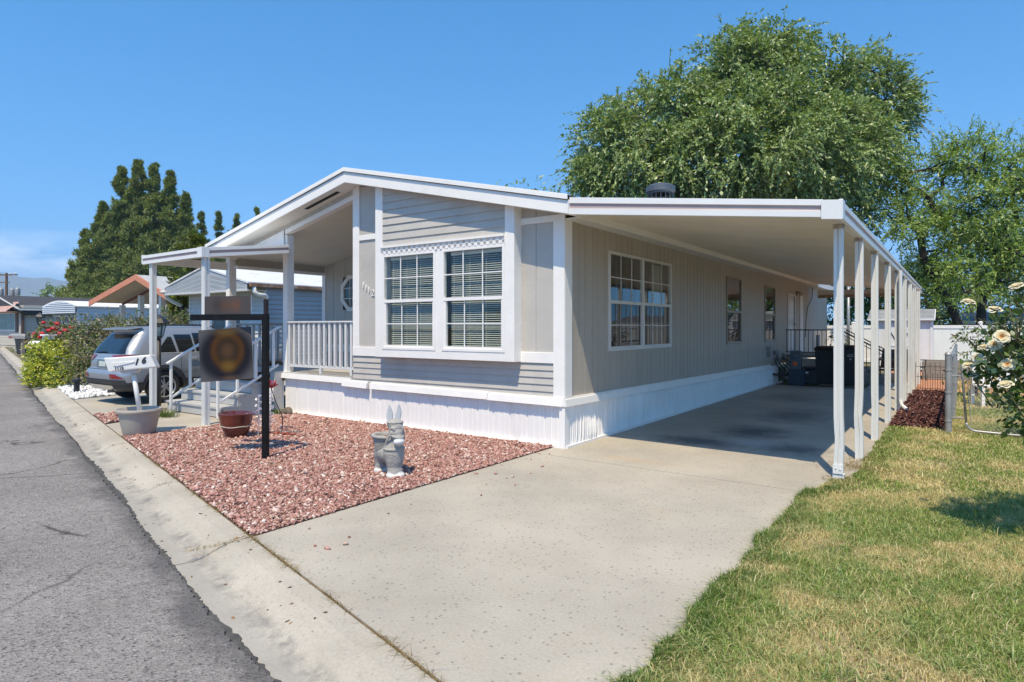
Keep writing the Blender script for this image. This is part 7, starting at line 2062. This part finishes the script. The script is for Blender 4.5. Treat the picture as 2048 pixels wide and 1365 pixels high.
w = MB().box(-19.55, -17.35, 5.955, 5.99, 1.45, 2.72).build('window', WHITE, D); MB().box(-19.4, -18.5, 5.945, 5.96, 1.58, 2.60).box(-18.4, -17.5, 5.945, 5.96, 1.58, 2.60).build('pane', M('teal_glass', (.06, .09, .10), .1, .3, 2), w)
mb = MB().box(-16.06, -15.98, 5.96, 6.08, .4, 2.98); mb.build('corner_trim', WHITE_D, D); MB().box(-21.16, -21.06, 5.96, 6.05, .4, 2.98).build('corner_trim', WHITE_D, D)
mb = MB().box(-15.88, -15.72, 5.3, 23, 3.08, 3.20); mb.build('gutter', RUSTM, D)
mb = MB().tube([(-15.8, 5.45, 3.08), (-15.78, 5.45, 2.9), (-15.70, 5.55, 2.80), (-15.75, 5.85, 2.78), (-15.82, 5.95, 2.70), (-15.82, 5.97, 2.66)], .075, 10); gd = mb.build('gutter_elbow', WHITE_D, D, smooth=True)
MB().box(-15.9, -15.77, 5.88, 6.0, .3, 2.66).build('downspout', BRN, D)
mb = MB().tube([(-21.8, 5.35, 3.05), (-21.8, 5.4, 2.85), (-21.72, 5.6, 2.68), (-21.5, 5.85, 2.52)], .075, 10).box(-22.0, -21.7, 5.2, 5.4, 3.02, 3.12); mb.build('gutter_elbow', WHITE_D, D, smooth=True)
MB().bar((-21.5, 5.85, 2.5), (-21.2, 5.9, .6), .12, .10).build('downspout', M('black_downpipe', (.03, .022, .02), .5, .15), D)
# salmon-trimmed home
SAL = M('salmon_trim', (.64, .25, .145), .6, .06, 3); MAR = M('maroon_trim', (.16, .045, .035), .6, .1); CREAMW = M('cream_wall', (.60, .50, .42), .7, .05)
Ch = tag(empty('salmon_house', (-33.5, 9.2, 0)), 'home with wide gabled porch edged in salmon pink fascia', 'house')
zs_ = lambda x: 4.57 - (.222 if x < -32.9 else .345) * abs(x + 32.9)
mb = MB().prism([(-38.9, 9.2, zs_(-38.9) - .05), (-32.9, 9.2, 4.5), (-28.6, 9.2, zs_(-28.6) - .05), (-28.6, 9.2, zs_(-28.6)), (-32.9, 9.2, 4.57), (-38.9, 9.2, zs_(-38.9))], (0, 17, 0)); mb.build('roof', M('pale_grey_shingle', (.46, .46, .46), .9, .1, 3, .2, 20), Ch, fix=True)
mb = MB()
for a, b in ((-38.9, -32.9), (-32.9, -28.6)): mb.prism([(a, 9.12, zs_(a) + .02), (b, 9.12, zs_(b) + .02), (b, 9.12, zs_(b) - .30), (a, 9.12, zs_(a) - .30)], (0, .07, 0))
mb.build('fascia', SAL, Ch, fix=True)
mb = MB().prism([(-38.6, 9.2, zs_(-38.6) - .12), (-32.9, 9.2, 4.40), (-28.9, 9.2, zs_(-28.9) - .12), (-28.9, 9.2, zs_(-28.9) - .16), (-32.9, 9.2, 4.36), (-38.6, 9.2, zs_(-38.6) - .16)], (0, 4.5, 0)); mb.build('porch_ceiling', CREAMW, Ch, fix=True)
mb = MB()
for a, b in ((-37.5, -32.9), (-32.9, -29.3)): mb.prism([(a, 10.4, zs_(a) - .42), (b, 10.4, zs_(b) - .42), (b, 10.4, zs_(b) - .54), (a, 10.4, zs_(a) - .54)], (0, .1, 0))
mb.box(-37.5, -29.3, 12.9, 13.0, 2.45, 2.6)
mb.build('beam', MAR, Ch, fix=True)
for x in (-37.6, -35.2, -32.7, -30.2): MB().box(x - .14, x + .14, 10.35, 10.6, .2, zs_(x) - .52).build('porch_post', WHITE, Ch)
mb = MB(); lap_wall(mb, -38.5, -28.9, .3, 4.4, .2, front(13.6), top=lambda x: zs_(x) - .15, lip=.02); mb.add([(-28.9, 13.6, 0), (-28.9, 26, 0), (-28.9, 26, 3.1), (-28.9, 13.6, 3.1)], [(0, 1, 2, 3)]); mb.add([(-38.5, 13.6, 0), (-38.5, 26, 0), (-38.5, 26, 3.1), (-38.5, 13.6, 3.1)], [(0, 1, 2, 3)]); mb.add([(-38.5, 26, 0), (-28.9, 26, 0), (-28.9, 26, 3), (-38.5, 26, 3)], [(0, 1, 2, 3)]); mb.build('wall', LAPW, Ch)
MB().box(-38.4, -29, 9.9, 13.6, .0, .35).build('porch_deck', WOODG, Ch)
mb = MB().box(-38.4, -29.2, 10.35, 10.42, 1.2, 1.26); mb.build('porch_railing', WHITE, Ch)
w = MB().box(-31.6, -29.6, 13.52, 13.6, .4, 2.3).build('window', WHITE, Ch); MB().box(-31.5, -29.7, 13.50, 13.53, .5, 2.2).build('pane', CARGLASS, w)
# bow-roofed silver trailer
SILV = M('silver_corrugated', (.55, .57, .60), .4, .05, 2)
B_ = tag(empty('silver_trailer', (-49.3, 11, 0)), 'old white trailer with a bowed roof front and corrugated sides', 'house')
bow = [(-52.45, 3.25)] + [(-52.45 + 6.0 * k / 12, 3.25 + .40 * math.sin(PI * (k / 12)) - .08 * k / 12) for k in range(1, 12)] + [(-46.4, 3.17)]
mb = MB().prism([(x, 10.3, z) for x, z in bow] + [(-46.4, 10.3, 3.10), (-52.45, 10.3, 3.18)], (0, 16, 0)); mb.build('roof', WHITE, B_, fix=True)
mb = MB(); z = 2.68
while z < 3.55:
    t_ = lambda x: 3.2 + .36 * math.sin(PI * min(1, max(0, (x + 52.45) / 6.05)))
    q = clip([(-52.4 + (2.9 - z) * .0, z, .05), (-46.45, z, .05), (-46.45, z + .14, 0), (-52.4, z + .14, 0)], lambda p: t_(p[0]) - p[1])
    for k in range(12):
        a, b = -52.4 + 5.95 * k / 12, -52.4 + 5.95 * (k + 1) / 12
        q = clip([(a, z, .06), (b, z, .06), (b, z + .14, 0), (a, z + .14, 0)], lambda p: t_(p[0]) - p[1])
        if len(q) > 2: mb.add([(p[0], 10.3 - p[2], p[1]) for p in q], [tuple(range(len(q)))])
    z += .14
mb.box(-52.4, -46.45, 10.3, 11.2, 2.64, 2.68); mb.build('roof_front', SILV, B_)
mb = MB(); lap_side(mb, -46.6, 10.4, 26, .4, 3.16, .20); mb.build('side_wall', SILV, B_)
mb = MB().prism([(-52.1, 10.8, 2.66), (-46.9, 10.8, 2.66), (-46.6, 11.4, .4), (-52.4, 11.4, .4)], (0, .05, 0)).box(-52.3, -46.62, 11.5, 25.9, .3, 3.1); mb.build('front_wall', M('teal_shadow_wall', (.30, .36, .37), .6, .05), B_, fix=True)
for a, b in ((-51.3, -50.3), (-50.0, -48.9), (-48.5, -47.0)):
    w = MB().prism([(a, 10.72, 2.5), (b, 10.72, 2.5), (b, 10.94, 1.5), (a, 10.94, 1.5)], (0, .05, 0)).build('window', WHITE, B_, fix=True)
    MB().prism([(a + .14, 10.69, 2.42), (b - .14, 10.69, 2.42), (b - .14, 10.79, 1.98), (a + .14, 10.79, 1.98)], (0, .02, 0)).prism([(a + .14, 10.81, 1.88), (b - .14, 10.81, 1.88), (b - .14, 10.88, 1.56), (a + .14, 10.88, 1.56)], (0, .02, 0)).build('pane', M('blue_pane', (.08, .11, .14), .12, .2, 1) if 'blue_pane' not in bpy.data.materials else bpy.data.materials['blue_pane'], w)
MB().bar((-46.55, 10.45, 2.66), (-46.9, 11.2, .6), .08, .05).build('corner_strip', WHITE, B_)
B_.location.y += .9
# beige home at the far left
BEI = M('beige_lap', (.56, .50, .41), .6, .05, 2); AWP = M('dusty_pink_awning', (.55, .33, .26), .55, .06, 2); BROWN = M('brown_shutter', (.11, .06, .04), .6, .15, 4)
A_ = tag(empty('beige_house', (-60, 11, 0)), 'beige lap-sided home with dark roof, dusty pink awning and brown shutters', 'house')
mb = MB(); lap_wall(mb, -66, -55.8, .2, 3.0, .20, front(11), lip=.02); lap_side(mb, -55.8, 11, 26, .2, 2.95, .20); mb.build('wall', BEI, A_)
MB().box(-66, -55.82, 11.02, 26, 0, 3.4).build('core', BEI, A_)
mb = MB().prism([(-66.4, 10.6, 3.05), (-60.8, 10.6, 4.32), (-55.35, 10.6, 3.05)], (0, 15.6, 0)); mb.build('roof', M('charcoal_shingle', (.05, .05, .055), .9, .2, 3), A_, fix=True)
mb = MB().box(-55.36, -55.30, 10.6, 26.2, 2.98, 3.10).bar((-60.8, 10.58, 4.33), (-55.33, 10.58, 3.07), .05, .10); mb.build('gutter', WHITE_D, A_)
MB().box(-55.8, -55.4, 11, 26, 2.62, 3.0).build('soffit_board', M('dark_brown_soffit', (.035, .028, .025), .7, .1), A_)
mb = MB()
for k in range(5): z = 2.9 + .16 * k; d_ = .95 - .2 * k; mb.prism([(-66, 11 - d_, z), (-56.4 + (.0), 11 - d_, z), (-56.4 - .12 * k, 11 - d_ + .16, z + .15), (-66, 11 - d_ + .16, z + .15)], (0, .02, 0))
mb.box(-66, -56.4, 10.05, 11, 2.86, 2.9); mb.build('awning', AWP, A_, fix=True)
mb = MB().box(-56.5, -55.5, 10.5, 11, 2.78, 2.86); mb.build('awning_bracket', BROWN, A_)
w = MB().box(-61.6, -57.35, 10.93, 10.99, 1.35, 2.85).build('window', WHITE, A_)
MB().box(-61.5, -59.35, 10.91, 10.93, 1.45, 2.75).box(-59.25, -57.45, 10.91, 10.93, 1.45, 2.75).build('pane', M('teal_curtain_glass', (.13, .27, .27), .12, .25, 2), w)
MB().box(-57.3, -56.75, 10.93, 10.985, 1.25, 2.85).build('shutter', BROWN, A_)
mb = MB().box(-55.85, -55.6, 10.85, 11.02, .2, 2.9); mb.build('downspout', BROWN, A_)
# stone edging, lantern posts, mailboxes, bin along the far kerb
mb = MB(); r = random.Random(3)
for k in range(14): x = -51.5 + .36 * k; y = kerb_y(x, 4.1) ; mb.obox((x, y, .08), (.16, .03, 0), (-.02, .10, 0), (0, 0, .09 + r.uniform(-.02, .02)))
tag(mb.build('stone_edging', M('edging_stone', (.34, .31, .27), .9, .2, 5), origin=(-49, 8.2, 0), bevel=.02), 'low row of grey edging stones along the far bed', 'edging')
def lantern_post(x, y, h, label, s=1.0, fluted=False):
    t = tag(empty('lantern_post', (x, y, 0)), label, 'lamp post', 'black lantern posts')
    MB().tube([(x, y, -.05), (x, y, h)], .045 * s, 10).lathe([(.09 * s, 0), (.09 * s, .06), (.05 * s, .10)], (x, y, 0), 12).build('pole', BLACKM, t, smooth=True)
    mb = MB().lathe([(.02 * s, 0), (.07 * s, .02), (.075 * s, .05), (.03 * s, .06)], (x, y, h), 8)
    for k in range(6):
        a = 2 * PI * k / 6; mb.bar((x + .075 * s * math.cos(a), y + .075 * s * math.sin(a), h + .05), (x + .135 * s * math.cos(a), y + .135 * s * math.sin(a), h + .05 + .26 * s), .014 * s, .014 * s)
    mb.lathe([(.19 * s, .30 * s), (.195 * s, .315 * s), (.12 * s, .40 * s), (.05 * s, .45 * s), (.0, .49 * s)], (x, y, h), 6); mb.build('lantern_frame', BLACKM, t)
    MB().lathe([(.068 * s, .055), (.128 * s, .05 + .26 * s)], (x, y, h), 6).build('lantern_glass', glass_mat('lantern_glass', (.7, .74, .72), .8) if 'lantern_glass' not in bpy.data.materials else bpy.data.materials['lantern_glass'], t)
    MB().lathe([(0, .06), (.02, .07), (.025, .13), (0, .15)], (x, y, h), 8).build('bulb', WHITE, t)
lantern_post(-8.40, -1.33, 1.42, 'black lantern post standing behind the left awning post', 1.0)
lantern_post(-31.25, 4.14, 1.75, 'black lantern post farther up the street by the red roses', 1.25)
m2 = tag(empty('mailbox', (-26.5, 2.5, 0)), 'white rounded mailbox with a red flag strip behind the golden shrub', 'mailbox')
def arch_box(c, ax, L, w, h, name, mat, par):
    ax = Vector(ax).normalized(); sx = Vector((-ax.y, ax.x, 0)); c = Vector(c)
    pts_ = [(-w / 2, 0), (w / 2, 0)] + [(w / 2 * math.cos(R(a)), h * .5 + h * .5 * math.sin(R(a))) for a in range(0, 181, 20)]
    return MB().prism([c + sx * a + Vector((0, 0, b)) for a, b in pts_], ax * L).build(name, mat, par, fix=True)
arch_box((-27.4, 2.15, .88), (1, .35, 0), 1.25, .42, .38, 'box', WHITE, m2)
MB().box(-27.42, -27.0, 1.88, 1.90, 1.0, 1.08).build('flag', TAILR if False else bpy.data.materials['red_enamel'], m2)
MB().box(-26.7, -26.55, 2.3, 2.45, 0, .88).build('post', WHITE, m2)
wp = MB().box(-24.02, -23.72, 1.86, 2.16, 0, 1.32).box(-24.08, -23.66, 1.80, 2.22, 1.32, 1.38).build('gate_post', WHITE, origin=(-23.87, 2.01, 0), bevel=.01); tag(wp, 'stout white post with flat cap rising behind the golden shrub', 'post')
m3 = tag(empty('mailbox', (-39.1, 5.9, 0)), 'small grey mailbox with a red mark behind the far wheeled bin', 'mailbox')
arch_box((-39.9, 5.6, 1.0), (1, .3, 0), 1.3, .34, .28, 'box', bpy.data.materials['grey_utility_box'], m3); MB().box(-39.2, -39.05, 5.8, 5.95, 0, 1.0).build('post', WOODG, m3); MB().box(-39.8, -39.3, 5.40, 5.42, 1.06, 1.14).build('flag', bpy.data.materials['red_enamel'], m3)
wheelie(-40.6, 6.5, 1.02, .9, 'black wheeled bin standing on the far verge near the beige home', txt=False)
bp = MB().lathe([(0, .0), (.12, .0), (.20, .24), (.21, .27), (.19, .27), (.17, .2), (0, .2)], (-17.62, .06, 1.02), 16).lathe([(.03, -1.0), (.03, .02)], (-17.62, .06, 1.02), 8)
tag(bp.build('black_planter', BLACKM, origin=(-17.62, .06, 0)), 'black pot held up on a stake between golden shrub and hedge', 'planter')
stk = MB().box(-13.50, -13.40, -.93, -.83, 0, .30).box(-13.53, -13.37, -.96, -.80, .30, .36).lathe([(.09, .36), (.02, .42), (0, .43)], (-13.45, -.88, 0), 8)
tag(stk.build('garden_light', BLACKM, origin=(-13.45, -.88, 0)), 'small black stake light in the white pebbles', 'garden light')
m2.location = m2.location + Vector((.45, .33, -.17))
# power pole
pw_ = tag(empty('utility_pole', (-87, 17.7, 0)), 'wooden utility pole with crossarms and grey transformers at far left', 'utility pole')
PW = M('pole_wood', (.16, .10, .065), .9, .2, 2)
MB().tube([(-87, 17.7, 0), (-87, 17.7, 8.35)], [.20, .15], 10).build('pole', PW, pw_)
mb = MB().bar((-88.6, 16.9, 8.1), (-85.6, 18.5, 8.1), .14, .16).bar((-89.6, 16.4, 7.1), (-86.6, 17.9, 7.05), .1, .12).bar((-88.2, 17.1, 5.1), (-84.6, 19.0, 5.05), .10, .10); mb.build('crossarm', PW, pw_)
for (dx, dz) in ((-.75, 5.75), (.75, 5.7), (1.5, 5.8)):
    c = Vector((-87 + dx * .82, 17.7 + dx * .57, dz)); MB().lathe([(0, -.5), (.30, -.48), (.32, -.4), (.32, .38), (.30, .46), (.1, .5), (.06, .7), (0, .72)], tuple(c), 12).build('transformer', GALV, pw_, smooth=True)
mb = MB()
for dx in (-1.5, -.9, .5, 1.2): c = Vector((-87 + dx, 17.7 + dx * .53, 8.18)); mb.lathe([(.07, 0), (.09, .1), (.05, .2), (0, .25)], tuple(c), 8)
mb.build('insulator', WHITE_D, pw_)
mb = MB()
for k, z in enumerate((8.35, 8.3, 7.15)):
    a = Vector((-87 - .8 * k, 17.7 - .4 * k, z)); b = a + Vector((-30, -26, .2)); mb.tube([a, (a + b) / 2 - Vector((0, 0, .5)), b], .018, 4)
    b2 = a + Vector((45, 50, .2)); 
mb.build('wire', BLACKM, pw_)

pw_.location = pw_.location + Vector((-13.25, 5.06, .62))
# ------------------------------------------------------------------ mountains and air
rng = np.random.default_rng(77)
az0 = np.linspace(-.62, .50, 160)       # angle off the street's far end, radians, at 4.6 km
dirv = np.array([-.9626, .2708]); nrm_ = np.array([.2708, .9626])
def ridge(a):
    return 150 + 135 * np.exp(-((a + .012) / .055) ** 2) + 120 * np.exp(-((a - .075) / .05) ** 2) + 110 * np.exp(-((a + .2) / .12) ** 2) + 130 * np.exp(-((a - .3) / .12) ** 2) + 10 * np.sin(a * 61) + 6 * np.sin(a * 143 + 1) + 3 * np.sin(a * 300)
rows = 26; V = []
for k in range(rows):
    f = k / (rows - 1); dist = 3300 + 1900 * f
    hh = ridge(az0) * np.minimum(1, (f / .68)) ** 1.2 * (1 + .10 * np.sin(az0 * 90 + f * 9) * (1 - f) + .07 * np.sin(az0 * 210 + f * 17) * (1 - f)) if f < .68 else ridge(az0) * (1 - (f - .68) * 1.4)
    P_ = np.array([4.4, -7.4]) + dist * (np.cos(az0)[:, None] * dirv + np.sin(az0)[:, None] * nrm_)
    V.append(np.column_stack([P_, hh - .5]))
V = np.concatenate(V); n = len(az0)
F = np.array([(r_ * n + j, r_ * n + j + 1, (r_ + 1) * n + j + 1, (r_ + 1) * n + j) for r_ in range(rows - 1) for j in range(n - 1)])
tag(np_mesh('mountains', V, F, M('mountain_scrub', (.15, .135, .095), .95, .3, .004, .3, .03), smooth=True), kind='structure')
if HAZE > 0:
    m, nt, out = _nodes('haze_air')
    pv_ = N(nt, 'ShaderNodeVolumePrincipled'); pv_.inputs['Color'].default_value = (.60, .80, 1.0, 1); pv_.inputs['Density'].default_value = HAZE; pv_.inputs['Anisotropy'].default_value = -.2
    nt.links.new(pv_.outputs[0], out.inputs['Volume'])
    tag(MB().box(-5600, 300, -2600, 3600, -1.2, 330).build('haze', m), kind='stuff')
